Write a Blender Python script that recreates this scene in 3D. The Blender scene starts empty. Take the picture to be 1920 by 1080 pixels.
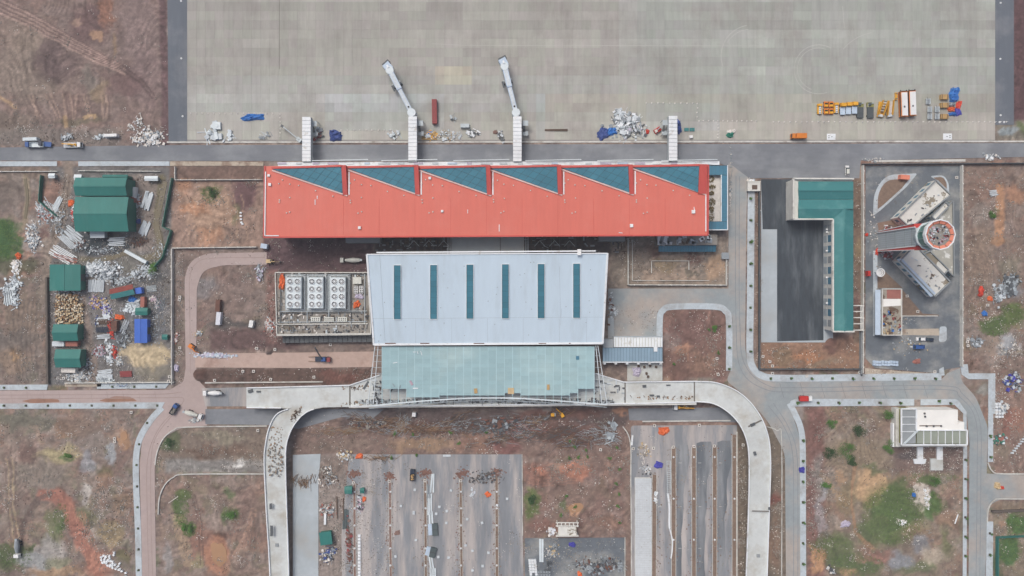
import bpy, math, random
import numpy as np

random.seed(7)
SC = bpy.context.scene
COL = SC.collection

# ------------------------------------------------------------------ survey frame
S = 0.27           # metres on the ground per survey unit
ALT = 350.0        # camera height in metres


def at(x, y, z=0.0):
    """World point of a survey position (x east, y south) for a feature that is z metres high."""
    k = S * (ALT - z) / ALT
    return ((x - 960.0) * k, (540.0 - y) * k, z)


# ------------------------------------------------------------------ camera
cam_data = bpy.data.cameras.new('camera')
cam_data.sensor_width = 36.0
cam_data.lens = 18.0 / (960.0 * S / ALT)
cam_data.clip_start = 1.0
cam_data.clip_end = 20000.0
cam = bpy.data.objects.new('camera', cam_data)
cam.location = (0.0, 0.0, ALT)
COL.objects.link(cam)
SC.camera = cam

# ------------------------------------------------------------------ sky and sun
SUN_EL, SUN_AZ = math.radians(58), math.radians(-35)      # azimuth from north, towards west
world = bpy.data.worlds.new('World')
SC.world = world
world.use_nodes = True
wn = world.node_tree.nodes
wl = world.node_tree.links
sky = wn.new('ShaderNodeTexSky')
sky.sky_type = 'NISHITA'
sky.sun_disc = False
sky.sun_elevation = SUN_EL
sky.sun_rotation = SUN_AZ
sky.air_density = 0.7
sky.dust_density = 6.0
sky.ozone_density = 0.6
wn['Background'].inputs['Strength'].default_value = 0.12
wl.new(sky.outputs['Color'], wn['Background'].inputs['Color'])
sun_data = bpy.data.lights.new('sun', 'SUN')
sun_data.energy = 1.5
sun_data.angle = math.radians(24)
sun_data.color = (1.0, 0.995, 0.985)
sun = bpy.data.objects.new('sun', sun_data)
sun.rotation_euler = (math.pi / 2 - SUN_EL, 0, math.pi - SUN_AZ)
COL.objects.link(sun)
SC.view_settings.view_transform = 'Standard'
SC.view_settings.look = 'None'
SC.view_settings.gamma = 1.0
SC.view_settings.use_curve_mapping = False
SC.view_settings.exposure = 0.07
SC.cycles.max_bounces = 6


# ------------------------------------------------------------------ colours and materials
def lin(hexs):
    h = hexs.lstrip('#')
    out = []
    for i in (0, 2, 4):
        c = int(h[i:i + 2], 16) / 255.0
        out.append(c / 12.92 if c <= 0.04045 else ((c + 0.055) / 1.055) ** 2.4)
    return out


MATS = {}


def M(name, hexs, rough=0.8, var=0.10, scale=0.5, hex2=None, s2=0.05, t2=(0.5, 0.62), stretch=(1, 1, 1),
      metal=0.0, rnd=0.0, bump=0.0, attr=False, speck=0.0, aniso=False, var2=0.08, scale2=0.06, spec=0.35):
    m = bpy.data.materials.new(name)
    m.use_nodes = True
    N, L = m.node_tree.nodes, m.node_tree.links
    b = N['Principled BSDF']
    b.inputs['Roughness'].default_value = rough
    b.inputs['Metallic'].default_value = metal
    b.inputs['Specular IOR Level'].default_value = spec
    geo = N.new('ShaderNodeNewGeometry')
    mp = N.new('ShaderNodeMapping')
    mp.inputs['Scale'].default_value = stretch
    L.new(geo.outputs['Position'], mp.inputs['Vector'])

    def noise(sc, det, straight=False):
        n = N.new('ShaderNodeTexNoise')
        n.inputs['Scale'].default_value = sc
        n.inputs['Detail'].default_value = det
        n.inputs['Roughness'].default_value = 0.65
        L.new((geo.outputs['Position'] if straight else mp.outputs['Vector']), n.inputs['Vector'])
        return n.outputs['Fac']

    def mrange(src, a0, a1, b0, b1):
        r = N.new('ShaderNodeMapRange')
        for k, v in zip((1, 2, 3, 4), (a0, a1, b0, b1)):
            r.inputs[k].default_value = v
        L.new(src, r.inputs[0])
        return r.outputs[0]

    def mul(a, bb):
        x = N.new('ShaderNodeMath')
        x.operation = 'MULTIPLY'
        L.new(a, x.inputs[0])
        L.new(bb, x.inputs[1])
        return x.outputs[0]

    if attr:
        a = N.new('ShaderNodeAttribute')
        a.attribute_name = 'Col'
        colour = a.outputs['Color']
    else:
        c = N.new('ShaderNodeRGB')
        c.outputs[0].default_value = (*lin(hexs), 1)
        colour = c.outputs[0]
    if hex2:
        mx = N.new('ShaderNodeMix')
        mx.data_type = 'RGBA'
        L.new(mrange(noise(s2, 5, not aniso), t2[0], t2[1], 0, 1), mx.inputs[0])
        L.new(colour, mx.inputs[6])
        mx.inputs[7].default_value = (*lin(hex2), 1)
        colour = mx.outputs[2]
    fine = noise(scale, 7)
    val = mrange(fine, 0.28, 0.72, 1 - var, 1 + var)
    val = mul(val, mrange(noise(scale2, 3), 0.3, 0.7, 1 - var2, 1 + var2))
    if rnd:
        oi = N.new('ShaderNodeObjectInfo')
        val = mul(val, mrange(oi.outputs['Random'], 0, 1, 1 - rnd, 1 + rnd))
    if speck:
        vo = N.new('ShaderNodeTexVoronoi')
        vo.inputs['Scale'].default_value = 0.42
        L.new(geo.outputs['Position'], vo.inputs['Vector'])
        val = mul(val, mrange(vo.outputs['Distance'], 0.10, 0.22, 1 + speck, 1.0))
    hv = N.new('ShaderNodeVectorMath')
    hv.operation = 'SCALE'
    L.new(colour, hv.inputs[0])
    L.new(val, hv.inputs['Scale'])
    L.new(hv.outputs[0], b.inputs['Base Color'])
    if bump:
        bp = N.new('ShaderNodeBump')
        bp.inputs['Strength'].default_value = bump
        bp.inputs['Distance'].default_value = 0.25
        L.new(fine, bp.inputs['Height'])
        L.new(bp.outputs[0], b.inputs['Normal'])
    MATS[name] = m
    return m


M('soil', '#80706a', 0.95, 0.19, 0.6, attr=True, bump=0.9, speck=0.16, var2=0.10, scale2=0.12, spec=0.15)
M('apron', '#a7a39c', 0.9, 0.10, 0.55, attr=True, stretch=(1, 0.12, 1), var2=0.07, scale2=0.10, spec=0.2, hex2='#8e8a84', s2=0.04, t2=(0.47, 0.80))
M('joint', '#8f8d89', 0.95, 0.1)
M('asphalt_new', '#3f464c', 0.85, 0.24, 0.5, hex2='#6a7074', s2=0.12, t2=(0.50, 0.74), aniso=True, stretch=(1, 0.18, 1), spec=0.25)
M('asphalt_shoulder', '#636a72', 0.85, 0.08, 0.5, hex2='#85878a', s2=0.04, t2=(0.5, 0.8), stretch=(1, 0.1, 1), spec=0.25)
M('asphalt_service', '#777b80', 0.9, 0.09, 0.4, hex2='#8f9396', s2=0.03, t2=(0.46, 0.66), stretch=(0.3, 1, 1), spec=0.2)
M('asphalt_east', '#90989a', 0.9, 0.09, 0.4, hex2='#a79f97', s2=0.045, t2=(0.42, 0.64), spec=0.2)
M('asphalt_lot', '#82868a', 0.9, 0.13, 0.4, hex2='#aba5a1', s2=0.13, t2=(0.44, 0.62), aniso=True, stretch=(1, 0.15, 1), spec=0.2)
M('asphalt_tower', '#666d73', 0.85, 0.14, 0.4, hex2='#92938f', s2=0.06, t2=(0.48, 0.68), spec=0.25)
M('dust_road', '#ae9f9b', 0.95, 0.07, 0.35, hex2='#a0918b', s2=0.03, t2=(0.45, 0.68), spec=0.15)
M('dirt_track', '#b39e93', 0.95, 0.10, 0.35, hex2='#95796d', s2=0.05, t2=(0.52, 0.68), spec=0.1, bump=0.4)
M('concrete_pale', '#a8b1b5', 0.9, 0.07, 0.4, hex2='#a3a5a3', s2=0.05, t2=(0.5, 0.7), spec=0.2)
M('pavement', '#b3bdc2', 0.9, 0.14, 0.7, hex2='#9b9c9b', s2=0.08, t2=(0.52, 0.7), spec=0.2)
M('pavement_beige', '#b3a898', 0.9, 0.12, 0.6, hex2='#8d7c6e', s2=0.12, t2=(0.5, 0.62), spec=0.2)
M('kerb', '#c3c3bd', 0.9, 0.10, 0.7, hex2='#928b82', s2=0.15, t2=(0.5, 0.68))
M('deck', '#c3c8c6', 0.9, 0.07, 0.5, hex2='#aaa79d', s2=0.09, t2=(0.47, 0.72), spec=0.2)
M('deck_joint', '#6e6a63', 0.9)
M('wall_plaster', '#cfcfc8', 0.85, 0.08, 0.4, hex2='#9f9d96', s2=0.12, t2=(0.54, 0.72))
M('wall_grey', '#8b9193', 0.85, 0.08, 0.4)
M('roof_red', '#cd6d5e', 0.6, 0.045, 0.5, hex2='#cf7769', s2=0.06, t2=(0.5, 0.8), aniso=False, stretch=(1, 0.12, 1), var2=0.03, scale2=0.06, spec=0.3)
M('roof_red_dark', '#bd5049', 0.6, 0.04, 0.4)
M('roof_light', '#c2d3de', 0.55, 0.03, 0.5, hex2='#b4c3cb', s2=0.10, t2=(0.52, 0.78), aniso=True, stretch=(1, 0.12, 1), var2=0.03, scale2=0.08, spec=0.3)
M('trim_white', '#dfe4e6', 0.6, 0.05, 0.4, hex2='#b9b6ae', s2=0.3, t2=(0.58, 0.72))
M('glass_teal', '#427a8b', 0.35, 0.06, 0.3, rnd=0.09, spec=0.4)
M('glass_slate', '#46798f', 0.4, 0.05, 0.2, rnd=0.04, spec=0.4)
M('glass_aqua', '#98b6ba', 0.35, 0.05, 0.3, rnd=0.06, hex2='#a7bfbf', s2=0.05, t2=(0.45, 0.7), var2=0.05, scale2=0.03, spec=0.4)
M('glass_dark', '#2d3c44', 0.25, 0.05, 0.2, spec=0.5)
M('glass_green', '#2f6f66', 0.3, 0.12, 0.3, spec=0.5)
M('frame_dark', '#3c5c68', 0.5, 0.05, 0.4)
M('steel', '#aab4b8', 0.5, 0.08, 0.5, metal=0.2)
M('steel_pale', '#ccd6d9', 0.5, 0.06, 0.5)
M('steel_dark', '#54595c', 0.6, 0.10, 0.5)
M('roof_green', '#2c716a', 0.55, 0.06, 0.7, hex2='#4a8078', s2=0.16, t2=(0.52, 0.8), aniso=True, stretch=(1, 0.15, 1), var2=0.06, scale2=0.1, rnd=0.05, spec=0.3)
M('roof_green_cap', '#2d6d60', 0.55, 0.05, 0.4)
M('roof_teal', '#3b7a7b', 0.55, 0.05, 0.6, hex2='#5a8f8e', s2=0.12, t2=(0.54, 0.8), var2=0.03, scale2=0.05, spec=0.3)
M('roof_blue', '#3f68bd', 0.55, 0.04, 0.4)
M('roof_rust', '#7d3f37', 0.8, 0.2, 0.5)
M('tarp_orange', '#d96c3c', 0.6, 0.12, 0.6)
M('tarp_blue', '#2f6db4', 0.6, 0.14, 0.6)
M('tarp_navy', '#3a4d86', 0.6, 0.16, 0.6)
M('tarp_purple', '#4444a0', 0.6, 0.16, 0.6)
M('tarp_white', '#cfd3da', 0.6, 0.12, 0.6)
M('tarp_mauve', '#b9b3c4', 0.7, 0.14, 0.6)
M('tarp_red', '#c8432f', 0.6, 0.16, 0.6)
M('tarp_green', '#2f7a68', 0.6, 0.14, 0.6)
M('paint_white', '#dcdedd', 0.5, 0.05, 0.5)
M('paint_offwhite', '#c9cbc2', 0.6, 0.08, 0.5)
M('paint_yellow', '#d9a02b', 0.5, 0.08, 0.6)
M('paint_orange', '#cf7a2a', 0.5, 0.08, 0.6)
M('paint_red', '#b8322c', 0.5, 0.08, 0.6)
M('paint_brick', '#8a3f3f', 0.6, 0.10, 0.6)
M('paint_blue', '#2f5590', 0.5, 0.10, 0.6)
M('paint_navy', '#2b3444', 0.4, 0.08, 0.6)
M('paint_olive', '#8b8a52', 0.6, 0.12, 0.6)
M('paint_slate', '#4c5758', 0.6, 0.12, 0.6)
M('paint_pale_blue', '#b3c4d4', 0.5, 0.08, 0.5)
M('rubber', '#26272a', 0.9, 0.1)
M('wood', '#b39463', 0.85, 0.15, 0.6)
M('wood_dark', '#5f5045', 0.9, 0.2, 0.6)
M('timber', '#8c7258', 0.9, 0.2, 0.6)
M('rust', '#6a4d42', 0.9, 0.2, 0.6)
M('scrap_white', '#c3cbcf', 0.8, 0.15, 0.8)
M('scrap_grey', '#8d959a', 0.8, 0.15, 0.8)
M('scrap_dark', '#4a4b4e', 0.85, 0.15, 0.8)
M('scrap_pink', '#b09aa6', 0.8, 0.15, 0.8)
M('stone_white', '#d3cfc8', 0.9, 0.12, 0.8)
M('stone_grey', '#8d8880', 0.9, 0.15, 0.8)
M('insulation', '#bfa983', 0.85, 0.15, 0.8)
M('roof_plaster', '#d2d2cb', 0.9, 0.07, 0.5, hex2='#8b8373', s2=0.11, t2=(0.565, 0.585), spec=0.2)
M('roof_concrete', '#8b8780', 0.9, 0.10, 0.6, hex2='#6e685f', s2=0.12, t2=(0.54, 0.62))
M('roof_white', '#e4e4de', 0.8, 0.03, 0.4, hex2='#c9c1b0', s2=0.10, t2=(0.6, 0.75))
M('roof_dirty', '#9b9588', 0.9, 0.25, 0.5, hex2='#5f4c3d', s2=0.25, t2=(0.48, 0.56))
M('tile_red', '#9c675c', 0.9, 0.12, 0.6)
M('clay_bed', '#7c6a5c', 0.95, 0.22, 0.6, bump=0.5)
M('pit_soil', '#4d463f', 0.95, 0.15, 0.8)
M('mud_wet', '#94705c', 0.35, 0.08, 0.3, spec=0.4)
M('shaft_grey', '#aeb8bd', 0.6, 0.04, 0.4)
M('fin_red', '#c4453d', 0.6, 0.06, 0.4)
M('rafter_pale', '#b2cdd1', 0.5, 0.05, 0.4)
M('drum_a', '#b5a283', 0.9, 0.15, 0.6, rnd=0.25)
M('drum_b', '#8b6f52', 0.9, 0.15, 0.6, rnd=0.3)
M('drum_c', '#c2b7a2', 0.9, 0.15, 0.6, rnd=0.25)
M('earth_dark', '#5d5650', 0.95, 0.2, 0.5)
M('fan_white', '#e3e8ea', 0.5, 0.04, 0.4)
M('roof_podium', '#a3a298', 0.9, 0.1, 0.5, hex2='#cfd0ca', s2=0.12, t2=(0.56, 0.6))
M('paver_pale', '#c0c6c9', 0.9, 0.10, 0.6)
M('clay_mound', '#7d5f54', 0.95, 0.2, 0.6)
M('asphalt_lane', '#646a6f', 0.9, 0.14, 0.5, hex2='#8b8e90', s2=0.10, t2=(0.44, 0.64), aniso=True, stretch=(1, 0.15, 1), spec=0.2)
M('road_crack', '#7c8081', 0.95, 0.1)
M('road_wear', '#868b8d', 0.95, 0.12, 0.5)
M('dust_wear', '#9c8c86', 0.95, 0.1, 0.5)
M('flash_pink', '#d3b9b2', 0.7, 0.08, 0.5)
M('tile_orange', '#cf8068', 0.7, 0.06, 0.5)
M('glass_pergola', '#8d9488', 0.4, 0.06, 0.3, rnd=0.05)
M('glass_lean', '#8aa3b3', 0.4, 0.05, 0.3, rnd=0.06)
M('clay_red', '#826a61', 0.95, 0.16, 0.5, bump=0.4)
M('leaf', '#4b7030', 0.8, 0.25, 1.5, rnd=0.15)
M('leaf_dark', '#34502a', 0.8, 0.25, 1.5, rnd=0.15)
M('grass_blade', '#5a7139', 0.9, 0.25, 0.6)
M('bark', '#5f5146', 0.9, 0.15)
M('planter_green', '#6b5f3c', 0.9, 0.3, 1.0)
M('water', '#6d6550', 0.12, 0.05, 0.3, spec=0.5)
M('water_orange', '#a58263', 0.25, 0.06, 0.2, spec=0.5)
M('tyre_mark', '#b4b4ae', 0.95, 0.06)
M('seam_red', '#b84a3a', 0.7, 0.03)
M('seam_light', '#a9b7c0', 0.7, 0.03)


# ------------------------------------------------------------------ mesh building
BASE = {}


class MB:
    def __init__(self):
        self.v, self.f, self.mi, self.cur = [], [], [], 0

    def face(self, *idx):
        self.f.append(tuple(idx))
        self.mi.append(self.cur)

    def hexa(self, b, t):
        n = len(self.v)
        k = len(b)
        self.v += list(b) + list(t)
        self.face(*[n + i for i in range(k - 1, -1, -1)])
        self.face(*[n + k + i for i in range(k)])
        for i in range(k):
            j = (i + 1) % k
            self.face(n + i, n + j, n + k + j, n + k + i)
        return self

    def box(self, cx, cy, cz, sx, sy, sz, rz=0.0, tilt=0.0):
        c, s = math.cos(rz), math.sin(rz)
        b, t = [], []
        for x, y in ((-1, -1), (1, -1), (1, 1), (-1, 1)):
            lx, ly = x * sx / 2, y * sy / 2
            p = (cx + lx * c - ly * s, cy + lx * s + ly * c)
            dz = tilt * x * sx / 2
            b.append((p[0], p[1], cz - sz / 2 + dz))
            t.append((p[0], p[1], cz + sz / 2 + dz))
        return self.hexa(b, t)

    def prism(self, pts, z0, z1):
        a = sum(p[0] * q[1] - q[0] * p[1] for p, q in zip(pts, pts[1:] + pts[:1]))
        if a < 0:
            pts = pts[::-1]
        return self.hexa([(p[0], p[1], z0) for p in pts], [(p[0], p[1], z1) for p in pts])

    def plate(self, pts3, th):
        """slab of thickness th hanging below a (possibly sloping) outline of 3D points"""
        a = sum(p[0] * q[1] - q[0] * p[1] for p, q in zip(pts3, pts3[1:] + pts3[:1]))
        if a < 0:
            pts3 = pts3[::-1]
        return self.hexa([(p[0], p[1], p[2] - th) for p in pts3], list(pts3))

    def cyl(self, x, y, z0, z1, r0, r1=None, n=10):
        r1 = r0 if r1 is None else r1
        A = [2 * math.pi * (i + 0.5) / n for i in range(n)]
        return self.hexa([(x + r0 * math.cos(a), y + r0 * math.sin(a), z0) for a in A],
                         [(x + r1 * math.cos(a), y + r1 * math.sin(a), z1) for a in A])

    def ring(self, x, y, z0, z1, ri, ro, n=16):
        k = len(self.v)
        for i in range(n):
            a = 2 * math.pi * i / n
            c, s = math.cos(a), math.sin(a)
            self.v += [(x + ri * c, y + ri * s, z0), (x + ro * c, y + ro * s, z0), (x + ro * c, y + ro * s, z1), (x + ri * c, y + ri * s, z1)]
        for i in range(n):
            a, b = k + 4 * i, k + 4 * ((i + 1) % n)
            for p in range(4):
                q = (p + 1) % 4
                self.face(a + p, a + q, b + q, b + p)
        return self

    def bar(self, p, q, w, h=None):
        """rectangular beam between two 3D points"""
        h = w if h is None else h
        d = np.array(q, float) - np.array(p, float)
        l = np.linalg.norm(d)
        if l < 1e-6:
            return self
        d /= l
        up = np.array((0, 0, 1.0)) if abs(d[2]) < 0.95 else np.array((1.0, 0, 0))
        s = np.cross(d, up)
        s /= np.linalg.norm(s)
        u = np.cross(s, d)
        cs = [s * w / 2 * a + u * h / 2 * b for a, b in ((-1, -1), (1, -1), (1, 1), (-1, 1))]
        return self.hexa([tuple(np.array(p) + c) for c in cs], [tuple(np.array(q) + c) for c in cs])

    def tube(self, p, q, r, n=8):
        d = np.array(q, float) - np.array(p, float)
        d /= np.linalg.norm(d)
        up = np.array((0, 0, 1.0)) if abs(d[2]) < 0.95 else np.array((1.0, 0, 0))
        s = np.cross(d, up)
        s /= np.linalg.norm(s)
        u = np.cross(s, d)
        A = [2 * math.pi * i / n for i in range(n)]
        cs = [s * r * math.cos(a) + u * r * math.sin(a) for a in A]
        return self.hexa([tuple(np.array(p) + c) for c in cs], [tuple(np.array(q) + c) for c in cs])

    def lump(self, x, y, z, r, rg=random, flat=0.7):
        """irregular chunk"""
        a = rg.uniform(0, 6.28)
        b, t = [], []
        for i in range(5):
            aa = a + 1.2566 * i
            k = r * rg.uniform(0.6, 1.1)
            b.append((x + k * math.cos(aa), y + k * math.sin(aa), z))
            k *= rg.uniform(0.45, 0.9)
            t.append((x + k * math.cos(aa), y + k * math.sin(aa), z + r * flat * rg.uniform(0.6, 1.3)))
        return self.hexa(b, t)

    def leafq(self, x, y, z, r, rg=random):
        n = len(self.v)
        a, b = rg.uniform(0, 6.28), rg.uniform(-0.7, 0.7)
        c, s = math.cos(a) * r, math.sin(a) * r
        self.v += [(x - c, y - s, z - r * b * 0.4), (x + s * 0.5, y - c * 0.5, z + r * 0.2 * b), (x + c, y + s, z + r * b * 0.5), (x - s * 0.5, y + c * 0.5, z)]
        self.face(n, n + 1, n + 2, n + 3)
        return self

    def build(self, name, mat, parent=None, world=True):
        me = bpy.data.meshes.new(name)
        v = self.v
        if parent is not None and world:
            bx, by, bz = BASE[parent.name]
            v = [(p[0] - bx, p[1] - by, p[2] - bz) for p in v]
        me.from_pydata(v, [], self.f)
        mats = mat if isinstance(mat, (list, tuple)) else [mat]
        for mm in mats:
            me.materials.append(MATS[mm])
        if len(mats) > 1:
            me.polygons.foreach_set('material_index', self.mi)
        o = bpy.data.objects.new(name, me)
        COL.objects.link(o)
        if parent is not None:
            o.parent = parent
            BASE[o.name] = BASE[parent.name]
        return o


def tag(o, label, cat, group=None, kind=None):
    o['label'] = label
    o['category'] = cat
    if group:
        o['group'] = group
    if kind:
        o['kind'] = kind
    return o


def thing(name, label, cat, loc=(0, 0, 0), rz=0.0, group=None):
    o = bpy.data.objects.new(name, None)
    o.empty_display_size = 0.5
    COL.objects.link(o)
    o.location = loc
    o.rotation_euler = (0, 0, rz)
    BASE[o.name] = tuple(loc)
    return tag(o, label, cat, group)


def recentre(mb):
    a = np.array(mb.v)
    c = ((a[:, 0].min() + a[:, 0].max()) / 2, (a[:, 1].min() + a[:, 1].max()) / 2, a[:, 2].min())
    mb.v = [tuple(p) for p in (a - np.array(c))]
    return c


def single(mb, name, mat, label, cat, group=None, kind=None):
    """a thing that is one mesh: origin at the middle of its base"""
    c = recentre(mb)
    o = mb.build(name, mat)
    o.location = c
    return tag(o, label, cat, group, kind)


def copy_tree(root, loc, rz=0.0, label=None, group=None):
    def cp(o, par):
        c = o.copy()
        COL.objects.link(c)
        if par is not None:
            c.parent = par
        for ch in o.children:
            cp(ch, c)
        return c
    r = cp(root, None)
    r.location = loc
    r.rotation_euler = (0, 0, rz)
    if label:
        r['label'] = label
    if group:
        r['group'] = group
    return r


def rounded(pts):
    """outline with (x, y, r) corners rounded"""
    out = []
    n = len(pts)
    for i, p in enumerate(pts):
        if len(p) < 3 or p[2] <= 0:
            out.append((p[0], p[1]))
            continue
        a, b = np.array(pts[i - 1][:2], float), np.array(pts[(i + 1) % n][:2], float)
        c = np.array(p[:2], float)
        da, db = a - c, b - c
        la, lb = np.linalg.norm(da), np.linalg.norm(db)
        r = min(p[2], la * 0.49, lb * 0.49)
        p0, p1 = c + da / la * r, c + db / lb * r
        for k in range(7):
            t = k / 6
            q = (1 - t) ** 2 * p0 + 2 * t * (1 - t) * c + t * t * p1
            out.append((float(q[0]), float(q[1])))
    return out


def sheet(name, pts, z, mat, thick=0.35, parent=None, label=None):
    mb = MB().prism([at(x, y)[:2] for x, y in rounded(pts)], z - thick, z)
    o = mb.build(name, mat, parent, world=parent is not None)
    if parent is None:
        o['kind'] = 'structure'
        if label:
            o['label'] = label
    return o


def band(pts, w):
    """outline of a strip of width w along a polyline (survey units)"""
    P = [np.array(p, float) for p in pts]
    l, r = [], []
    for i, p in enumerate(P):
        d = (P[min(i + 1, len(P) - 1)] - P[max(i - 1, 0)])
        d /= np.linalg.norm(d)
        n = np.array((-d[1], d[0])) * w / 2
        l.append(tuple(p + n))
        r.append(tuple(p - n))
    return l + r[::-1]


def smooth_line(pts, k=5):
    """Catmull-Rom through the points"""
    P = [np.array(p, float) for p in pts]
    P = [2 * P[0] - P[1]] + P + [2 * P[-1] - P[-2]]
    out = []
    for i in range(1, len(P) - 2):
        for j in range(k):
            t = j / k
            a, b, c, d = P[i - 1:i + 3]
            q = 0.5 * ((2 * b) + (c - a) * t + (2 * a - 5 * b + 4 * c - d) * t * t + (3 * b - a - 3 * c + d) * t ** 3)
            out.append(tuple(float(x) for x in q))
    out.append(tuple(float(x) for x in P[-2]))
    return out

# ================================================================== GROUND
def vn(x, y, seed):
    xi, yi = np.floor(x), np.floor(y)
    fx, fy = x - xi, y - yi
    fx, fy = fx * fx * (3 - 2 * fx), fy * fy * (3 - 2 * fy)

    def h(a, b):
        s = np.sin(a * 127.1 + b * 311.7 + seed * 74.7) * 43758.5453
        return s - np.floor(s)
    return (h(xi, yi) * (1 - fx) + h(xi + 1, yi) * fx) * (1 - fy) + (h(xi, yi + 1) * (1 - fx) + h(xi + 1, yi + 1) * fx) * fy


def fbm(x, y, seed, octs=4):
    t, a, n = 0, 1.0, 0
    for o in range(octs):
        t = t + a * vn(x * 2 ** o, y * 2 ** o, seed + o)
        n += a
        a *= 0.55
    return t / n


def axis(a, b, step, reach):
    core = list(np.arange(a, b + step * 0.5, step))
    out, d, p = [], step, b
    while p < reach:
        d *= 1.6
        p += d
        out.append(p)
    lo, d, p = [], step, a
    while p > -reach:
        d *= 1.6
        p -= d
        lo.append(p)
    return np.array(lo[::-1] + core + out)


gx = axis(-90, 2010, 2.4, 22000)
gy = axis(-90, 1170, 2.4, 22000)
X, Y = np.meshgrid(gx, gy)
n1 = fbm(X / 14, Y / 14, 1)
n2 = fbm(X / 45, Y / 45, 11)
n3 = fbm(X / 5, Y / 5, 21, 3)
WX = X + (fbm(X / 22, Y / 22, 31) - 0.5) * 34 + (n3 - 0.5) * 9
WY = Y + (fbm(X / 22, Y / 22, 41) - 0.5) * 34 + (fbm(X / 5, Y / 5, 51, 3) - 0.5) * 9
C = np.zeros(X.shape + (3,))


def mixc(mask, hexs):
    global C
    m = np.clip(mask, 0, 1)[..., None]
    C = C * (1 - m) + np.array(lin(hexs)) * m


def sst(e0, e1, v):
    t = np.clip((v - e0) / (e1 - e0), 0, 1)
    return t * t * (3 - 2 * t)


mixc(np.ones_like(X), '#7c6c64')
mixc(sst(0.45, 0.65, n2), '#8b7b6f')
mixc(sst(0.52, 0.66, n1) * 0.7, '#6b5a55')
mixc(sst(0.60, 0.72, fbm(X / 30, Y / 30, 61)) * 0.7, '#8d8680')
mixc(sst(0.60, 0.70, fbm(X / 9, Y / 9, 71)) * 0.5, '#968475')


def E(cx, cy, rx, ry, hexs, a=1.0, soft=0.45, rot=0.0, warp=1.0):
    x, y = X + (WX - X) * warp - cx, Y + (WY - Y) * warp - cy
    c, s = math.cos(math.radians(rot)), math.sin(math.radians(rot))
    d = np.sqrt(((x * c + y * s) / rx) ** 2 + ((-x * s + y * c) / ry) ** 2)
    mixc(sst(1 + soft * 0.5, 1 - soft, d) * a, hexs)


def B(x0, y0, x1, y1, hexs, a=1.0, soft=4.0, warp=0.3):
    x, y = X + (WX - X) * warp, Y + (WY - Y) * warp
    d = np.minimum(np.minimum(x - x0, x1 - x), np.minimum(y - y0, y1 - y))
    mixc(sst(-soft, soft, d) * a, hexs)


RUT = np.zeros_like(X)


def Ln(pts, w, hexs, a=1.0, warp=0.25, rut=0.0):
    global RUT
    x, y = X + (WX - X) * warp, Y + (WY - Y) * warp
    best = np.full_like(X, 1e9)
    for (ax, ay), (bx, by) in zip(pts, pts[1:]):
        vx, vy = bx - ax, by - ay
        t = np.clip(((x - ax) * vx + (y - ay) * vy) / (vx * vx + vy * vy), 0, 1)
        best = np.minimum(best, np.hypot(x - ax - t * vx, y - ay - t * vy))
    m = sst(w * 0.75, w * 0.3, best) * a
    if hexs:
        mixc(m, hexs)
    if rut:
        RUT -= rut * sst(w * 0.75, w * 0.3, best)


# --- general mottling of the open ground
zone = ((X < 505) | (X > 1508) | ((Y > 780) & (X > 980) & (X < 1185)) | ((X > 1240) & (X < 1365) & (Y > 575))).astype(float)
fld = zone * ((Y > 300) | (X < 313))
mixc(sst(0.57, 0.66, fbm(WX / 34, WY / 34, 121, 3)) * 0.5 * fld, '#a17257')
mixc(sst(0.58, 0.68, fbm(WX / 26, WY / 26, 131, 3)) * 0.55 * fld, '#754e47')
mixc(sst(0.58, 0.66, fbm(WX / 30, WY / 20, 141, 3)) * 0.55 * fld, '#96918c')
mixc(sst(0.60, 0.68, fbm(WX / 15, WY / 15, 151, 4)) * 0.55 * fld * (Y > 520), '#5a6844')
mixc(sst(0.64, 0.72, fbm(WX / 18, WY / 18, 161, 4)) * 0.4 * fld, '#a5927a')
mixc(sst(0.62, 0.70, fbm(WX / 12, WY / 12, 171, 4)) * 0.35 * fld, '#5d514a')
# --- north-west field
B(-90, -90, 313, 275, '#7b6962', 0.8, 10)
E(60, 130, 90, 70, '#84786c', 0.7)
E(50, 60, 60, 40, '#87796b', 0.5)
E(262, 60, 42, 90, '#81706c', 0.8)
E(275, 150, 35, 60, '#7d6b68', 0.7)
E(165, 45, 38, 45, '#685250', 0.85)
E(108, 120, 45, 38, '#675654', 0.75)
E(95, 105, 20, 45, '#5f504e', 0.7)
E(235, 155, 45, 22, '#6d5754', 0.8)
E(200, 22, 17, 30, '#8f5f45', 0.8)
E(182, 65, 12, 9, '#b18a68', 0.8)
E(143, 40, 9, 9, '#ab8e7a', 0.6)
E(215, 85, 6, 30, '#8d7250', 0.6)
E(165, 150, 14, 30, '#767068', 0.7)
E(185, 170, 20, 20, '#93805f', 0.5)
Ln([(303, -90), (311, 270)], 14, '#5f4a4b', 0.9)
E(20, 230, 60, 25, '#70655a', 0.7)
B(-90, 240, 230, 275, '#76706a', 0.7, 8)
E(150, 225, 50, 10, '#5d5a44', 0.6)
for k in range(8):
    o = k * 4.2 - 14
    Ln([(-60, -18 + o), (60, 38 + o * 0.9), (160, 95 + o * 0.75), (235, 133 + o * 0.45)], 3.2, '#a58c80' if k % 2 else '#6b5652', 0.75, 0.12, 0.05)
Ln([(225, 128), (262, 155), (286, 184)], 3.5, '#564745', 0.9, 0.1, 0.06)
Ln([(230, 124), (268, 150), (290, 180)], 3.0, '#564745', 0.8, 0.1, 0.06)
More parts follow.
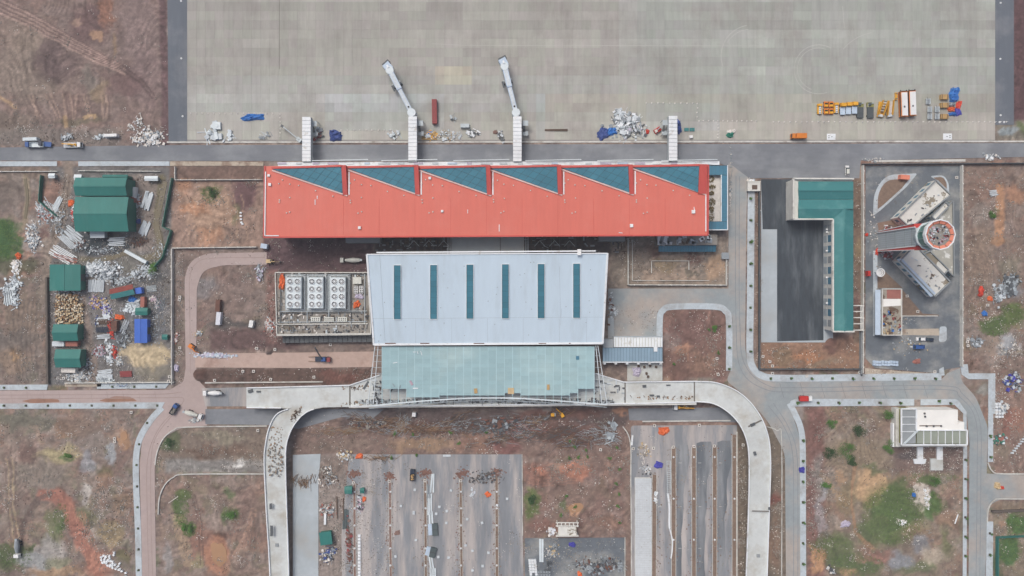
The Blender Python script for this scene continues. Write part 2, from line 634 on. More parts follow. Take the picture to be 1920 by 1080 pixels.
for x0, x1 in ((52, 78), (60, 70), (85, 108), (95, 115), (118, 124), (132, 137), (142, 140), (155, 168), (160, 172), (190, 192), (200, 198)):
    Ln([(x0, 178), (x1, 222)], 2.6, '#a08878', 0.7, 0.15, 0.05)
    Ln([(x0 + 5, 178), (x1 + 5, 222)], 2.6, '#63524c', 0.6, 0.15)
Ln([(0, 180), (30, 203)], 5, '#b08f66', 0.8, 0.2)
Ln([(122, 218), (124, 236)], 7, '#b08f62', 0.9, 0.2)
E(165, 216, 8, 7, '#b39366', 0.9)
# --- strip east of the apron
B(1900, -90, 2010, 232, '#5d4344', 1, 3, 0.1)
B(1868, 228, 1990, 264, '#7a7468', 1, 5)
E(1886, 246, 18, 9, '#858f92', 0.9)
E(1912, 245, 10, 14, '#5d6a3a', 0.8)
# --- west strip below the service road
B(-90, 308, 500, 335, '#76675c', 0.8, 3)
E(25, 360, 45, 45, '#736961', 0.9)
Ln([(47, 330), (52, 370), (48, 410), (40, 430)], 9, '#8a7c66', 0.9)
E(5, 450, 36, 42, '#3c6430', 1.0, 0.25)
E(30, 500, 50, 18, '#4e5136', 0.8)
B(-90, 520, 85, 720, '#74685f', 0.6, 8)
E(45, 600, 40, 60, '#7e6d5e', 0.8)
E(25, 675, 45, 28, '#8c7763', 0.7)
E(28, 668, 11, 8, '#ab8557', 0.9)
E(20, 640, 60, 20, '#66605b', 0.7)
for k in range(6):
    Ln([(30 + k * 8, 560), (22 + k * 9, 640), (40 + k * 6, 715)], 2.6, '#5c534d', 0.6, 0.3, 0.04)
# --- supply yard
B(92, 312, 322, 722, '#6b6a69', 0.92, 3, 0.15)
E(95, 365, 22, 28, '#8b6a5a', 0.9)
Ln([(128, 300), (127, 340), (118, 400), (100, 450), (82, 500), (80, 560)], 19, '#85786c', 0.95, 0.4, 0.05)
Ln([(122, 330), (114, 395), (95, 448)], 2.4, '#64584f', 0.8, 0.15, 0.05)
Ln([(130, 330), (122, 400), (104, 450)], 2.4, '#64584f', 0.8, 0.15, 0.05)
E(185, 458, 60, 24, '#3b4246', 1.0, 0.35)
E(160, 430, 24, 12, '#45494b', 0.9)
B(245, 330, 300, 470, '#857a72', 0.9, 6)
Ln([(305, 332), (298, 380), (292, 420), (300, 455), (296, 478), (268, 486)], 13, '#6d6650', 1, 0.15)
Ln([(268, 486), (238, 474), (215, 482), (185, 488), (150, 486)], 9, '#6d6650', 0.9, 0.15)
Ln([(309, 337), (301, 395), (296, 432)], 3, '#5e4a40', 0.7, 0.15)
E(288, 510, 30, 20, '#45484a', 0.9)
E(290, 500, 14, 12, '#42542e', 0.8)
E(240, 500, 25, 18, '#6f6e66', 0.8)
E(235, 520, 22, 8, '#5d6068', 0.6)
Ln([(153, 560), (158, 600), (168, 640), (176, 690), (165, 725)], 15, '#897a70', 0.95, 0.3)
E(280, 590, 38, 60, '#65676a', 1.0, 0.3)
E(132, 580, 28, 32, '#4d4742', 0.9, 0.3)
E(228, 635, 25, 30, '#5b5e61', 0.9)
E(275, 668, 52, 24, '#b7a582', 1.0, 0.35)
E(285, 700, 42, 16, '#857f70', 0.8)
B(86, 520, 100, 720, '#56524f', 0.8, 3)
B(90, 690, 122, 725, '#6a6a6a', 0.9, 3)
# --- bare square between yard and terminal
B(322, 337, 492, 463, '#93796a', 1, 3, 0.1)
E(395, 395, 55, 45, '#a4846a', 0.8)
E(345, 350, 22, 14, '#b27d54', 0.8)
E(365, 390, 30, 12, '#b97e50', 0.8)
E(395, 440, 30, 16, '#b27d54', 0.7)
E(395, 365, 17, 14, '#6f6b45', 0.8)
E(402, 355, 10, 18, '#7a7350', 0.6)
E(455, 365, 28, 36, '#664c4d', 0.95)
E(445, 440, 30, 20, '#7c685c', 0.8)
E(440, 400, 8, 22, '#5f6240', 0.7)
for k in range(9):
    Ln([(330 + k * 15, 350 + (k % 3) * 8), (352 + k * 13, 390 + (k % 4) * 7), (350 + k * 14, 450)], 2.2, '#b39478', 0.5, 0.5)
B(318, 312, 496, 336, '#715b50', 1, 3, 0.1)
# --- construction plots around the cooling plant
B(322, 466, 700, 730, '#786860', 0.6, 4, 0.15)
E(430, 560, 60, 50, '#7d6c64', 0.8)
E(385, 540, 22, 20, '#77787a', 0.6)
E(440, 610, 50, 10, '#4e4d4c', 0.8)
B(395, 618, 560, 656, '#614c49', 0.95, 6)
B(495, 446, 700, 510, '#5c484a', 1, 5)  # maroon soil, with shade south of the red roof painted into its colour
B(370, 690, 700, 722, '#5f4b42', 1, 4)
E(640, 705, 45, 13, '#6b4338', 0.9)
for k in range(14):
    Ln([(605 + k * 6, 720), (618 + k * 6, 693)], 1.8, '#7f5648', 0.6, 0.1)
E(375, 703, 18, 13, '#5c3f35', 0.9)
B(500, 505, 520, 645, '#7b5a52', 0.8, 4)
E(515, 612, 14, 12, '#9a938e', 0.8)
B(385, 752, 470, 766, '#87705f', 0.9, 3)
# --- between the two halls, and the utility court
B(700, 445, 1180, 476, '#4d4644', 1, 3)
B(1145, 440, 1366, 540, '#85796d', 1, 4)
E(1160, 480, 14, 40, '#746a60', 0.8)
E(1225, 475, 18, 22, '#6d5348', 0.8)
E(1300, 480, 14, 20, '#6f5044', 0.8)
B(1205, 505, 1310, 528, '#a08b78', 0.8, 4)
E(1340, 500, 22, 32, '#a48668', 0.9)
E(1250, 500, 30, 8, '#8f7b5c', 0.8)
E(1300, 512, 12, 8, '#5d5b50', 0.7)
E(1165, 600, 30, 30, '#a39484', 0.9)
# --- garden plot
B(1240, 580, 1362, 708, '#7a5c50', 1, 3, 0.2)
E(1290, 620, 45, 35, '#785a52', 0.8)
E(1280, 655, 22, 12, '#96694c', 0.8)
E(1320, 680, 30, 20, '#8a6a56', 0.8)
E(1255, 640, 14, 20, '#8c8580', 0.5)
for k in range(6):
    Ln([(1262 + k * 3, 648 + k * 4), (1280 + k * 2, 650 - k * 1.5), (1290, 660 + k * 3)], 1.8, '#a8795c', 0.7, 0.15)
# --- plots by the green hall and the tower
B(1420, 635, 1618, 694, '#8f6b50', 1, 3, 0.2)
E(1510, 665, 28, 12, '#aa6f3c', 0.9)
E(1465, 668, 24, 18, '#7f6a4e', 0.7)
E(1560, 645, 18, 18, '#6d4b40', 0.9)
E(1585, 640, 22, 20, '#8b6650', 0.8)
E(1545, 680, 40, 10, '#87735c', 0.8)
B(1418, 335, 1428, 694, '#7a6353', 1, 2, 0.1)
B(1600, 335, 1620, 645, '#75604f', 1, 2, 0.1)
E(1610, 410, 10, 35, '#6d594b', 0.8)
E(1610, 470, 10, 25, '#85714f', 0.8)
E(1608, 575, 10, 30, '#715550', 0.8)
B(1620, 690, 1770, 705, '#77655c', 1, 2, 0.1)
# --- east field
B(1808, 308, 1990, 760, '#7d685a', 0.55, 4, 0.2)
E(1850, 350, 40, 30, '#7e6354', 0.8)
Ln([(1876, 352), (1874, 400), (1872, 455)], 15, '#b17c4c', 0.95, 0.3)
E(1905, 360, 22, 20, '#ab764e', 0.8)
E(1870, 455, 15, 10, '#a37446', 0.9)
E(1835, 400, 16, 30, '#8a8178', 0.7)
E(1860, 400, 6, 10, '#4f5a34', 0.9)
E(1840, 480, 30, 60, '#83705f', 0.7)
E(1890, 500, 22, 25, '#75705f', 0.7)
E(1900, 590, 28, 22, '#5d6a37', 0.95)
E(1865, 612, 30, 20, '#56693a', 0.95, 0.35)
E(1900, 545, 25, 12, '#7f8285', 0.7)
E(1893, 645, 22, 22, '#93979a', 0.9)
E(1860, 650, 26, 18, '#8a7a6c', 0.7)
E(1840, 735, 15, 12, '#8b8d86', 0.8)
B(1862, 700, 1990, 890, '#83695c', 0.8, 5)
E(1905, 790, 30, 20, '#96664f', 0.8)
E(1880, 845, 25, 20, '#7f7462', 0.7)
E(1893, 800, 12, 30, '#8a5646', 0.7)
# --- south-east field
B(1508, 762, 1812, 1170, '#83735f', 0.45, 4, 0.25)
B(1511, 762, 1548, 1170, '#785249', 0.9, 7)
E(1535, 900, 14, 50, '#8d8b86', 0.7)
E(1540, 960, 9, 60, '#949698', 0.6)
E(1610, 860, 60, 45, '#85755f', 0.8)
E(1635, 915, 40, 34, '#bd9768', 1.0, 0.35)
E(1570, 895, 14, 16, '#b58f66', 0.8)
E(1590, 930, 22, 30, '#85744f', 0.7)
E(1675, 965, 62, 58, '#526a37', 0.95, 0.5)
E(1650, 985, 22, 12, '#77724e', 0.6)
E(1700, 940, 14, 10, '#7a7350', 0.5)
E(1690, 1000, 20, 10, '#6e7048', 0.6)
E(1690, 930, 30, 30, '#506532', 0.9)
E(1640, 1000, 40, 30, '#55663a', 0.8)
E(1750, 945, 20, 25, '#527037', 0.95, 0.35)
E(1745, 900, 20, 10, '#546a38', 0.8)
E(1635, 880, 25, 10, '#5f6b44', 0.7)
E(1560, 1030, 45, 30, '#5b6840', 0.85)
E(1605, 1060, 55, 22, '#566540', 0.9)
E(1720, 1065, 45, 15, '#5e6a45', 0.8)
E(1730, 930, 12, 26, '#bdb5aa', 0.95, 0.3)
E(1725, 1000, 25, 25, '#8c7458', 0.8)
E(1730, 1020, 18, 22, '#77797c', 0.9)
E(1690, 1050, 20, 18, '#85888c', 0.9)
E(1750, 1045, 25, 20, '#aa9e8c', 0.8)
E(1772, 1020, 12, 25, '#6a6f49', 0.8)
E(1775, 975, 20, 20, '#8b6d55', 0.8)
E(1640, 1043, 35, 12, '#94695a', 0.85)
E(1530, 1050, 18, 28, '#b5824f', 0.95, 0.35)
E(1590, 1070, 18, 10, '#b0875e', 0.8)
B(1675, 838, 1805, 885, '#6f5d57', 0.8, 6)
E(1700, 850, 26, 10, '#4f4c4e', 0.7)
for o in (0, 4, 8, 11):
    Ln([(1608 - o * 0.6, 868), (1600 - o * .3, 905), (1596 + o * .2, 950), (1603 + o * .5, 1000), (1630 + o, 1030)], 1.9, '#9c7650', 0.8, 0.08, 0.05)
    Ln([(1540 - o * .3, 880 + o), (1565, 915 + o), (1598, 945 + o)], 1.8, '#a08259', 0.6, 0.08)
B(1862, 940, 2010, 1170, '#83745f', 0.7, 4)
E(1892, 1030, 26, 26, '#456b34', 1.0, 0.3)
E(1908, 980, 22, 24, '#486e33', 1.0, 0.3)
E(1875, 985, 12, 8, '#a17f64', 0.9)
E(1868, 1060, 10, 30, '#4a5f36', 0.9)
# --- south-west field
B(-90, 766, 256, 1170, '#7f7166', 0.45, 4, 0.2)
E(45, 790, 70, 16, '#68675a', 0.8)
E(120, 808, 20, 14, '#93704e', 0.8)
E(150, 800, 50, 18, '#7b695c', 0.8)
E(45, 850, 35, 25, '#735c53', 0.9)
E(30, 840, 10, 35, '#8d7d72', 0.8)
E(110, 852, 38, 15, '#a79a70', 0.85)
E(128, 855, 11, 8, '#57683a', 0.95)
E(80, 890, 60, 26, '#837a70', 0.8)
E(195, 885, 22, 14, '#6f6a45', 0.8)
E(208, 848, 13, 22, '#96999b', 0.95, 0.3)
E(232, 825, 9, 20, '#a97e55', 0.9)
E(160, 865, 14, 20, '#8d9095', 0.7)
E(160, 930, 16, 20, '#b4b0aa', 0.7)
E(195, 900, 22, 22, '#8e6e58', 0.7)
E(155, 965, 30, 22, '#6b6a4c', 0.8)
E(225, 945, 24, 25, '#7d6650', 0.8)
E(205, 1000, 28, 30, '#8a7a58', 0.8)
E(232, 1045, 14, 14, '#6a653f', 0.8)
E(105, 985, 20, 40, '#69704c', 0.8)
E(120, 970, 12, 28, '#566638', 0.8)
E(20, 1045, 40, 30, '#4c5b33', 0.9)
E(60, 1035, 12, 10, '#4f6034', 0.9)
E(70, 1055, 45, 18, '#8f9190', 0.95, 0.4)
E(100, 1030, 30, 20, '#989692', 0.8)
E(110, 1055, 20, 14, '#7c7c62', 0.8)
E(110, 1075, 60, 10, '#a3825f', 0.8)
Ln([(85, 928), (105, 930), (120, 945), (140, 985), (160, 1030), (185, 1080)], 22, '#a2634b', 0.9, 0.6)
Ln([(95, 925), (70, 935), (50, 965), (40, 1000)], 8, '#66564f', 0.8, 0.3)
E(185, 1060, 28, 22, '#a76a4e', 0.8)
for k in range(5):
    Ln([(8 + k * 5, 860), (14 + k * 4, 950), (22 + k * 5, 1025)], 2.4, '#ab9472' if k % 2 else '#6a564c', 0.6, 0.2, 0.04)
    Ln([(30 + k * 3, 1010), (48 + k * 3, 965), (75, 937 + k * 2)], 2.0, '#5d4d46', 0.6, 0.2, 0.04)
    Ln([(138 + k * 5, 960), (150 + k * 6, 1010), (168 + k * 6, 1070)], 2.0, '#bb7a5c', 0.6, 0.2, 0.04)
    Ln([(185 + k * 4, 1000 + k * 5), (205, 1015 + k * 5), (225 - k * 3, 1005 + k * 5)], 2.0, '#a89068', 0.6, 0.2)
# --- islands inside the west loop
B(292, 800, 505, 866, '#76695d', 0.9, 4, 0.2)
E(320, 830, 16, 22, '#4c5c37', 0.7)
E(400, 845, 80, 10, '#6c5444', 0.7)
E(420, 820, 60, 10, '#87826f', 0.6)
B(310, 862, 505, 886, '#85837f', 0.9, 4, 0.3)
E(445, 868, 14, 6, '#d0cfcb', 0.7)
B(296, 890, 503, 1170, '#836d5f', 0.5, 4, 0.2)
E(346, 925, 12, 12, '#54672f', 0.9)
E(338, 950, 15, 20, '#4f6434', 0.9)
E(355, 992, 15, 14, '#4a6430', 0.95)
E(335, 975, 12, 18, '#59683a', 0.8)
E(432, 962, 18, 14, '#4f6636', 0.9)
E(424, 925, 9, 9, '#586a40', 0.8)
E(412, 1005, 20, 14, '#5b4136', 0.9)
E(408, 1040, 24, 38, '#ab7350', 1.0, 0.4)
E(375, 1020, 20, 40, '#94654f', 0.7)
E(470, 960, 30, 60, '#7c665c', 0.7)
E(310, 1050, 12, 35, '#8b8784', 0.9)
E(370, 1055, 14, 14, '#8d8562', 0.8)
E(350, 960, 6, 30, '#877a70', 0.5)
for k in range(9):
    Ln([(425 + k * 6, 1060 - k * 6), (450 + k * 4, 1020 - k * 8), (470, 985 - k * 4)], 1.9, '#a3806b', 0.6, 0.25)
    Ln([(320 + k * 3, 965), (330 + k * 3, 1000), (345 + k * 2, 1060)], 1.9, '#ab9270', 0.5, 0.3)
for o in (0, 6):
    Ln([(350, 905 + o), (365 - o, 930), (378 - o, 980), (382 - o, 1060)], 2.2, '#5e493f', 0.7, 0.1)
# --- strip south of the approach road
B(545, 785, 1185, 856, '#7a655b', 1, 4, 0.2)
B(640, 770, 1180, 800, '#564a48', 0.9, 6, 0.3)
E(800, 800, 120, 10, '#6b4e44', 0.8)
E(640, 835, 70, 16, '#7b6a5e', 0.8)
E(790, 835, 70, 14, '#97795a', 0.8)
E(900, 835, 50, 16, '#8a6652', 0.8)
E(950, 840, 35, 16, '#7d4f49', 0.8)
E(1090, 815, 60, 22, '#6d4c42', 0.8)
E(1050, 775, 90, 9, '#6b4a40', 0.9)
E(1170, 775, 22, 9, '#a2704e', 0.8)
E(1030, 795, 60, 14, '#6a4f46', 0.9)
B(596, 852, 645, 1170, '#877d76', 0.9, 4)
E(620, 880, 26, 26, '#7b6c62', 0.8)
B(545, 840, 556, 1170, '#69584c', 1, 3)
B(978, 850, 1184, 1010, '#7e6458', 0.65, 4, 0.2)
E(1010, 890, 28, 22, '#8a5f4e', 0.8)
E(1078, 882, 32, 16, '#ad6a48', 0.95)
E(1018, 885, 10, 6, '#b26a45', 0.8)
E(1090, 925, 60, 20, '#7d675b', 0.8)
E(996, 945, 15, 28, '#69723f', 0.95, 0.35)
E(1060, 945, 7, 13, '#57663a', 0.8)
E(1076, 955, 18, 8, '#b5855c', 0.9)
E(1045, 985, 50, 14, '#835748', 0.7)
E(1140, 980, 30, 18, '#80604f', 0.8)
for k in range(10):
    Ln([(990 + k * 4, 905 - k * 4), (1020 + k * 5, 912 - k * 5), (1080 + k * 3, 905 - k * 5)], 1.9, '#a8765c', 0.5, 0.25)
B(1172, 790, 1186, 1170, '#7d685c', 0.9, 3)
B(1180, 785, 1385, 800, '#866a5c', 0.8, 3)
B(1383, 800, 1406, 1170, '#6d6152', 1, 3)
B(1438, 780, 1480, 1170, '#74685a', 1, 3)
E(1455, 940, 12, 18, '#8a4a38', 0.9)
E(1452, 1020, 12, 60, '#84664f', 0.8)
E(1455, 810, 16, 16, '#70675a', 0.7)
# cover the far surroundings with even mixed earth
for sd, fr, ht in ((91, 9.0, 0.54), (95, 13.0, 0.50), (99, 7.0, 0.56)):
    tr = fbm(X / 75, Y / 75, sd, 2) * fr
    tr = np.abs(tr - np.floor(tr) - 0.5) * 2
    mk = sst(ht, ht + 0.10, fbm(X / 38, Y / 38, sd + 2, 3))
    C *= (1 + mk * (0.22 * sst(0.70, 0.92, tr) - 0.20 * sst(0.35, 0.10, tr)))[..., None]
    RUT -= mk * 0.05 * sst(0.30, 0.08, tr)
C *= (1 + 0.50 * (n3 - 0.5) + 0.50 * (fbm(WX / 8, WY / 4, 81) - 0.5))[..., None]
lum = C.mean(-1, keepdims=True)
sat = (C.max(-1, keepdims=True) - C.min(-1, keepdims=True)) / C.max(-1, keepdims=True)
C = lum + (C - lum) * np.clip(1.10 - 0.48 * sat, 0.68, 1.04) + 0.009
far = np.maximum(np.abs(X - 960) - 1060, np.abs(Y - 540) - 640)

Z = -0.16 + (n1 - 0.5) * 0.16 + (n3 - 0.5) * 0.10 + np.clip(RUT, -0.09, 0)
for hx, hy, r, h in ((505, 658, 8, 1.4), (502, 660, 5, .6), (375, 703, 14, 1.0), (412, 1005, 15, 1.2), (1010, 845, 10, 1.2), (455, 372, 22, .8),
                     (735, 1064, 4, .5), (235, 1020, 10, .8), (70, 1030, 8, .9), (1225, 470, 10, .5), (30, 510, 22, .5), (275, 668, 34, .9),
                     (300, 690, 20, .6), (1890, 645, 16, .8), (1560, 648, 16, .9), (650, 706, 12, .7), (1880, 455, 10, .5), (95, 365, 16, .7)):
    d = np.hypot(X - hx, Y - hy) / r
    Z += h * np.clip(1 - d * d, 0, 1) * (0.6 + 0.8 * n3)
Z = np.where(far > 0, -0.16, Z)

ny, nx = X.shape
co = np.empty((ny * nx, 3))
co[:, 0] = ((X - 960) * S).ravel()
co[:, 1] = ((540 - Y) * S).ravel()
co[:, 2] = Z.ravel()
idx = np.arange(ny * nx).reshape(ny, nx)
quads = np.stack([idx[1:, :-1], idx[1:, 1:], idx[:-1, 1:], idx[:-1, :-1]], -1).reshape(-1, 4)
me = bpy.data.meshes.new('ground')
me.vertices.add(len(co))
me.vertices.foreach_set('co', co.ravel())
me.loops.add(quads.size)
me.loops.foreach_set('vertex_index', quads.ravel().astype(np.int32))
me.polygons.add(len(quads))
me.polygons.foreach_set('loop_start', np.arange(0, quads.size, 4, dtype=np.int32))
me.update(calc_edges=True)
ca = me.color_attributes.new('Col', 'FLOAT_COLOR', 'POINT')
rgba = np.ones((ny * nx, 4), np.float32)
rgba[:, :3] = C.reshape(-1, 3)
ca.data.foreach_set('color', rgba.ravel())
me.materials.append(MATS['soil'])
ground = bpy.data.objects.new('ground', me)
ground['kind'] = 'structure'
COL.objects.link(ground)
del X, Y, WX, WY, C, RUT, n1, n2, n3, Z, co, quads, rgba

# ================================================================== APRON OF CONCRETE SLABS
sheet('apron', [(351, -110), (1866, -110), (1866, 265), (351, 265)], -0.02, 'joint')
apron = bpy.data.objects['apron']
BASE['apron'] = (0, 0, 0)
SL = 17.215
ncol, nrow = 88, 21
cen = []
rg = random.Random(5)
pour = {}
slab_list = []
for r in range(nrow):
    rowt = rg.uniform(-0.045, 0.045)
    yb = 262 - r * SL
    run = 0
    for c in range(ncol):
        if run <= 0:
            run = rg.choice((2, 4, 4, 8, 12))
            pt = rg.uniform(-0.07, 0.07)
        run -= 1
        x0 = 351 + c * SL
        t = 1 + rowt + pt + rg.uniform(-0.018, 0.018)
        base = np.array(lin('#a5a6a0'))
        if x0 < 1150 and yb < 150:
            base = base * np.array((0.95, 0.925, 0.905))
        if x0 > 1180 and yb < 215:
            base = base * np.array((0.94, 0.97, 0.96))
        if 190 < yb < 212:
            base = base * np.array((1.08, 1.09, 1.10)) if x0 < 1020 else base * np.array((1.04, 1.0, 0.95))
        elif yb >= 212:
            base = base * (np.array((1.10, 1.08, 1.05)) if x0 < 1340 else np.array((1.06, 1.02, 0.97)))
        if 813 <= x0 + 8 < 881 and 140 < yb < 160:
            base = base * np.array((1.13, 1.08, 0.97))
        if (600 < x0 < 820 and 192 < yb < 246) or (990 < x0 < 1020 and yb > 192) or (1205 < x0 < 1340 and 200 < yb < 262):
            base = base * np.array((0.98, 1.02, 1.06))
        slab_list.append((r, c, x0, yb, base * t * (0.93 + 0.14 * float(fbm(np.array([x0 / 60.0]), np.array([yb / 40.0]), 7, 3)[0])) * np.array((1, 1 + 0.03 * rg.uniform(-1, 1), 1))))
slab_list.sort(key=lambda s: math.hypot(s[2] - 960, s[3] - 540))
g = 0.06


def slab_mesh(items, name):
    vs, fs, cols = [], [], []
    for (r, c, x0, yb, col) in items:
        a, b = at(x0 + g, yb - g), at(x0 + SL - g, yb - SL + g)
        n = len(vs)
        for z in (-0.02, 0.03):
            vs += [(a[0], a[1], z), (b[0], a[1], z), (b[0], b[1], z), (a[0], b[1], z)]
        fs += [(n + 4, n + 5, n + 6, n + 7), (n, n + 1, n + 5, n + 4), (n + 1, n + 2, n + 6, n + 5), (n + 2, n + 3, n + 7, n + 6), (n + 3, n, n + 4, n + 7)]
        cols += [(*col, 1.0)] * 8
    m = bpy.data.meshes.new(name)
    m.from_pydata(vs, [], fs)
    at_ = m.color_attributes.new('Col', 'FLOAT_COLOR', 'POINT')
    at_.data.foreach_set('color', np.array(cols, np.float32).ravel())
    m.materials.append(MATS['apron'])
    o = bpy.data.objects.new(name, m)
    COL.objects.link(o)
    o.parent = apron
    return o


for it in slab_list[:300]:
    slab_mesh([it], 'slab')
slab_mesh(slab_list[300:], 'slab')['kind'] = 'stuff'


def flat_strip(name, pts, w, z, mat, parent=None):
    """thin painted or worn line lying on a surface"""
    mb = MB()
    o = band(pts, w)
    h = len(o) // 2
    l, r = o[:h], o[h:][::-1]
    for i in range(h - 1):
        mb.plate([at(*l[i]) [:2] + (z,), at(*l[i + 1])[:2] + (z,), at(*r[i + 1])[:2] + (z,), at(*r[i])[:2] + (z,)], 0.003)
    ob = mb.build(name, mat, parent, world=False)
    if parent is None:
        ob['kind'] = 'structure'
    return ob


def arc(cx, cy, r, a0, a1, n=24):
    return [(cx + r * math.cos(math.radians(a0 + (a1 - a0) * i / n)), cy - r * math.sin(math.radians(a0 + (a1 - a0) * i / n))) for i in range(n + 1)]


for pts, w in ((arc(1535, 130, 46, 60, 290), .9), (arc(1535, 130, 40, 70, 250), .8), (arc(1410, 105, 58, 100, 200), 1.0), (arc(1407, 105, 50, 95, 150), .8),
               (arc(1650, 150, 90, 100, 140), .8), ([(810, 82), (870, 85), (1435, 86)], .6), ([(1580, 12), (1583, 52)], .8), ([(1722, 70), (1722, 85)], .7)):
    flat_strip('tyre_mark', pts, w, 0.036, 'tyre_mark', apron)
flat_strip('expansion_joint', [(524, -90), (524, 130)], .7, 0.036, 'deck_joint', apron)
flat_strip('expansion_joint', [(1235, -90), (1236, 170)], .4, 0.036, 'joint', apron)
flat_strip('expansion_joint', [(712, -90), (712, 150)], .4, 0.036, 'tyre_mark', apron)
sheet('drain_channel', [(313, 265.2), (2010, 263.6), (2010, 266.6), (313, 268.2)], 0.12, 'kerb')

# ================================================================== ROADS
sheet('service_road', [(-110, 278), (318, 272), (1366, 270), (2010, 268), (2010, 292), (1614, 301), (1611, 334), (1404, 334), (1366, 312), (1340, 303), (-110, 301)], 0.0, 'asphalt_service')
sheet('apron_shoulder', [(313, -110), (351, -110), (351, 266), (316, 266)], 0.01, 'asphalt_shoulder')
sheet('apron_shoulder', [(1866, -110), (1901, -110), (1901, 234), (1866, 234)], 0.01, 'asphalt_shoulder')
sheet('east_road', [(1366, 305), (1402, 332), (1399, 420), (1397, 650, 8), (1402, 690, 20), (1440, 716, 20), (1765, 712), (1776, 700), (1800, 690), (1803, 715, 8), (1830, 745, 10), (1852, 800, 10),
                   (1850, 888), (2010, 895), (2010, 936), (1880, 934, 25), (1852, 948, 15), (1846, 1110), (1816, 1110), (1818, 830), (1812, 770, 10), (1795, 750, 10), (1500, 748, 14), (1480, 758, 10),
                   (1490, 790, 10), (1503, 830, 10), (1508, 1110), (1474, 1110), (1472, 850, 15), (1440, 790, 15), (1400, 745, 15), (1362, 714, 8), (1372, 690), (1374, 590, 20), (1355, 571, 12),
                   (1250, 570, 12), (1232, 584), (1232, 632), (1145, 632), (1140, 541), (1366, 541)], 0.006, 'asphalt_east')
sheet('approach_road', [(378, 728), (470, 726), (470, 762), (385, 762)], 0.004, 'asphalt_lot')
sheet('approach_road', [(385, 767), (720, 767), (700, 784), (640, 782), (560, 804), (505, 797), (385, 795)], 0.004, 'asphalt_service')
sheet('approach_road', [(1178, 766), (1350, 764), (1400, 800), (1385, 792), (1180, 788)], 0.001, 'asphalt_service')
sheet('west_road', [(-110, 733), (318, 731), (344, 716, 6), (348, 690), (346, 520, 12), (356, 490, 18), (385, 475, 18), (500, 473), (500, 496), (420, 497, 10), (380, 506, 18), (369, 540, 10), (368, 690),
                    (374, 716, 6), (388, 730), (388, 798), (340, 802, 12), (306, 820, 14), (294, 850, 12), (290, 880), (293, 1110), (267, 1110), (262, 880, 10), (266, 826, 12), (284, 785, 12), (308, 757), (-110, 757)], -0.004, 'dust_road')
sheet('haul_track', [(366, 663), (560, 661), (702, 659), (702, 688), (560, 690), (366, 689)], 0.012, 'dirt_track')
sheet('car_park', [(655, 852), (978, 852), (982, 1110), (642, 1110), (640, 1000, 20), (650, 900, 20)], 0.0, 'asphalt_lot')
sheet('car_park_strip', [(549, 853), (601, 851), (600, 870, 6), (597, 900), (597, 1110), (549, 1110)], 0.008, 'concrete_pale')
sheet('car_park', [(1183, 798, 6), (1382, 797), (1382, 1110), (1183, 1110)], 0.0, 'asphalt_lot')
sheet('storage_yard_surface', [(984, 1009), (1172, 1008), (1173, 1110), (984, 1110)], 0.004, 'asphalt_tower')
rg = random.Random(8)
for x0, x1, y0 in ((1268, 1291, 834), (1305, 1335, 828), (1344, 1371, 826)):
    edge = [(x1 - (0 if k < 3 else 8 if k < 6 else 13) + rg.uniform(-2.2, 2.2), y0 + k * 24) for k in range(12)]
    sheet('asphalt_patch', [(x0 + 1, y0 + 3), (x0 + 10, y0)] + edge + [(x1 - 14, 1110), (x0, 1110)], 0.008, 'asphalt_lane')
sheet('tower_forecourt', [(1623, 311), (1803, 311), (1803, 688), (1775, 692), (1762, 700), (1640, 690, 4), (1623, 672)], 0.012, 'asphalt_tower')
sheet('hall_forecourt', [(1427, 336), (1562, 336), (1562, 642), (1427, 642)], 0.004, 'concrete_pale')
sheet('asphalt_patch', [(1427, 336), (1490, 336), (1490, 412), (1544, 412), (1544, 638), (1457, 640), (1457, 430), (1430, 430)], 0.010, 'asphalt_new')

# ================================================================== PAVEMENTS
PAVE = []


def pave(pts, mat='pavement', z=0.12, name='pavement'):
    o = sheet(name, pts, z, mat)
    BASE[o.name] = (0, 0, 0)
    PAVE.append(o)
    return o


pv_nw = pave([(-110, 302.5), (107, 302.5), (107, 311.5), (-110, 312)])
pv_n = pave([(147, 302.5), (318, 302.5), (318, 311), (147, 311.5)])
pave([(319, 302.5), (494, 303.5), (494, 311), (319, 311)], 'pavement_beige')
pv_w1 = pave([(-110, 722), (90, 721), (88, 731), (-110, 732)])
pave([(122, 719), (190, 719), (190, 725), (122, 725)], 'pavement_beige')
pv_w2 = pave([(182, 719.5), (318, 718.5), (310, 728.5), (182, 729)])
pv_w3 = pave([(-110, 757.5), (309, 754), (303, 766), (-110, 766.5)])
pv_w4 = pave(band(smooth_line([(304, 764), (284, 786), (264, 818), (256, 850), (255, 900), (259, 1000), (261, 1110)]), 11.5), z=0.123)
pv_e1 = pave(band(smooth_line([(1409, 336), (1408, 420), (1407, 560), (1406, 660), (1412, 690), (1430, 705), (1460, 709), (1560, 708.5), (1765, 706)]), 18 * .72))
pv_g = pave(band(smooth_line([(1237, 680), (1237, 600), (1243, 582), (1262, 575), (1340, 575), (1360, 583), (1367, 603), (1367, 695)]), 11.5))
pv_s1 = pave([(1481, 752, 4), (1492, 748), (1714, 748), (1714, 760.5), (1494, 762, 3), (1483, 762)])
pv_s2 = pave(band(smooth_line([(1480, 756), (1490, 775), (1501, 802), (1505, 840), (1505.5, 960), (1506, 1110)]), 11), z=0.123)
pv_s3 = pave([(1726, 748.5), (1795, 748.5, 6), (1812, 772), (1813, 840), (1812, 1110), (1805, 1110), (1806, 850), (1806, 775), (1790, 759), (1726, 760)])
pv_s4 = pave([(1862, 772), (1853, 772), (1852, 866), (1862, 866)])
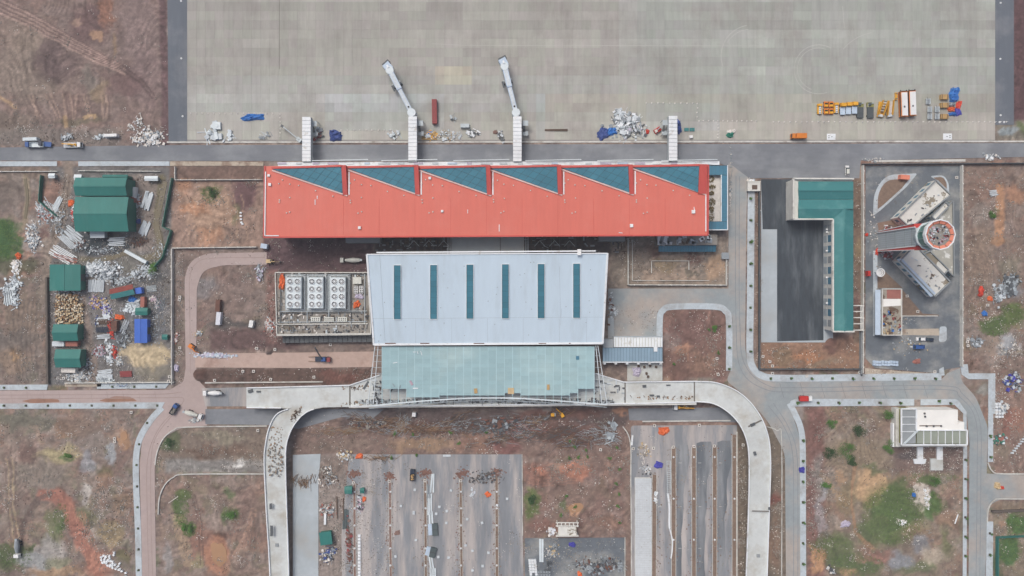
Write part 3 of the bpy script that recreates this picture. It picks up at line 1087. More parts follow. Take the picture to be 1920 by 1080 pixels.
pv_s5 = pave([(1850, 978), (1862, 978), (1861, 1110), (1848, 1110)])
pave([(1800, 683), (1814, 683), (1816, 700), (1866, 700), (1866, 776), (1853, 776), (1853, 711), (1816, 711), (1803, 702)], z=0.126)
pave([(1614, 700), (1617, 700), (1617, 705), (1614, 705)])
pave([(1761, 692), (1769, 688), (1771, 704), (1761, 704)], z=0.126)
pave([(1640, 300.5), (1810, 298.5), (1810, 303), (1640, 304)], 'kerb')
pave([(1622, 690), (1640, 692), (1760, 701), (1622, 703)], 'pavement_beige', z=0.02, name='gravel_verge')
# paved entrance court and the white paved walk through the car park
pave([(1176, 680), (1242, 680), (1242, 714), (1176, 714)], 'deck', z=0.10)
pave([(1140, 596), (1151, 596), (1151, 636), (1140, 636)], 'concrete_pale', z=0.10)
walk = pave([(1190, 895), (1221, 895), (1223, 1110), (1190, 1110)], 'kerb', z=0.06, name='paved_walk')
rg = random.Random(9)
mb = MB()
for iy in range(46):
    for ix in range(7):
        x, y = 1191 + ix * 4.4 + (iy % 2) * 0.0, 897 + iy * 4.4
        a, b = at(x, y), at(x + 4.15, y + 4.15)
        mb.box((a[0] + b[0]) / 2, (a[1] + b[1]) / 2, 0.10 + rg.uniform(0, 0.02), b[0] - a[0], a[1] - b[1], 0.08)
o = mb.build('paver', 'paver_pale', walk, world=False)
o['kind'] = 'stuff'

# ================================================================== BUILDINGS
def clip_poly(poly, tri):
    """Sutherland-Hodgman: poly clipped by convex tri (counter-clockwise)"""
    out = poly
    for i in range(len(tri)):
        a, b = tri[i], tri[(i + 1) % len(tri)]
        inp, out = out, []
        if not inp:
            return []
        sd = lambda p: (b[0] - a[0]) * (p[1] - a[1]) - (b[1] - a[1]) * (p[0] - a[0])
        for j in range(len(inp)):
            p, q = inp[j - 1], inp[j]
            sp, sq = sd(p), sd(q)
            if sq >= 0:
                if sp < 0:
                    t = sp / (sp - sq)
                    out.append((p[0] + (q[0] - p[0]) * t, p[1] + (q[1] - p[1]) * t))
                out.append(q)
            elif sp >= 0:
                t = sp / (sp - sq)
                out.append((p[0] + (q[0] - p[0]) * t, p[1] + (q[1] - p[1]) * t))
    return out


def inset(poly, d):
    cx, cy = sum(p[0] for p in poly) / len(poly), sum(p[1] for p in poly) / len(poly)
    out = []
    for x, y in poly:
        l = math.hypot(x - cx, y - cy)
        k = max(0.0, 1 - d / max(l, 1e-6))
        out.append((cx + (x - cx) * k, cy + (y - cy) * k))
    return out


def area(poly):
    return abs(sum(p[0] * q[1] - q[0] * p[1] for p, q in zip(poly, poly[1:] + poly[:1]))) / 2


def pts_at(pts, z):
    return [at(x, y, z)[:2] for x, y in pts]


def windows_on(parent, a, b, z0, z1, n, mat='glass_dark', depth=0.12, fill=0.7, name='window'):
    """n window boxes standing slightly proud of the wall from a to b (world xy)"""
    d = np.array(b) - np.array(a)
    L_ = np.linalg.norm(d)
    d = d / L_
    rz = math.atan2(d[1], d[0])
    for i in range(n):
        c = np.array(a) + d * L_ * (i + 0.5) / n
        MB().box(c[0], c[1], (z0 + z1) / 2, L_ / n * fill, depth * 2, z1 - z0, rz).build(name, mat, parent)


# ------------------------------------------------------------------ red-roofed concourse
zc = 20.0
c0 = at(912, 378, zc)
con = thing('concourse', 'long terminal concourse under a red roof with six sawtooth teal skylights', 'terminal', (c0[0], c0[1], 0))
out = [(497, 311.5), (1328, 309), (1327, 441), (495, 445)]
MB().prism(pts_at(out, zc), zc - 1.4, zc).build('roof', 'roof_red', con)
roof = con.children[0]
BASE[roof.name] = BASE[con.name]
MB().prism(pts_at([(506, 318), (1318, 315), (1317, 433), (505, 437)], zc), -0.2, zc - 1.42).build('wall', 'glass_dark', con)
for k in range(28):
    x = 510 + k * 30
    p = at(x, 437, zc)
    MB().box(p[0], p[1] - 0.1, (zc - 1.5) / 2, 0.7, 0.7, zc - 1.6).build('column', 'wall_plaster', con)
# upstands round the roof
for a, b in (((497, 311.5), (495, 445)), ((495, 445), (1327, 441)), ((1327, 441), (1328, 309))):
    p, q = at(*a, zc), at(*b, zc)
    MB().bar((p[0], p[1], zc + 0.2), (q[0], q[1], zc + 0.2), 0.7, 0.45).build('parapet', 'roof_red_dark', roof)
tri = [((510, 317), (640, 313), (643, 363)), ((652, 316), (776, 313), (778.5, 362.5)), ((786, 317), (911, 313), (913, 363)),
       ((919, 316), (1044, 312.5), (1046, 362)), ((1053, 315), (1178, 312), (1180, 361.5)), ((1187, 314), (1311, 311.5), (1309, 361))]
for i, (A, Bq, Cq) in enumerate(tri):
    za, zb, zcc = zc + 0.5, zc + 2.6, zc + 0.5
    A3, B3, C3 = at(*A, za), at(*Bq, zb), at(*Cq, zcc)
    sk = MB().plate([A3, B3, C3], 0.25).build('skylight', 'frame_dark', con)
    BASE[sk.name] = BASE[con.name]
    # panes on a skewed grid, each its own plate lying on the skylight plane
    n_ = np.cross(np.array(B3) - np.array(A3), np.array(C3) - np.array(A3))
    zf = lambda x, y: A3[2] - (n_[0] * (x - A3[0]) + n_[1] * (y - A3[1])) / n_[2]
    t2 = [A3[:2], C3[:2], B3[:2]]
    if (t2[1][0] - t2[0][0]) * (t2[2][1] - t2[0][1]) - (t2[1][1] - t2[0][1]) * (t2[2][0] - t2[0][0]) < 0:
        t2 = t2[::-1]
    u = np.array((math.cos(math.radians(-22)), math.sin(math.radians(-22)))) * 3.4
    w = np.array((math.cos(math.radians(48)), math.sin(math.radians(48)))) * 3.4
    o_ = np.array(A3[:2])
    for iu in range(-8, 16):
        for iw in range(-12, 12):
            q = [tuple(o_ + u * (iu + a) + w * (iw + b)) for a, b in ((0, 0), (1, 0), (1, 1), (0, 1))]
            pl = clip_poly(q, t2)
            if len(pl) < 3 or area(pl) < 0.8:
                continue
            pl = inset(pl, 0.13)
            MB().plate([(x, y, zf(x, y) + 0.08) for x, y in pl], 0.07).build('pane', 'glass_teal', sk)
    # red beams along the north edge and the rising end, white flashings along the valley
    MB().bar((A3[0], A3[1] + 0.5, za + .2), (B3[0], B3[1] + 0.5, zb + .2), 0.9, 0.6).build('ridge_beam', 'roof_red_dark', sk)
    wd = 1.9 if i < 5 else 3.7
    dx = wd / 2 + 0.1
    MB().hexa([(C3[0] + .05, C3[1] - .6, zc), (C3[0] + 2 * dx, C3[1] - .6, zc), (B3[0] + 2 * dx, B3[1] + 0.9, zc), (B3[0] + .05, B3[1] + 0.9, zc)],
              [(C3[0] + .05, C3[1] - .6, zcc + .3), (C3[0] + 2 * dx, C3[1] - .6, zcc + .1), (B3[0] + 2 * dx, B3[1] + 0.9, zb + .1), (B3[0] + .05, B3[1] + 0.9, zb + .3)]).build('end_beam', 'roof_red_dark', sk)
    MB().bar((A3[0], A3[1] - .6, zc + .3), (C3[0] + 2 * dx, C3[1] - 1.0, zc + .3), 0.6, 0.5).build('flashing', 'flash_pink', sk)
    if i < 5:
        MB().box(C3[0] + 2 * dx + .75, (B3[1] + C3[1]) / 2 - 1.2, zc + .15, 0.55, 11.0, 0.3).build('gutter', 'trim_white', sk)
rg = random.Random(3)
vents = []
for k in range(6):
    b = 644 + (k - 1) * 134
    for dx, dy in ((20, 337), (13, 344), (33, 346), (51, 347), (82, 358), (13, 375), (13, 379), (33, 371), (114, 367), (33, 397), (27, 400)):
        x = b + dx
        if 505 < x < 1318:
            vents.append((x + rg.uniform(-1, 1), dy + rg.uniform(-1, 1)))
for x, y in vents:
    p = at(x, y, zc + .3)
    MB().box(p[0], p[1], zc + .25, .5, .5, .5).build('roof_vent', 'paint_offwhite', roof)
for x, y, s_ in ((674, 427, 1.3), (829, 396, 1.1), (1184, 423, 1.5), (1300, 397, 1.6), (506, 346, 1.3), (504, 329, 1.1), (806, 334, 1.2)):
    p = at(x, y, zc + .4)
    MB().box(p[0], p[1], zc + .4, s_, s_, .8).build('roof_hatch', 'paint_white', roof)
for x in (644, 711, 778, 845, 912, 979, 1046, 1113, 1180, 1247):
    a, b = at(x, 372, zc), at(x, 440, zc)
    MB().bar((a[0], a[1], zc + .02), (b[0], b[1], zc + .02), .10, .06).build('seam', 'seam_red', roof)
for a, b in (((498.5, 322), (497, 442)), ((497, 442), (523, 442)), ((1323, 364), (1323, 434))):
    p, q = at(*a, zc), at(*b, zc)
    MB().bar((p[0], p[1], zc + .35), (q[0], q[1], zc + .35), .45, .3).build('white_pipe', 'trim_white', roof)
for a, b in (((591, 374), (591, 384)), ((595, 367), (595, 373)), ((936, 421), (936, 434)), ((877, 393), (877, 400)), ((1301, 388), (1302, 394)), ((1160, 436), (1167, 437))):
    p, q = at(*a, zc), at(*b, zc)
    MB().bar((p[0], p[1], zc + .12), (q[0], q[1], zc + .12), .3, .2).build('offcut', 'trim_white', roof)
# north gallery with white roof deck
MB().prism(pts_at([(521, 304), (1349, 302), (1349, 309), (521, 312)], 7.5), -0.2, 7.5).build('gallery', 'trim_white', con)
for k in range(26):
    x = 528 + k * 32
    p = at(x, 306, 8)
    MB().box(p[0], p[1], 7.7, rg.uniform(2, 6), .9, .25).build('roof_sheet', rg.choice(['paint_pale_blue', 'scrap_white', 'tarp_mauve', 'trim_white']), con)
for x0 in (585, 715, 850, 985, 1120, 1240):
    p, q = at(x0, 301.2, 9), at(x0 + 105, 299, 9)
    MB().bar((p[0], p[1], 9), (q[0], q[1], 9), .35, .35).build('eaves_rail', 'steel_pale', con)
# ventilation boxes under the south eave
for x0, x1, y1, zz in ((648, 712, 455, 6), (1123, 1172, 452, 6)):
    MB().prism(pts_at([(x0, 441), (x1, 441), (x1, y1), (x0, y1)], zz), -.2, zz).build('plant_room', 'wall_grey', con)

# ------------------------------------------------------------------ VIP wing with blue-grey ring canopy at the east end
zv = 7.0
cv = at(1345, 370, zv)
vip = thing('lounge_wing', 'low lounge wing with blue glass ring canopy round a planted white court', 'building', (cv[0], cv[1], 0))
MB().prism(pts_at([(1328, 328), (1353, 328), (1353, 416), (1328, 416)], 4.5), -.2, 4.5).build('court_floor', 'stone_white', vip)
for x0, y0, x1, y1 in ((1326, 310, 1364, 328.5), (1352, 328.5, 1364, 415), (1326, 415, 1364, 431)):
    MB().prism(pts_at([(x0, y0), (x1, y0), (x1, y1), (x0, y1)], zv), zv - .5, zv).build('canopy', 'frame_dark', vip)
    if x1 - x0 > 20:
        for k in range(5):
            xa = x0 + 2 + k * 7.2
            MB().prism(pts_at([(xa, y0 + 1), (xa + 6.8, y0 + 1), (xa + 6.8, y1 - 1), (xa, y1 - 1)], zv + .1), zv, zv + .1).build('pane', 'glass_slate', vip)
    else:
        for k in range(12):
            ya = y0 + .5 + k * 7.2
            MB().prism(pts_at([(x0 + .6, ya), (x1 - .6, ya), (x1 - .6, ya + 6.8), (x0 + .6, ya + 6.8)], zv + .1), zv, zv + .1).build('pane', 'glass_slate', vip)
MB().prism(pts_at([(1329, 312), (1362, 312), (1362, 429), (1329, 429)], 4), -.2, 4.2).build('wall', 'glass_dark', vip)
for a, b in (((1364, 310), (1364, 431)), ((1326, 431), (1364, 431)), ((1352, 328), (1352, 415))):
    p, q = at(*a, zv), at(*b, zv)
    MB().bar((p[0], p[1], zv + .15), (q[0], q[1], zv + .15), .4, .5).build('edge_trim', 'trim_white', vip)
rg = random.Random(14)
mb = MB()
for cx, cy, rx, ry in ((1333, 335, 6, 7), (1336, 350, 6, 4), (1334, 362, 5, 4), (1335, 378, 8, 8), (1334, 392, 5, 5), (1333, 406, 7, 9)):
    for k in range(60):
        a, r = rg.uniform(0, 6.28), math.sqrt(rg.random())
        p = at(cx + rx * r * math.cos(a), cy + ry * r * math.sin(a), 5)
        mb.leafq(p[0], p[1], 4.6 + rg.uniform(0, .7), rg.uniform(.25, .55), rg)
mb.build('planting', 'planter_green', vip)['kind'] = 'stuff'

# annex south of the concourse
za = 6.5
ca_ = at(1288, 458, za)
ann = thing('service_annex', 'flat annex with cluttered pale roof and blue glass lean-to beside the concourse', 'building', (ca_[0], ca_[1], 0))
MB().prism(pts_at([(1233, 441), (1345, 440), (1345, 459), (1233, 460)], za), -.2, za).build('roof', 'roof_concrete', ann)
MB().plate([at(1235, 461, 5.5), at(1343, 460, 5.5), at(1342, 472, 4), at(1235, 472, 4)], .3).build('canopy', 'glass_slate', ann)
for k in range(22):
    x = 1236 + k * 5
    p, q = at(x, 461, 5.6), at(x, 472, 4.1)
    MB().bar(p, q, .12, .12).build('glazing_bar', 'frame_dark', ann)
for k in range(26):
    p = at(rg.uniform(1236, 1342), rg.uniform(444, 457), za)
    MB().box(p[0], p[1], za + .2, rg.uniform(.5, 3), rg.uniform(.5, 2), .4, rg.uniform(0, 3)).build('roof_clutter', rg.choice(['scrap_white', 'trim_white', 'scrap_grey', 'wood_dark']), ann)
MB().prism(pts_at([(1233, 443), (1254, 442.5), (1254, 458), (1233, 459)], za + .3), za, za + .3).build('roof_sheet', 'trim_white', ann)

# ------------------------------------------------------------------ link between concourse and hall
cl = at(912, 460, 6)
lk = thing('link_building', 'flat grey concrete link between the red roof and the pale blue hall', 'building', (cl[0], cl[1], 0))
MB().prism(pts_at([(846, 438), (983, 438), (983, 480), (846, 480)], 6), -.2, 6).build('roof', 'concrete_pale', lk)
for x in (938,):
    p, q = at(x, 440, 6.1), at(x, 478, 6.1)
    MB().bar(p, q, .25, .2).build('joint', 'deck_joint', lk)
rg = random.Random(17)
mb = MB()
for k in range(150):
    x = rg.choice((rg.uniform(705, 845), rg.uniform(985, 1175)))
    p = at(x, rg.uniform(446, 474))
    mb.cur = rg.choice((0, 1, 2))
    mb.box(p[0], p[1], .2, rg.uniform(.5, 3.2), rg.uniform(.2, .9), .4, rg.choice((0, 1.57, rg.uniform(0, 3))))
mb.build('site_debris', ['scrap_dark', 'scrap_grey', 'wood_dark'], lk)['kind'] = 'stuff'
for side, x0, x1 in (('w', 752, 842), ('e', 988, 1080)):
    for k in range(7):
        x = x0 + (x1 - x0) * k / 6
        MB().bar(at(x, 446, 7), at(x, 474, 7), .22, .3).build('roof_beam', 'steel_dark', lk)
    for y in (448, 459, 470):
        MB().bar(at(x0, y, 7.3), at(x1, y, 7.3), .22, .3).build('roof_beam', 'steel_dark', lk)
    for k in range(3):
        x = x0 + 14 + k * 28
        MB().bar(at(x, 462, 7.5), at(x + 10, 451, 7.5), .18, .2).build('brace', 'steel', lk)
        MB().bar(at(x + 20, 462, 7.5), at(x + 10, 451, 7.5), .18, .2).build('brace', 'steel', lk)
for x in (840, 844, 986, 990):
    MB().bar(at(x, 444, 8), at(x, 476, 8), .3, .3).build('roof_beam', 'steel', lk)

# ------------------------------------------------------------------ check-in hall with pale blue roof
zn, zs = 26.0, 16.0


def hz(y):
    return zn + (zs - zn) * (y - 475) / 171.0


def hp(x, y, dz=0.0):
    z = hz(y) + dz
    p = at(x, y, z)
    return p


ch = at(914, 560, 20)
hall = thing('terminal_hall', 'check-in hall with pale blue metal roof and six long teal skylights', 'terminal', (ch[0], ch[1], 0))
hr = MB().plate([hp(688, 477), hp(1139, 475), hp(1130, 644), hp(701, 647)], .9).build('roof', 'roof_light', hall)
BASE[hr.name] = BASE[hall.name]
w4 = [hp(700, 486), hp(1127, 484), hp(1119, 638), hp(712, 640)]
MB().hexa([(p[0], p[1], -.2) for p in w4[::-1]], [(p[0], p[1], p[2] - 1.0) for p in w4[::-1]]).build('wall', 'wall_grey', hall)
for k in range(6):
    x = (745, 813, 881, 947.5, 1014.5, 1081)[k]
    y0 = 497.5 - k * .6
    ys = 598.5 - k * .5
    sk = MB().plate([hp(x - 6.3, y0, .55), hp(x + 6.3, y0, .55), hp(x + 6.6, ys, .55), hp(x - 6.2, ys, .55)], .6).build('skylight', 'frame_dark', hall)
    BASE[sk.name] = BASE[hall.name]
    for a_, b_ in (((x - 6.8, y0 - .5), (x - 6.8, ys + .5)), ((x + 6.9, y0 - .5), (x + 7.0, ys + .5)), ((x - 6.8, y0 - .6), (x + 6.9, y0 - .6)), ((x - 6.8, ys + .6), (x + 7.0, ys + .6))):
        MB().bar(hp(*a_, .3), hp(*b_, .3), .22, .5).build('flashing', 'trim_white', sk)
    for j in range(10):
        ya, yb = y0 + (ys - y0) * j / 10 + .3, y0 + (ys - y0) * (j + 1) / 10 - .05
        MB().plate([hp(x - 5.7, ya, .66), hp(x + 5.7, ya, .66), hp(x + 5.9, yb, .66), hp(x - 5.6, yb, .66)], .1).build('pane', 'glass_teal', sk)
for a, b, w in (((688, 477), (701, 647), .9), ((1139, 475), (1130, 644), .9), ((701, 646), (1130, 643.5), 1.0), ((688, 477), (1139, 475), .5)):
    p, q = hp(*a, .1), hp(*b, .1)
    MB().bar(p, q, w, .5).build('edge_trim', 'trim_white', hall)
p, q = hp(706, 473.5, -.6), hp(1117, 470.5, -.6)
MB().bar(p, q, .6, .6).build('gutter', 'trim_white', hall)
for x0, x1 in ((722, 742), (788, 805), (888, 908), (1010, 1024), (1060, 1070), (1070, 1080)):
    p, q = hp(x0, 644, .2), hp(x1, 643.8, .2)
    MB().bar(p, q, .4, .3).build('gutter_opening', 'rust', hall)
for x in (779.5, 847, 914, 981, 1049, 1100):
    MB().bar(hp(x, 597, .04), hp(x, 643, .04), .14, .08).build('seam', 'seam_light', hr)
MB().bar(hp(696, 597.5, .04), hp(1132, 594.5, .04), .16, .08).build('seam', 'seam_light', hr)
for a, b in (((1049, 500), (1051, 596)), ((1053, 577), (1051, 610)), ((712, 478), (722, 640))):
    MB().bar(hp(*a, .04), hp(*b, .04), .16, .06).build('lap_joint', 'seam_light', hr)
p = hp(1086, 473, .5)
MB().box(p[0], p[1], p[2] + .4, 1.7, 2.8, 1.4).build('vent_box', 'paint_white', hall)
rg = random.Random(22)
for k in range(42):
    x, y = rg.uniform(700, 1125), rg.uniform(484, 640)
    if any(abs(x - sx) < 9 for sx in (745, 813, 881, 947.5, 1014.5, 1081)):
        continue
    p = hp(x, y, .1)
    MB().box(p[0], p[1], p[2], .35, .35, .2).build('fixing', 'scrap_grey', hr)

# ------------------------------------------------------------------ glass entrance canopy
zg0, zg1 = 14.5, 12.5


def gp(x, y, dz=0.0):
    z = zg0 + (zg1 - zg0) * (y - 648) / 100.0 + dz
    return at(x, y, z)


cg = at(915, 700, 13)
can = thing('glass_canopy', 'aqua glass canopy in steel frames over the departures kerb', 'canopy', (cg[0], cg[1], 0))
ncx, nry = 26, 12
gx0, gx1, gy0, gy1 = 716.5, 1114.0, 649.5, 745.0
miss = set()
for c in range(3):
    for r in (10, 11):
        miss.add((c, r))
for c in (23, 24, 25):
    miss.add((c, 11))
miss |= {(24, 10), (25, 10), (15, 11), (16, 11)}
for c in range(5, 15):
    if c not in (9,):
        pass
for c in range(ncx):
    for r in range(nry):
        if (c, r) in miss:
            continue
        xa, xb = gx0 + (gx1 - gx0) * c / ncx, gx0 + (gx1 - gx0) * (c + 1) / ncx
        ya, yb = gy0 + (gy1 - gy0) * r / nry, gy0 + (gy1 - gy0) * (r + 1) / nry
        if r == 11 and 6 < c < 23:
            yb -= 3.5
        MB().plate([gp(xa + .3, ya + .05), gp(xb - .3, ya + .05), gp(xb - .3, yb - .05), gp(xa + .3, yb - .05)], .08).build('pane', 'glass_aqua', can)
for c in range(ncx + 1):
    x = gx0 + (gx1 - gx0) * c / ncx
    MB().bar(gp(x, gy0, -.16), gp(x, 750 if 6 < c < 21 else 756, -.16), .20 if c % 2 else .30, .5).build('rafter', 'rafter_pale', can)
for r in range(nry + 1):
    y = gy0 + (gy1 - gy0) * r / nry
    MB().bar(gp(gx0, y, -.35), gp(gx1, y, -.35), .10, .2).build('purlin', 'steel', can)
front = smooth_line([(692, 761), (730, 757.5), (790, 752), (860, 747.5), (915, 746), (975, 747), (1040, 751), (1100, 755.5), (1138, 758.5)], 3)
for a, b in zip(front, front[1:]):
    MB().bar(gp(*a), gp(*b), .55, .6).build('edge_beam', 'steel_pale', can)
for a, b in zip(front[::2], front[2::2]):
    MB().bar(gp(a[0], a[1] + 5, -2), gp(b[0], b[1] + 5, -2), .3, .4).build('lower_beam', 'steel', can)
for pts in (((703, 649), (690, 757)), ((709, 649), (700, 757)), ((1121, 648), (1138, 757)), ((1117, 648), (1128, 756))):
    MB().bar(gp(*pts[0]), gp(*pts[1]), .3, .5).build('side_truss', 'steel_pale', can)
for k in range(9):
    y = 656 + k * 11
    MB().bar(gp(703 - k * 1.45, y), gp(716, y), .18, .25).build('outrigger', 'steel', can)
    MB().bar(gp(1114, y), gp(1121.5 + k * 1.8, y), .18, .25).build('outrigger', 'steel', can)
for x, y in ((724, 715), (782, 712), (840, 712), (990, 712), (1048, 712), (1106, 715)):
    p = at(x, y, 12)
    MB().cyl(p[0], p[1], 7, 12.8, .45, .45, 10).build('column', 'steel_pale', can)
for x, y, w_, l_, a, m_ in ((771, 718, 1.1, 2.4, .5, 'scrap_pink'), (779, 728, 2.6, .5, 0, 'trim_white'), (1028, 726, 1.3, 2.6, 0, 'wood'), (892, 733, 1.6, 2.4, .1, 'wood'), (741, 680, 2.2, .3, .2, 'trim_white'),
                            (790, 662, .3, 2.2, .3, 'trim_white'), (783, 661, .3, 1.4, .4, 'trim_white'), (777, 660, 1.4, .3, 0, 'trim_white'), (958, 733, 3, 3, 0, 'insulation'), (1083, 671, 1.6, 1.8, 0, 'glass_slate'), (738, 722, .3, 1.8, .6, 'scrap_grey'), (750, 725, .3, 1.6, -.3, 'scrap_grey')):
    p = gp(x, y, .2)
    MB().box(p[0], p[1], p[2], w_, l_, .15, a).build('loose_sheet', m_, can)

# ------------------------------------------------------------------ elevated departures road and its ramps
zd = 6.5
via = thing('departures_viaduct', 'pale concrete elevated departures road with two curving ramps', 'viaduct', (*at(915, 735, zd)[:2], 0))


def ribbon(left, right, zl, name, mat, th, parent):
    o = None
    mb = MB()
    n = min(len(left), len(right))
    k = len(mb.v)
    for i in range(n):
        l, r = at(*left[i], zl[i]), at(*right[i], zl[i])
        mb.v += [l, r, (r[0], r[1], r[2] - th), (l[0], l[1], l[2] - th)]
    for i in range(n - 1):
        a, b = k + 4 * i, k + 4 * (i + 1)
        for p in range(4):
            q = (p + 1) % 4
            mb.face(a + p, b + p, b + q, a + q)
    mb.face(k, k + 1, k + 2, k + 3)
    b = k + 4 * (n - 1)
    mb.face(b + 3, b + 2, b + 1, b)
    return mb.build(name, mat, parent)


def parapet(line, zl, parent, w=.45, h=.9, mat='trim_white', name='parapet'):
    l2 = band(line, w / S)
    n = len(line)
    return ribbon(l2[:n], l2[n:][::-1], [z + h for z in zl], name, mat, h, parent)


MB().prism(pts_at([(462, 727), (655, 722), (712, 702), (1118, 700), (1170, 716), (1306, 714.5), (1306, 754), (1180, 757), (654, 763), (600, 764), (540, 766), (462, 765)], zd), zd - 1.3, zd).build('deck', 'deck', via)
for line in ([(462, 727.5), (655, 722.5), (712, 703)], [(1118, 701), (1170, 716.5), (1306, 715)], [(654, 762), (915, 759.5), (1180, 757), (1306, 754)], [(462, 764.5), (527, 765)]):
    parapet(line, [zd] * len(line), via)
MB().prism(pts_at([(654, 761), (1306, 755), (1306, 759), (654, 765)], zd + .2), zd - .9, zd + .2).build('edge_walk', 'wall_plaster', via)
Lr = smooth_line([(560, 762.5), (522, 774), (505, 800), (497, 835), (495, 870), (499, 960), (504, 1040), (508, 1130)], 6)
Rr = smooth_line([(610, 763), (578, 771), (556, 790), (541, 818), (535, 855), (537, 950), (540, 1040), (542, 1130)], 6)
zr = [zd + .012 - max(0, i - 18) * .13 for i in range(len(Lr))]
ribbon(Lr, Rr, zr, 'ramp_deck', 'deck', 1.1, via)
parapet(Lr[3:], zr[3:], via)
parapet(Rr[4:], zr[4:], via)
Lo = smooth_line([(1304, 715), (1345, 718), (1385, 735), (1416, 765), (1437, 805), (1445, 855), (1443, 950), (1440, 1040), (1437, 1130)], 6)
Ro = smooth_line([(1304, 753), (1335, 756), (1362, 770), (1385, 793), (1400, 825), (1405, 865), (1404, 950), (1401, 1040), (1398, 1130)], 6)
zr2 = [zd + .012 - max(0, i - 24) * .13 for i in range(len(Lo))]
ribbon(Lo, Ro, zr2, 'ramp_deck', 'deck', 1.1, via)
parapet(Lo, zr2, via)
parapet(Ro, zr2, via)
for x0, y0, x1, y1, ww in ((1172, 716, 1172, 755, .6), (1302, 716, 1302, 753, .6), (656, 724, 656, 760, .7), (1403, 800, 1430, 787, .8), (1410, 958, 1442, 959, .5)):
    a, b = at(x0, y0, zd + .06), at(x1, y1, zd + .06)
    MB().bar(a, b, ww, .06).build('deck_joint', 'deck_joint', via)
for line, zl in ((Lr, zr), (Rr, zr), (Lo, zr2), (Ro, zr2)):
    pass
for x, y in ((480, 745), (560, 745), (640, 742), (720, 735), (800, 735), (880, 735), (960, 735), (1040, 735), (1120, 735), (1200, 735), (1285, 735), (1410, 800), (1424, 880), (1422, 960), (1420, 1040), (515, 860), (517, 940), (521, 1020)):
    p = at(x, y, 3)
    MB().box(p[0], p[1], 2.2, 1.6, 1.6, 4.8).build('pier', 'wall_grey', via)
rg = random.Random(31)
# rubble-strewn and timber-covered patches on the deck
mb = MB()
for k in range(330):
    u = rg.random()
    if u < .45:
        x, y = rg.uniform(502, 530), rg.uniform(800, 893)
        m_ = rg.choice((0, 0, 2))
    elif u < .7:
        x, y = rg.uniform(640, 716), rg.gauss(755, 2) if rg.random() < .5 else rg.gauss(727, 2.5)
        m_ = rg.choice((1, 2, 2, 0))
    elif u < .85:
        x, y = rg.uniform(1180, 1300), rg.uniform(742, 749)
        m_ = rg.choice((1, 2, 2))
    else:
        t = rg.random()
        x, y = 548 + 14 * t + rg.uniform(-4, 4), 788 - 20 * t + rg.uniform(-5, 5)
        m_ = rg.choice((1, 1, 2))
    mb.cur = m_
    p = at(x, y, zd)
    if m_ == 1:
        mb.box(p[0], p[1], zd + .25, rg.uniform(.5, 1.8), rg.uniform(.12, .3), .2, rg.uniform(0, 3.1))
    else:
        mb.lump(p[0], p[1], zd - .1, rg.uniform(.2, .75), rg, .4)
o = mb.build('site_debris', ['stone_grey', 'wood_dark', 'timber'], via)
o['kind'] = 'stuff'
mb = MB()
for k in range(520):
    x = rg.uniform(668, 1150)
    y = 754 + 5 * math.cos((x - 915) / 235) * -1 + rg.gauss(2.5, 2.2)
    if rg.random() < .15:
        x, y = rg.choice((rg.uniform(700, 716), rg.uniform(1116, 1170))), rg.uniform(712, 752)
    mb.cur = rg.choice((0, 0, 1, 2, 3))
    p = at(x, y, zd)
    mb.box(p[0], p[1], zd + rg.uniform(.1, .9), rg.uniform(.4, 2.6), rg.uniform(.12, .7), rg.uniform(.1, .4), rg.choice((0, 0, 1.57, rg.uniform(0, 3))))
o = mb.build('site_debris', ['scrap_dark', 'scrap_grey', 'steel', 'scrap_white'], via)
o['kind'] = 'stuff'
for x, y, w_, l_, a in ((508, 949, 1.1, 2.8, 0), (509.5, 995, 1.2, 5.2, 0), (1222, 741, 2.2, .8, 0), (1234, 743, 1.6, .9, 0), (1208, 724, 1.8, 1.2, .1), (1253, 722, 2, .5, 0), (1411, 796, 2.4, 1.4, .4), (1415, 850, 1.2, 1.8, .3),
                        (1442, 953, .8, 1.3, 0), (686, 722, .8, 4.5, -.6), (735, 730, .6, 3, -.5), (485, 734, 2, .8, 0), (470, 733, 2.4, 1.5, .3)):
    p = at(x, y, zd)
    MB().box(p[0], p[1], zd + .3, w_, l_, .5, a).build('formwork_stack', 'steel_dark', via)

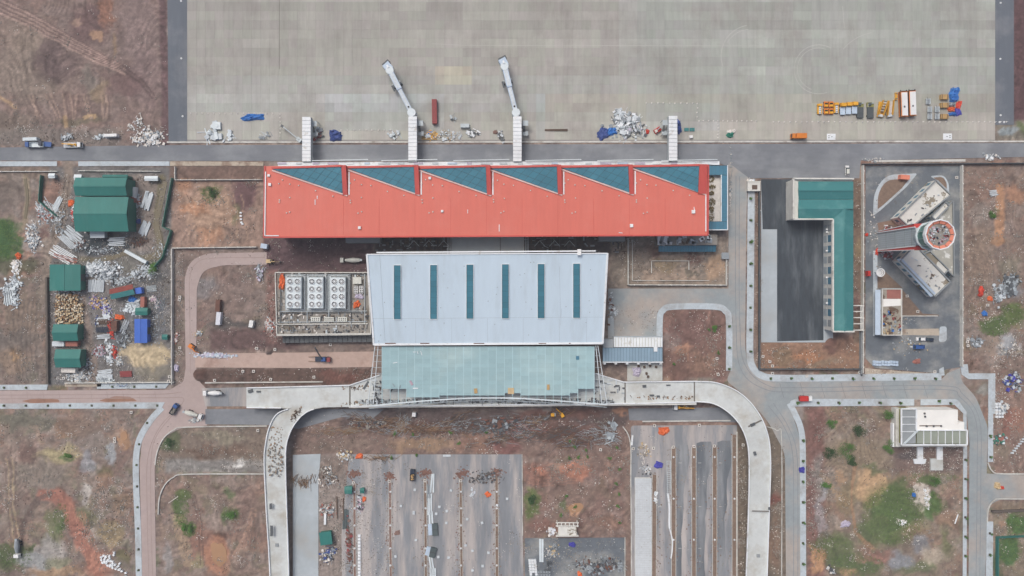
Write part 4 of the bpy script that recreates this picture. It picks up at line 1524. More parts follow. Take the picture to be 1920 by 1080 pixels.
# ------------------------------------------------------------------ boarding bridges
def fixed_link(xc, label, ytop=219):
    zb = 8.5
    c = at(xc, 262, zb)
    t = thing('boarding_bridge', label, 'boarding bridge', (c[0], c[1], 0), 0, 'boarding bridges along the apron')
    w_ = 7.6
    a, b = at(xc - w_, ytop, zb), at(xc + w_, 303, zb)
    MB().box((a[0] + b[0]) / 2, (a[1] + b[1]) / 2, zb - 2, b[0] - a[0], a[1] - b[1], 3.9).build('gangway', 'steel', t)
    n = 12
    for k in range(n):
        ya, yb = ytop + (303 - ytop) * k / n, ytop + (303 - ytop) * (k + 1) / n
        pa, pb = at(xc - w_, ya + .45, zb + .15), at(xc + w_, yb - .45, zb + .15)
        MB().box((pa[0] + pb[0]) / 2, (pa[1] + pb[1]) / 2, zb + .07, pb[0] - pa[0] + .2, pa[1] - pb[1], .2).build('roof_panel', 'trim_white', t)
    for k in range(3):
        p = at(xc, ytop + 10 + k * 28, 4)
        for s in (-1, 1):
            MB().cyl(p[0] + s * 1.4, p[1], -.2, zb - 3.9, .35, .35, 8).build('column', 'steel', t)
    sx = 1 if xc < 1200 else -1
    p = at(xc + sx * 15, ytop + 22, 4)
    for s in (-1, 1):
        for e in (-1, 1):
            MB().box(p[0] + s * 1.3, p[1] + e * 3.4, 2.6, .2, .2, 5.6).build('stair_post', 'steel', t)
    MB().box(p[0], p[1] + 2.2, 5.0, 2.8, 2.6, .15).build('stair_landing', 'steel', t)
    MB().box(p[0], p[1] - 2.4, 2.6, 2.8, 2.2, .15).build('stair_landing', 'steel', t)
    for k in range(9):
        MB().box(p[0] - .6, p[1] + 1.0 - k * .32, 4.8 - k * .26, 1.2, .3, .06).build('stair_tread', 'steel_dark', t)
    MB().box(*at(xc + sx * 10.5, ytop + 20, 3)[:2], 4.6, 1.6, 2.6, .2).build('landing', 'steel_dark', t)
    return t


bl = ('plain boarding bridge without a movable arm, next to the navy tarpaulin', 'boarding bridge with movable arm, beside the brick red container',
      'boarding bridge with movable arm, second along from the brick red container', 'boarding bridge stub with red-fronted machine and leaning ladder beside it')
bridges = [fixed_link(x, l, yt) for x, l, yt in zip((574.5, 773.5, 970, 1262), bl, (219, 218, 218, 217))]


def arm(t, x0, y0, x1, y1):
    zb = 8.3
    p, q = np.array(at(x0, y0, zb)), np.array(at(x1, y1, zb))
    d = q - p
    L_ = np.linalg.norm(d)
    d /= L_
    rz = math.atan2(d[1], d[0])
    s = np.array((-d[1], d[0], 0))
    MB().cyl(p[0], p[1], 3.4, 8.6, 2.1, 2.1, 12).build('rotunda', 'steel_pale', t)
    MB().cyl(p[0], p[1], -.2, 3.4, .7, .7, 10).build('rotunda_column', 'steel', t)

    def seg(a, b, w, z, name, mat):
        m = p + d * (a + b) / 2
        return MB().box(m[0], m[1], z - 1.45, b - a, w, 2.9, rz).build(name, mat, t)
    s1 = seg(1.4, L_ * .53, 2.1, 8.0, 'tunnel', 'paint_pale_blue')
    s2 = seg(L_ * .47, L_ - 4.2, 2.6, 8.5, 'tunnel', 'paint_pale_blue')
    for a, b, w, z in ((1.6, L_ * .46, 1.5, 8.05), (L_ * .49, L_ - 4.4, 1.8, 8.55)):
        m = p + d * (a + b) / 2
        MB().box(m[0], m[1], z, b - a, w, .1, rz).build('roof_strip', 'scrap_white', t)
    m = p + d * (L_ - 4.4)
    MB().cyl(m[0], m[1], 5, 8.7, 2.0, 2.0, 12).build('cab_rotunda', 'steel_pale', t)
    m = p + d * (L_ - 2.3)
    MB().box(m[0], m[1], 6.8, 3.9, 3.7, 3.6, rz + .25).build('cab', 'paint_pale_blue', t)
    m = p + d * (L_ - .2)
    MB().box(m[0], m[1], 6.6, 1.6, 3.9, 3.2, rz + .25).build('closure_hood', 'steel_dark', t)
    m = p + d * (L_ - 2.4)
    MB().box(m[0], m[1], 8.85, 1.4, .9, .5, rz).build('vent', 'trim_white', t)
    m = p + d * (L_ * .62)
    for sg in (-1, 1):
        MB().box(*(m + s * 1.9 * sg)[:2], 3.2, .5, .5, 5.6, rz).build('lift_column', 'steel', t)
        MB().cyl(*(m + s * 1.9 * sg)[:2], 0.03, .95, .6, .6, 10).build('wheel', 'rubber', t)
    m2 = m + s * 2.6 - d * 1
    MB().box(m2[0], m2[1], 3.5, 3.2, .9, .2, rz).build('service_stair', 'steel_dark', t)
    MB().cyl(*(p + d * 3.2)[:2], 8.0, 8.3, .45, .45, 10).build('beacon_base', 'rubber', t)


arm(bridges[1], 771.5, 211, 723, 117)
arm(bridges[2], 967.5, 211, 942, 108)

# ------------------------------------------------------------------ cooling plant
zp = 6.0
cp_ = at(604, 578, zp)
plant = thing('cooling_plant_building', 'concrete plant building with parapets and a rooftop yard beside the pale blue hall', 'building', (cp_[0], cp_[1], 0))
MB().prism(pts_at([(517, 511), (690, 511), (696, 627), (520, 629)], zp), -.2, zp).build('roof', 'roof_concrete', plant)
for a, b in (((517, 511), (690, 511)), ((690, 511), (696, 627)), ((520, 629), (696, 627)), ((517, 511), (520, 629)), ((519, 608), (690, 607)), ((520, 627), (694, 625))):
    p, q = at(*a, zp), at(*b, zp)
    MB().bar((p[0], p[1], zp + .45), (q[0], q[1], zp + .45), .4, .9).build('parapet', 'wall_plaster', plant)
MB().prism(pts_at([(530, 630), (698, 628), (700, 641), (530, 643)], 2.6), -.2, 2.6).build('side_roof', 'steel_dark', plant)
for k in range(18):
    x = 534 + k * 9
    MB().bar(at(x, 630, 2.8), at(x, 642, 2.8), .2, .2).build('rafter', 'scrap_dark', plant)
rg = random.Random(77)
mb = MB()
for k in range(420):
    x, y = rg.uniform(520, 690), rg.choice((rg.uniform(586, 606), rg.uniform(609, 625), rg.uniform(513, 520), rg.uniform(513, 606)))
    if 538 < x < 655 and 518 < y < 582:
        x = rg.choice((rg.gauss(530, 4), rg.gauss(575, 1.5), rg.gauss(616, 1.5), rg.gauss(672, 8)))
    p = at(x, y, zp)
    mb.cur = rg.choice((0, 0, 1, 2, 3, 4))
    mb.box(p[0], p[1], zp + .12, rg.uniform(.3, 1.9), rg.uniform(.15, .6), .25, rg.choice((0, 1.57, 1.57, rg.uniform(0, 3))))
mb.build('site_debris', ['scrap_dark', 'steel_dark', 'scrap_grey', 'stone_white', 'wood_dark'], plant)['kind'] = 'stuff'
for y in (515, 584, 587, 604):
    MB().bar(at(524, y, zp + .5), at(688, y - 1, zp + .5), .3, .3).build('roof_pipe', 'steel_dark' if y in (515, 587) else 'steel', plant)
for x in (526, 576, 616.5, 658, 684):
    MB().bar(at(x, 514, zp + .6), at(x, 606, zp + .6), .3, .3).build('roof_pipe', 'steel_dark' if x in (526, 658) else 'steel', plant)
for k in range(60):
    x, y = rg.uniform(522, 690), rg.choice((rg.uniform(586, 605), rg.uniform(610, 625), rg.uniform(514, 518)))
    p = at(x, y, zp)
    MB().box(p[0], p[1], zp + .2, rg.uniform(.4, 2.4), rg.uniform(.3, 1), .4, rg.choice((0, 1.57, rg.uniform(0, 3)))).build('roof_clutter', rg.choice(['scrap_dark', 'scrap_white', 'steel', 'stone_white', 'steel_dark', 'wood_dark']), plant)
for x in (572, 615, 656):
    for yy in (516, 582):
        pass
# chillers
fan_proto = None


def chiller(xc, label):
    global fan_proto
    zt = zp + 3.6
    base = at(xc, 549, zp + .1)
    t = thing('cooling_unit', label, 'cooling unit', base, 0, 'cooling units with eight fans')
    k_ = S * (ALT - zt) / ALT
    w_, l_ = 27 * k_, 57 * k_
    MB().box(0, 0, 1.7, w_ + .5, l_ + .5, 3.2).build('casing', 'steel', t, False)
    MB().box(0, 0, 3.42, w_, l_, .25).build('top_plate', 'steel_pale', t, False)
    for s in (-1, 1):
        MB().box(s * (w_ / 2 + .9), 0, 1.0, .35, l_ + 1.6, .35).build('pipe_run', 'steel_pale', t, False)
        MB().box(s * (w_ / 2 + 1.5), 0, .5, .25, l_ + 2.2, .25).build('pipe_run', 'steel', t, False)
        MB().box(0, s * (l_ / 2 + .9), 1.0, w_ + 2, .35, .35).build('pipe_run', 'steel_pale', t, False)
        MB().box(0, s * (l_ / 2 + 1.5), .5, w_ + 3, .25, .25).build('pipe_run', 'steel', t, False)
    for ix in (-1, 1):
        for iy in range(4):
            fx, fy = ix * 6.7 * k_, (iy - 1.5) * 14.2 * k_
            f = MB().ring(fx, fy, 3.5, 3.95, 1.32, 1.5, 16).build('fan', 'fan_white', t, False)
            MB().cyl(fx, fy, 3.5, 3.58, 1.33, 1.33, 14).build('fan_opening', 'scrap_dark', f, False)
            bl_ = MB()
            for b in range(8):
                a = 2 * math.pi * b / 8
                bl_.box(fx + .72 * math.cos(a), fy + .72 * math.sin(a), 3.72, 1.0, .2, .05, a)
            bl_.cyl(fx, fy, 3.65, 3.85, .28, .28, 8)
            bl_.build('fan_blades', 'fan_white', f, False)
    return t


for x, l in ((555, 'grey cooling unit with eight fans next to the long orange tarpaulin'), (595.5, 'grey cooling unit with eight fans, middle one of three'),
             (637, 'grey cooling unit with eight fans next to the cream box')):
    chiller(x, l)
for x, l in ((593, 'white slatted condenser on plant roof, nearest the concrete clutter'), (618, 'white slatted condenser on plant roof, middle of its row'), (643, 'white slatted condenser on plant roof, nearest the hall')):
    p = at(x, 598.5, zp)
    t = thing('condenser', l, 'condenser', p, 0, 'condensers in a row')
    MB().box(0, 0, .6, 4.6, 2.2, 1.2).build('casing', 'paint_offwhite', t, False)
    for k in range(8):
        MB().box(-1.5 + (k % 4) * 1.0, -.4 + (k // 4) * .8, 1.22, .55, .45, .06).build('grille', 'scrap_dark', t, False)
p = at(671, 526, zp)
t = thing('pump_box', 'cream square machine housing on the plant roof', 'machine housing', p)
MB().box(0, 0, .9, 4.0, 3.2, 1.8).build('casing', 'paint_offwhite', t, False)
MB().box(0, 0, 1.85, 4.2, 3.4, .12).build('lid', 'paint_offwhite', t, False)
MB().box(1.0, -1.7, .9, .9, .08, 1.2).build('door', 'steel', t, False)
for x, l in ((668, 'white tray of black square openings on the plant roof, beside the cooling unit'), (678, 'white tray of black square openings on the plant roof, beside the hall')):
    p = at(x, 543, zp)
    t = thing('louvre_tray', l, 'vent tray', p, 0, 'twin vent trays')
    MB().box(0, 0, .4, 2.0, 3.7, .8).build('casing', 'paint_white', t, False)
    for k in range(8):
        MB().box(-.45 + (k % 2) * .9, -1.3 + (k // 2) * .87, .82, .6, .55, .06).build('opening', 'rubber', t, False)

# ------------------------------------------------------------------ gabled sheds
def shed(name, label, pts, ze, zrg, ridge='x', roofmat='roof_green', wallmat='roof_green_cap', cat='shed', ribs=True):
    """pts: west, north, east, south edges of the roof outline"""
    x0, y0, x1, y1 = pts
    a, b = at(x0, y0, ze), at(x1, y1, ze)
    cx, cy = (a[0] + b[0]) / 2, (a[1] + b[1]) / 2
    t = thing(name, label, cat, (cx, cy, 0))
    hx, hy = (b[0] - a[0]) / 2, (a[1] - b[1]) / 2
    MB().box(0, 0, ze / 2 - .1, 2 * hx - .8, 2 * hy - .8, ze - .3).build('wall', wallmat, t, False)
    for s in (-1, 1):
        if ridge == 'x':
            q = [(-hx, s * hy, ze), (hx, s * hy, ze), (hx, s * .02, zrg), (-hx, s * .02, zrg)]
        else:
            q = [(s * hx, -hy, ze), (s * .02, -hy, zrg), (s * .02, hy, zrg), (s * hx, hy, ze)]
        MB().plate(q, .18).build('roof_slope', roofmat, t, False)
    if ridge == 'x':
        MB().box(0, 0, zrg + .03, 2 * hx + .1, .6, .14).build('ridge_cap', roofmat, t, False)
    else:
        MB().box(0, 0, zrg + .03, .6, 2 * hy + .1, .14).build('ridge_cap', roofmat, t, False)
    if ridge == 'x':
        MB().box(0, -hy + .3, ze / 2, min(3.5, hx), .2, ze * .75).build('door', 'steel_dark', t, False)
    else:
        MB().box(hx - .3, 0, ze / 2, .2, min(3.5, hy), ze * .75).build('door', 'steel_dark', t, False)
    return t


shed('workshop', 'large green gabled workshop with pale lean-to on its south side', (141, 369, 241, 434), 8, 9.8)
shed('workshop', 'green gabled workshop overlapping the north side of the larger one', (141, 333, 238, 367), 8.5, 10)
shed('lean_to', 'narrow green lean-to north of the twin green workshops', (193, 327.5, 240, 335), 5, 5.6)
shed('storage_shed', 'square green shed beside heap of crumpled white sheeting', (93, 496, 151, 545), 5, 5.9, 'y')
shed('storage_shed', 'green gabled shed beside the field of round cable drums', (100, 608, 147, 639), 5, 6.2)
shed('storage_shed', 'green gabled shed south of the white and pink containers', (104, 655, 152, 689), 5, 6.2)
shed('small_shed', 'small dark green shed roof north of the blue shed', (254, 577, 277, 591), 3.5, 4)
shed('blue_shed', 'long blue roofed shed in the supply yard', (252, 598, 276, 643), 4, 4.7, 'y', 'roof_blue', 'roof_blue')
shed('kiosk', 'tiny green hut beside the yard wall', (304, 627, 314, 637), 2.6, 3, 'x')
shed('hut', 'small pale hut attached south of the large green workshop', (169, 433, 196, 446), 3.2, 3.4, 'x', 'steel_pale', 'steel')
shed('site_hut', 'small green hut in the car park near the dark plates', (646, 912, 660, 926), 3, 3.4, 'x')
shed('site_hut', 'tiny green hut next to the small orange tarpaulin in the car park', (675, 915, 683, 925), 2.6, 2.9, 'x')
shed('guard_hut', 'pale green hut at the west gate', (91, 325, 103, 334), 2.6, 2.9, 'x', 'steel_pale', 'steel')
shed('guard_hut', 'pale green hut by the muddy ditch in north yard corner', (271, 330, 296, 339), 2.6, 2.9, 'x', 'steel_pale', 'steel')
shed('guard_hut', 'pale hut at the north-west corner of the twin green workshops', (139, 327, 153, 338), 2.6, 2.9, 'x', 'steel_pale', 'steel')
# tilted sheds
p = at(236, 547)
t = thing('open_shed', 'tilted shed roof, rusty on one slope and pale green on the other', 'shed', p, .22)
for s, m_ in ((1, 'roof_rust'), (-1, 'roof_teal')):
    MB().plate([(-6, s * 2.6, 3.4), (6, s * 2.6, 3.4), (6, s * .02, 4.2), (-6, s * .02, 4.2)], .15).build('roof_slope', m_, t, False)
for sx in (-5.6, 0, 5.6):
    for sy in (-2.3, 2.3):
        MB().box(sx, sy, 1.6, .2, .2, 3.5).build('post', 'steel_dark', t, False)
p = at(614, 1005)
t = thing('site_hut', 'larger teal hut turned slightly, beside a white sheet in the car park', 'hut', p, .12)
MB().box(0, 0, 1.5, 5.2, 5.6, 3.0).build('wall', 'roof_green_cap', t, False)
MB().plate([(-3, -3.3, 3.2), (3, -3.3, 3.2), (3, 3.3, 3.6), (-3, 3.3, 3.6)], .15).build('roof', 'roof_green', t, False)
MB().box(.5, -2.85, 1.1, 1, .1, 2.1).build('door', 'steel_dark', t, False)

# ------------------------------------------------------------------ green L-shaped garage hall
ze, zr_ = 9.5, 11.0
cf = at(1560, 470, 9)
fire = thing('garage_hall', 'L-shaped hall with teal green gabled roofs and open vehicle bays', 'building', (cf[0], cf[1], 0))
MB().prism(pts_at([(1488, 336), (1599, 336), (1599, 620), (1561, 620), (1561, 410), (1488, 410)], ze), -.2, ze - .4).build('wall', 'wall_plaster', fire)
for (x0, y0, x1, y1, zz0, zz1) in ((1497, 340, 1600, 357, ze, zr_), (1497, 357, 1600, 374, zr_, ze), (1497, 374.5, 1600, 391.5, ze, zr_)):
    MB().plate([at(x0, y0, zz0), at(x1, y0, zz0), at(x1, y1, zz1), at(x0, y1, zz1)], .2).build('roof_slope', 'roof_teal', fire)
MB().plate([at(1497, 391.5, zr_), at(1584, 391.5, zr_), at(1565, 410, ze), at(1497, 410, ze)], .2).build('roof_slope', 'roof_teal', fire)
MB().plate([at(1562, 410, ze), at(1584, 391.8, zr_), at(1584, 621, zr_), at(1562, 621, ze)], .2).build('roof_slope', 'roof_teal', fire)
MB().plate([at(1584.1, 391.8, zr_), at(1600, 391.8, ze), at(1600, 621, ze), at(1584.1, 621, zr_)], .2).build('roof_slope', 'roof_teal', fire)
MB().bar(at(1497, 357, zr_ + .1), at(1600, 357, zr_ + .1), .5, .2).build('ridge_cap', 'roof_teal', fire)
MB().bar(at(1584, 391, zr_ + .1), at(1584, 621, zr_ + .1), .5, .2).build('ridge_cap', 'roof_teal', fire)
for a, b in (((1487, 335), (1600, 335.5)), ((1487, 335), (1487, 411)), ((1487, 411), (1560, 411)), ((1561, 411), (1561, 621)), ((1561, 621.5), (1601, 621.5))):
    MB().bar(at(*a, ze + .6), at(*b, ze + .6), .7, 1.6).build('parapet', 'wall_plaster', fire)
MB().prism(pts_at([(1488.5, 337), (1496.5, 341), (1497, 375), (1496, 409), (1488.5, 410)], ze + .5), ze - .4, ze + .5).build('front_fin', 'paint_offwhite', fire)
for k in range(10):
    ya, yb = 420 + k * 20, 420 + k * 20 + 13
    a, b = at(1560.2, ya, 9), at(1560.2, yb, 9)
    MB().box(a[0] - .1, (a[1] + b[1]) / 2, 6.4, .14, a[1] - b[1], 3.4).build('bay_window', 'glass_slate' if k % 3 else 'wall_grey', fire)
    MB().box(a[0] - .1, (a[1] + b[1]) / 2, 1.9, .14, a[1] - b[1], 3.6).build('bay_door', 'steel', fire)
pa, pb_ = at(1553.5, 414, 4.4), at(1561, 620, 4.4)
MB().box((pa[0] + pb_[0]) / 2 - .3, (pa[1] + pb_[1]) / 2, 4.3, 1.8, pa[1] - pb_[1], .25).build('bay_canopy', 'deck', fire)
for y in (430, 435, 470, 520, 568):
    p = at(1549, y, 4.6)
    MB().box(p[0] + .5, p[1], 4.5, 1.2, .8, .3).build('canopy_unit', 'paint_white', fire)
# drying frame at the back
fr = thing('open_shelter', 'open concrete shelter of five bays behind the green garage hall', 'shelter', (*at(1609, 595)[:2], 0))
for y in (573, 584, 595.5, 607, 619):
    MB().bar(at(1600, y, 4), at(1617, y, 4), .5, .5).build('beam', 'wall_plaster', fr)
for x in (1614, 1617.5):
    MB().bar(at(x, 572, 4.1), at(x, 620, 4.1), .45, .6).build('beam', 'wall_plaster', fr)
for y in (573, 595.5, 619):
    MB().box(*at(1617, y, 4)[:2], 1.9, .5, .5, 4.0).build('post', 'wall_plaster', fr)

# ------------------------------------------------------------------ control tower
ct = at(1762, 440, 44)
tx, ty = ct[0], ct[1]
tw = thing('control_tower', 'grey and red control tower with green glass cab and ring-shaped orange roof', 'tower', (tx, ty, 0))


def tower_prism(z0, z1, wx0, wy0, wx1, wy1, ox0=0, ox1=0):
    b = [(tx + ox0 + sx * wx0, ty + sy * wy0, z0) for sx, sy in ((-1, -1), (1, -1), (1, 1), (-1, 1))]
    t_ = [(tx + ox1 + sx * wx1, ty + sy * wy1, z1) for sx, sy in ((-1, -1), (1, -1), (1, 1), (-1, 1))]
    return MB().hexa(b, t_)


tower_prism(-.2, 33, 4.2, 4.0, 4.2, 4.0).build('shaft', 'shaft_grey', tw)
for s in (-1, 1):
    q = MB().hexa([(tx - 4.3, ty + s * 4.1, 0), (tx + 4.0, ty + s * 4.1, 0), (tx + 4.0, ty + s * 4.9, 0), (tx - 4.3, ty + s * 4.9, 0)],
                  [(tx - 4.3, ty + s * 4.1, 32), (tx + 4, ty + s * 4.1, 32), (tx + 4, ty + s * 6.0, 32), (tx - 4.3, ty + s * 6.0, 32)])
    q.build('side_fin', 'fin_red', tw)
    MB().bar((tx - 4.5, ty + s * 4.35, 0), (tx - 4.5, ty + s * 4.35, 33), .45, .45).build('white_edge', 'trim_white', tw)
    MB().bar((tx - 4.5, ty + s * 5.0, 0), (tx - 4.5, ty + s * 6.1, 32), .3, .4).build('white_edge', 'trim_white', tw)
for k in range(8):
    MB().bar((tx - 4.28, ty - 3.5 + k, 0), (tx - 4.28, ty - 3.5 + k, 32.8), .08, .10).build('cladding_seam', 'wall_grey', tw)
for z in (8, 16, 24, 30):
    MB().box(tx - 4.28, ty, z, .12, 8, .15).build('cladding_seam', 'wall_grey', tw)
MB().cyl(tx, ty, 31, 36.4, 4.4, 5.9, 12).build('cab_base', 'shaft_grey', tw)
MB().ring(tx, ty, 36.2, 36.8, 5.7, 6.5, 12).build('gallery', 'steel_pale', tw)
MB().cyl(tx, ty, 36.4, 42.6, 5.7, 6.5, 12).build('cab_glass', 'glass_green', tw)
for k in range(12):
    a = 2 * math.pi * (k + .5) / 12
    MB().bar((tx + 5.75 * math.cos(a), ty + 5.75 * math.sin(a), 36.5), (tx + 6.55 * math.cos(a), ty + 6.55 * math.sin(a), 42.6), .2, .2).build('mullion', 'steel', tw)
MB().cyl(tx, ty, 42.6, 43.3, 6.5, 6.6, 12).build('roof', 'roof_concrete', tw)
MB().ring(tx, ty, 42.5, 44.6, 6.35, 6.8, 12).build('roof_rim', 'trim_white', tw)
for k in range(12):
    a0, a1 = 2 * math.pi * k / 12 + .03, 2 * math.pi * (k + 1) / 12 - .03
    r0, r1 = 5.05, 6.3
    MB().plate([(tx + r * math.cos(a), ty + r * math.sin(a), 44.2 if r == r1 else 43.6) for r, a in ((r0, a0), (r1, a0), (r1, a1), (r0, a1))], .15).build('rim_panel', 'tile_orange' if 'tile_orange' in MATS else 'tarp_red', tw)
rg = random.Random(41)
for k in range(70):
    a, r = rg.uniform(0, 6.28), 4.6 * math.sqrt(rg.random())
    MB().box(tx + r * math.cos(a), ty + r * math.sin(a), 43.45, rg.uniform(.3, 1.2), rg.uniform(.2, .8), .3, rg.uniform(0, 3)).build('roof_clutter', rg.choice(['scrap_white', 'scrap_pink', 'scrap_grey', 'paint_brick', 'paint_navy', 'scrap_white']), tw)


def flat_block(name, label, pts, z, roofmat='roof_plaster', wallmat='wall_grey', par=.9, cat='building'):
    c = np.mean(np.array(pts), 0)
    cw = at(c[0], c[1], z)
    t = thing(name, label, cat, (cw[0], cw[1], 0))
    MB().prism(pts_at(pts, z), -.2, z).build('roof', roofmat, t)
    P_ = pts_at(inset(pts, .9), z)
    MB().prism(pts_at(pts, z - .3), -.2, z - .05)
    for a, b in zip(P_, P_[1:] + P_[:1]):
        MB().bar((a[0], a[1], z + par / 2), (b[0], b[1], z + par / 2), .45, par).build('parapet', wallmat, t)
    P2 = pts_at(pts, z)
    for a, b in zip(P2, P2[1:] + P2[:1]):
        n_ = max(2, int(math.hypot(a[0] - b[0], a[1] - b[1]) / 4))
        windows_on(t, a, b, z * .3, z * .7, n_, 'glass_slate', .1, .45)
    return t


wa = flat_block('operations_wing', 'white plaster-roofed office wing north of the control tower, bare patches on roof', [(1683, 408), (1754, 338), (1782, 365), (1706, 428)], 6.5)
wb = flat_block('operations_wing', 'white plaster-roofed office wing south of the control tower with blue lean-to', [(1708, 466), (1721, 465), (1781, 529), (1752, 557), (1686, 489)], 6.5)
MB().plate([at(1682, 486, 6.4), at(1692, 485, 7.6), at(1755, 550, 7.6), at(1745, 557, 6.4)], .2).build('lean_to_roof', 'paint_pale_blue', wb)
flat_block('link_block', 'narrow white annex beside the north office wing of the tower', [(1745, 406), (1772, 378), (1779, 386), (1752, 414)], 5)
flat_block('link_block', 'narrow white annex beside the south office wing of the tower', [(1731, 476), (1742, 470), (1778, 506), (1770, 515)], 5)
flat_block('podium', 'low grey-green podium behind the control tower with a thin white east edge', [(1740, 418), (1786, 376), (1788, 520), (1745, 478)], 3.5, 'roof_podium')
rg = random.Random(19)
for wing, px0, py0, dx, dy in ((wa, 1690, 412, 66, -66), (wb, 1700, 478, 58, 60)):
    for k in range(16):
        f, g_ = rg.random(), rg.uniform(4, 24)
        p = at(px0 + dx * f + g_ * .7, py0 + dy * f + (g_ * .7 if dy < 0 else -g_ * .6 + 8), 6.6)
        MB().box(p[0], p[1], 6.65, rg.uniform(.3, 1.6), rg.uniform(.2, .8), .3, rg.uniform(0, 3)).build('roof_clutter', rg.choice(['scrap_grey', 'wood_dark', 'scrap_white', 'scrap_dark']), wing)
# antenna dish
p = at(1650, 511, 5)
t = thing('satellite_dish', 'white round satellite dish on a mast by the tower forecourt', 'satellite dish', (p[0], p[1], 0))
MB().cyl(p[0], p[1], -.1, 4.4, .25, .2, 8).build('mast', 'steel', t)
mb = MB()
for k in range(4):
    mb.ring(p[0], p[1], 4.5 + .12 * k * k, 4.56 + .12 * k * k, .55 * k, .55 * (k + 1), 18)
mb.build('dish', 'paint_white', t)
for a in (0, 2.1, 4.2):
    MB().bar((p[0] + 2 * math.cos(a), p[1] + 2 * math.sin(a), 5.6), (p[0], p[1], 6.6), .06).build('feed_strut', 'steel', t)
# technical block south-west of the tower
t = flat_block('technical_block', 'small flat building, roof half red tile and half debris, with pale blue side canopy', [(1653, 541), (1690, 541), (1690, 629), (1653, 629)], 5, 'roof_dirty', 'wall_plaster', .6)
MB().prism(pts_at([(1663, 542), (1689, 542), (1689, 560), (1663, 560)], 5.1), 5.0, 5.08).build('roof_tile_area', 'tile_red', t)
MB().prism(pts_at([(1656, 560.5), (1689, 560.5), (1689, 573), (1656, 575)], 5.1), 5.0, 5.07).build('screed', 'roof_white', t)
MB().plate([at(1641, 543, 3.4), at(1652.5, 543, 4.2), at(1652.5, 628, 4.2), at(1641, 628, 3.4)], .15).build('side_canopy', 'paint_pale_blue', t)
rg = random.Random(43)
for k in range(40):
    p = at(rg.uniform(1656, 1688), rg.uniform(585, 626), 5)
    MB().box(p[0], p[1], 5.2, rg.uniform(.4, 1.8), rg.uniform(.3, 1.4), .35, rg.uniform(0, 3)).build('roof_clutter', rg.choice(['scrap_white', 'paint_brick', 'insulation', 'scrap_grey', 'tarp_blue', 'wood_dark']), t)

# ------------------------------------------------------------------ south-east building with pergola roof
zb_ = 9.0
cb = at(1745, 800, zb_)
pb = thing('pergola_building', 'white building with flat roof and glazed pergola along two sides', 'building', (cb[0], cb[1], 0))
MB().prism(pts_at([(1718, 768.5), (1796, 768.5), (1796, 791.5), (1808, 791.5), (1808, 806), (1718, 806)], zb_), -.2, zb_).build('roof', 'roof_white', pb)
MB().prism(pts_at([(1691, 768), (1718, 768), (1718, 806), (1812, 806), (1812, 832), (1691, 832)], 6.5), -.2, 6.5).build('lower_roof', 'paint_olive', pb)
for a, b in (((1690, 766.5), (1718, 766.5)), ((1690, 766.5), (1690, 834)), ((1690, 834), (1813, 834)), ((1813, 806), (1813, 834)), ((1718, 806.5), (1813, 806.5)), ((1718, 767), (1718, 806))):
    MB().bar(at(*a, 9), at(*b, 9), .6, .7).build('frame_beam', 'trim_white', pb)
for k in range(8):
    xa, xb = 1719 + k * 13.5 - 13.5 * (k == 0) * 0, 1719 + (k + 1) * 13.5 - 1.2
    xb = min(xb, 1812)
    if xa < 1811:
        MB().prism(pts_at([(xa, 808.5), (xb, 808.5), (xb, 831.5), (xa, 831.5)], 8.6), 8.5, 8.6).build('pane', 'glass_pergola' if 'glass_pergola' in MATS else 'wall_grey', pb)
        MB().bar(at(xb + .6, 808, 8.9), at(xb + .6, 833, 8.9), .25, .4).build('glazing_bar', 'trim_white', pb)
for k in range(3):
    ya, yb = 768.5 + k * 13.8, 768.5 + (k + 1) * 13.8 - 1
    MB().prism(pts_at([(1692, ya), (1716.5, ya), (1716.5, yb), (1692, yb)], 8.6), 8.5, 8.6).build('pane', 'wall_grey', pb)
    MB().bar(at(1691, yb + .5, 8.9), at(1717, yb + .5, 8.9), .25, .4).build('glazing_bar', 'trim_white', pb)
MB().prism(pts_at([(1692, 810), (1717, 810), (1717, 831.5), (1692, 831.5)], 8.6), 8.5, 8.6).build('pane', 'wall_grey', pb)
for o in (0, 3):
    MB().bar(at(1694 + o, 832, 9.3), at(1719 + o, 807, 9.3), .3, .4).build('diagonal_bar', 'steel_pale', pb)
MB().prism(pts_at([(1680, 766), (1689, 766), (1689, 838), (1680, 838)], 4), -.2, 4).build('side_terrace', 'wall_plaster', pb)
MB().prism(pts_at([(1674, 794), (1680, 794), (1680, 838), (1674, 838)], 2), -.2, 2).build('side_terrace', 'trim_white', pb)
MB().prism(pts_at([(1690, 835), (1813, 835), (1813, 838), (1690, 838)], 4), -.2, 4).build('south_gallery', 'wall_plaster', pb)
MB().prism(pts_at([(1720.5, 838), (1731, 838), (1731, 866), (1720.5, 866)], .8), -.2, .8).build('entrance_steps', 'trim_white', pb)
MB().prism(pts_at([(1757, 838), (1768, 838), (1768, 862), (1757, 862)], .8), -.2, .8).build('entrance_steps', 'trim_white', pb)
MB().prism(pts_at([(1713, 861), (1737, 861), (1735, 870), (1715, 870)], .6), -.2, .6).build('landing', 'trim_white', pb)
MB().prism(pts_at([(1745, 860), (1768, 860), (1768, 882), (1745, 882)], .6), -.2, .6).build('landing', 'deck', pb)
for x, y in ((1733, 775), (1734, 781), (1750, 798.5), (1764, 798.5), (1737, 798.5)):
    MB().box(*at(x, y, zb_)[:2], zb_ + .3, .7, .8, .6).build('roof_vent', 'scrap_dark', pb)
MB().prism(pts_at([(1724, 797.5), (1765, 797.5), (1765, 799.5), (1724, 799.5)], zb_ + .1), zb_, zb_ + .05).build('roof_gutter', 'wood_dark', pb)

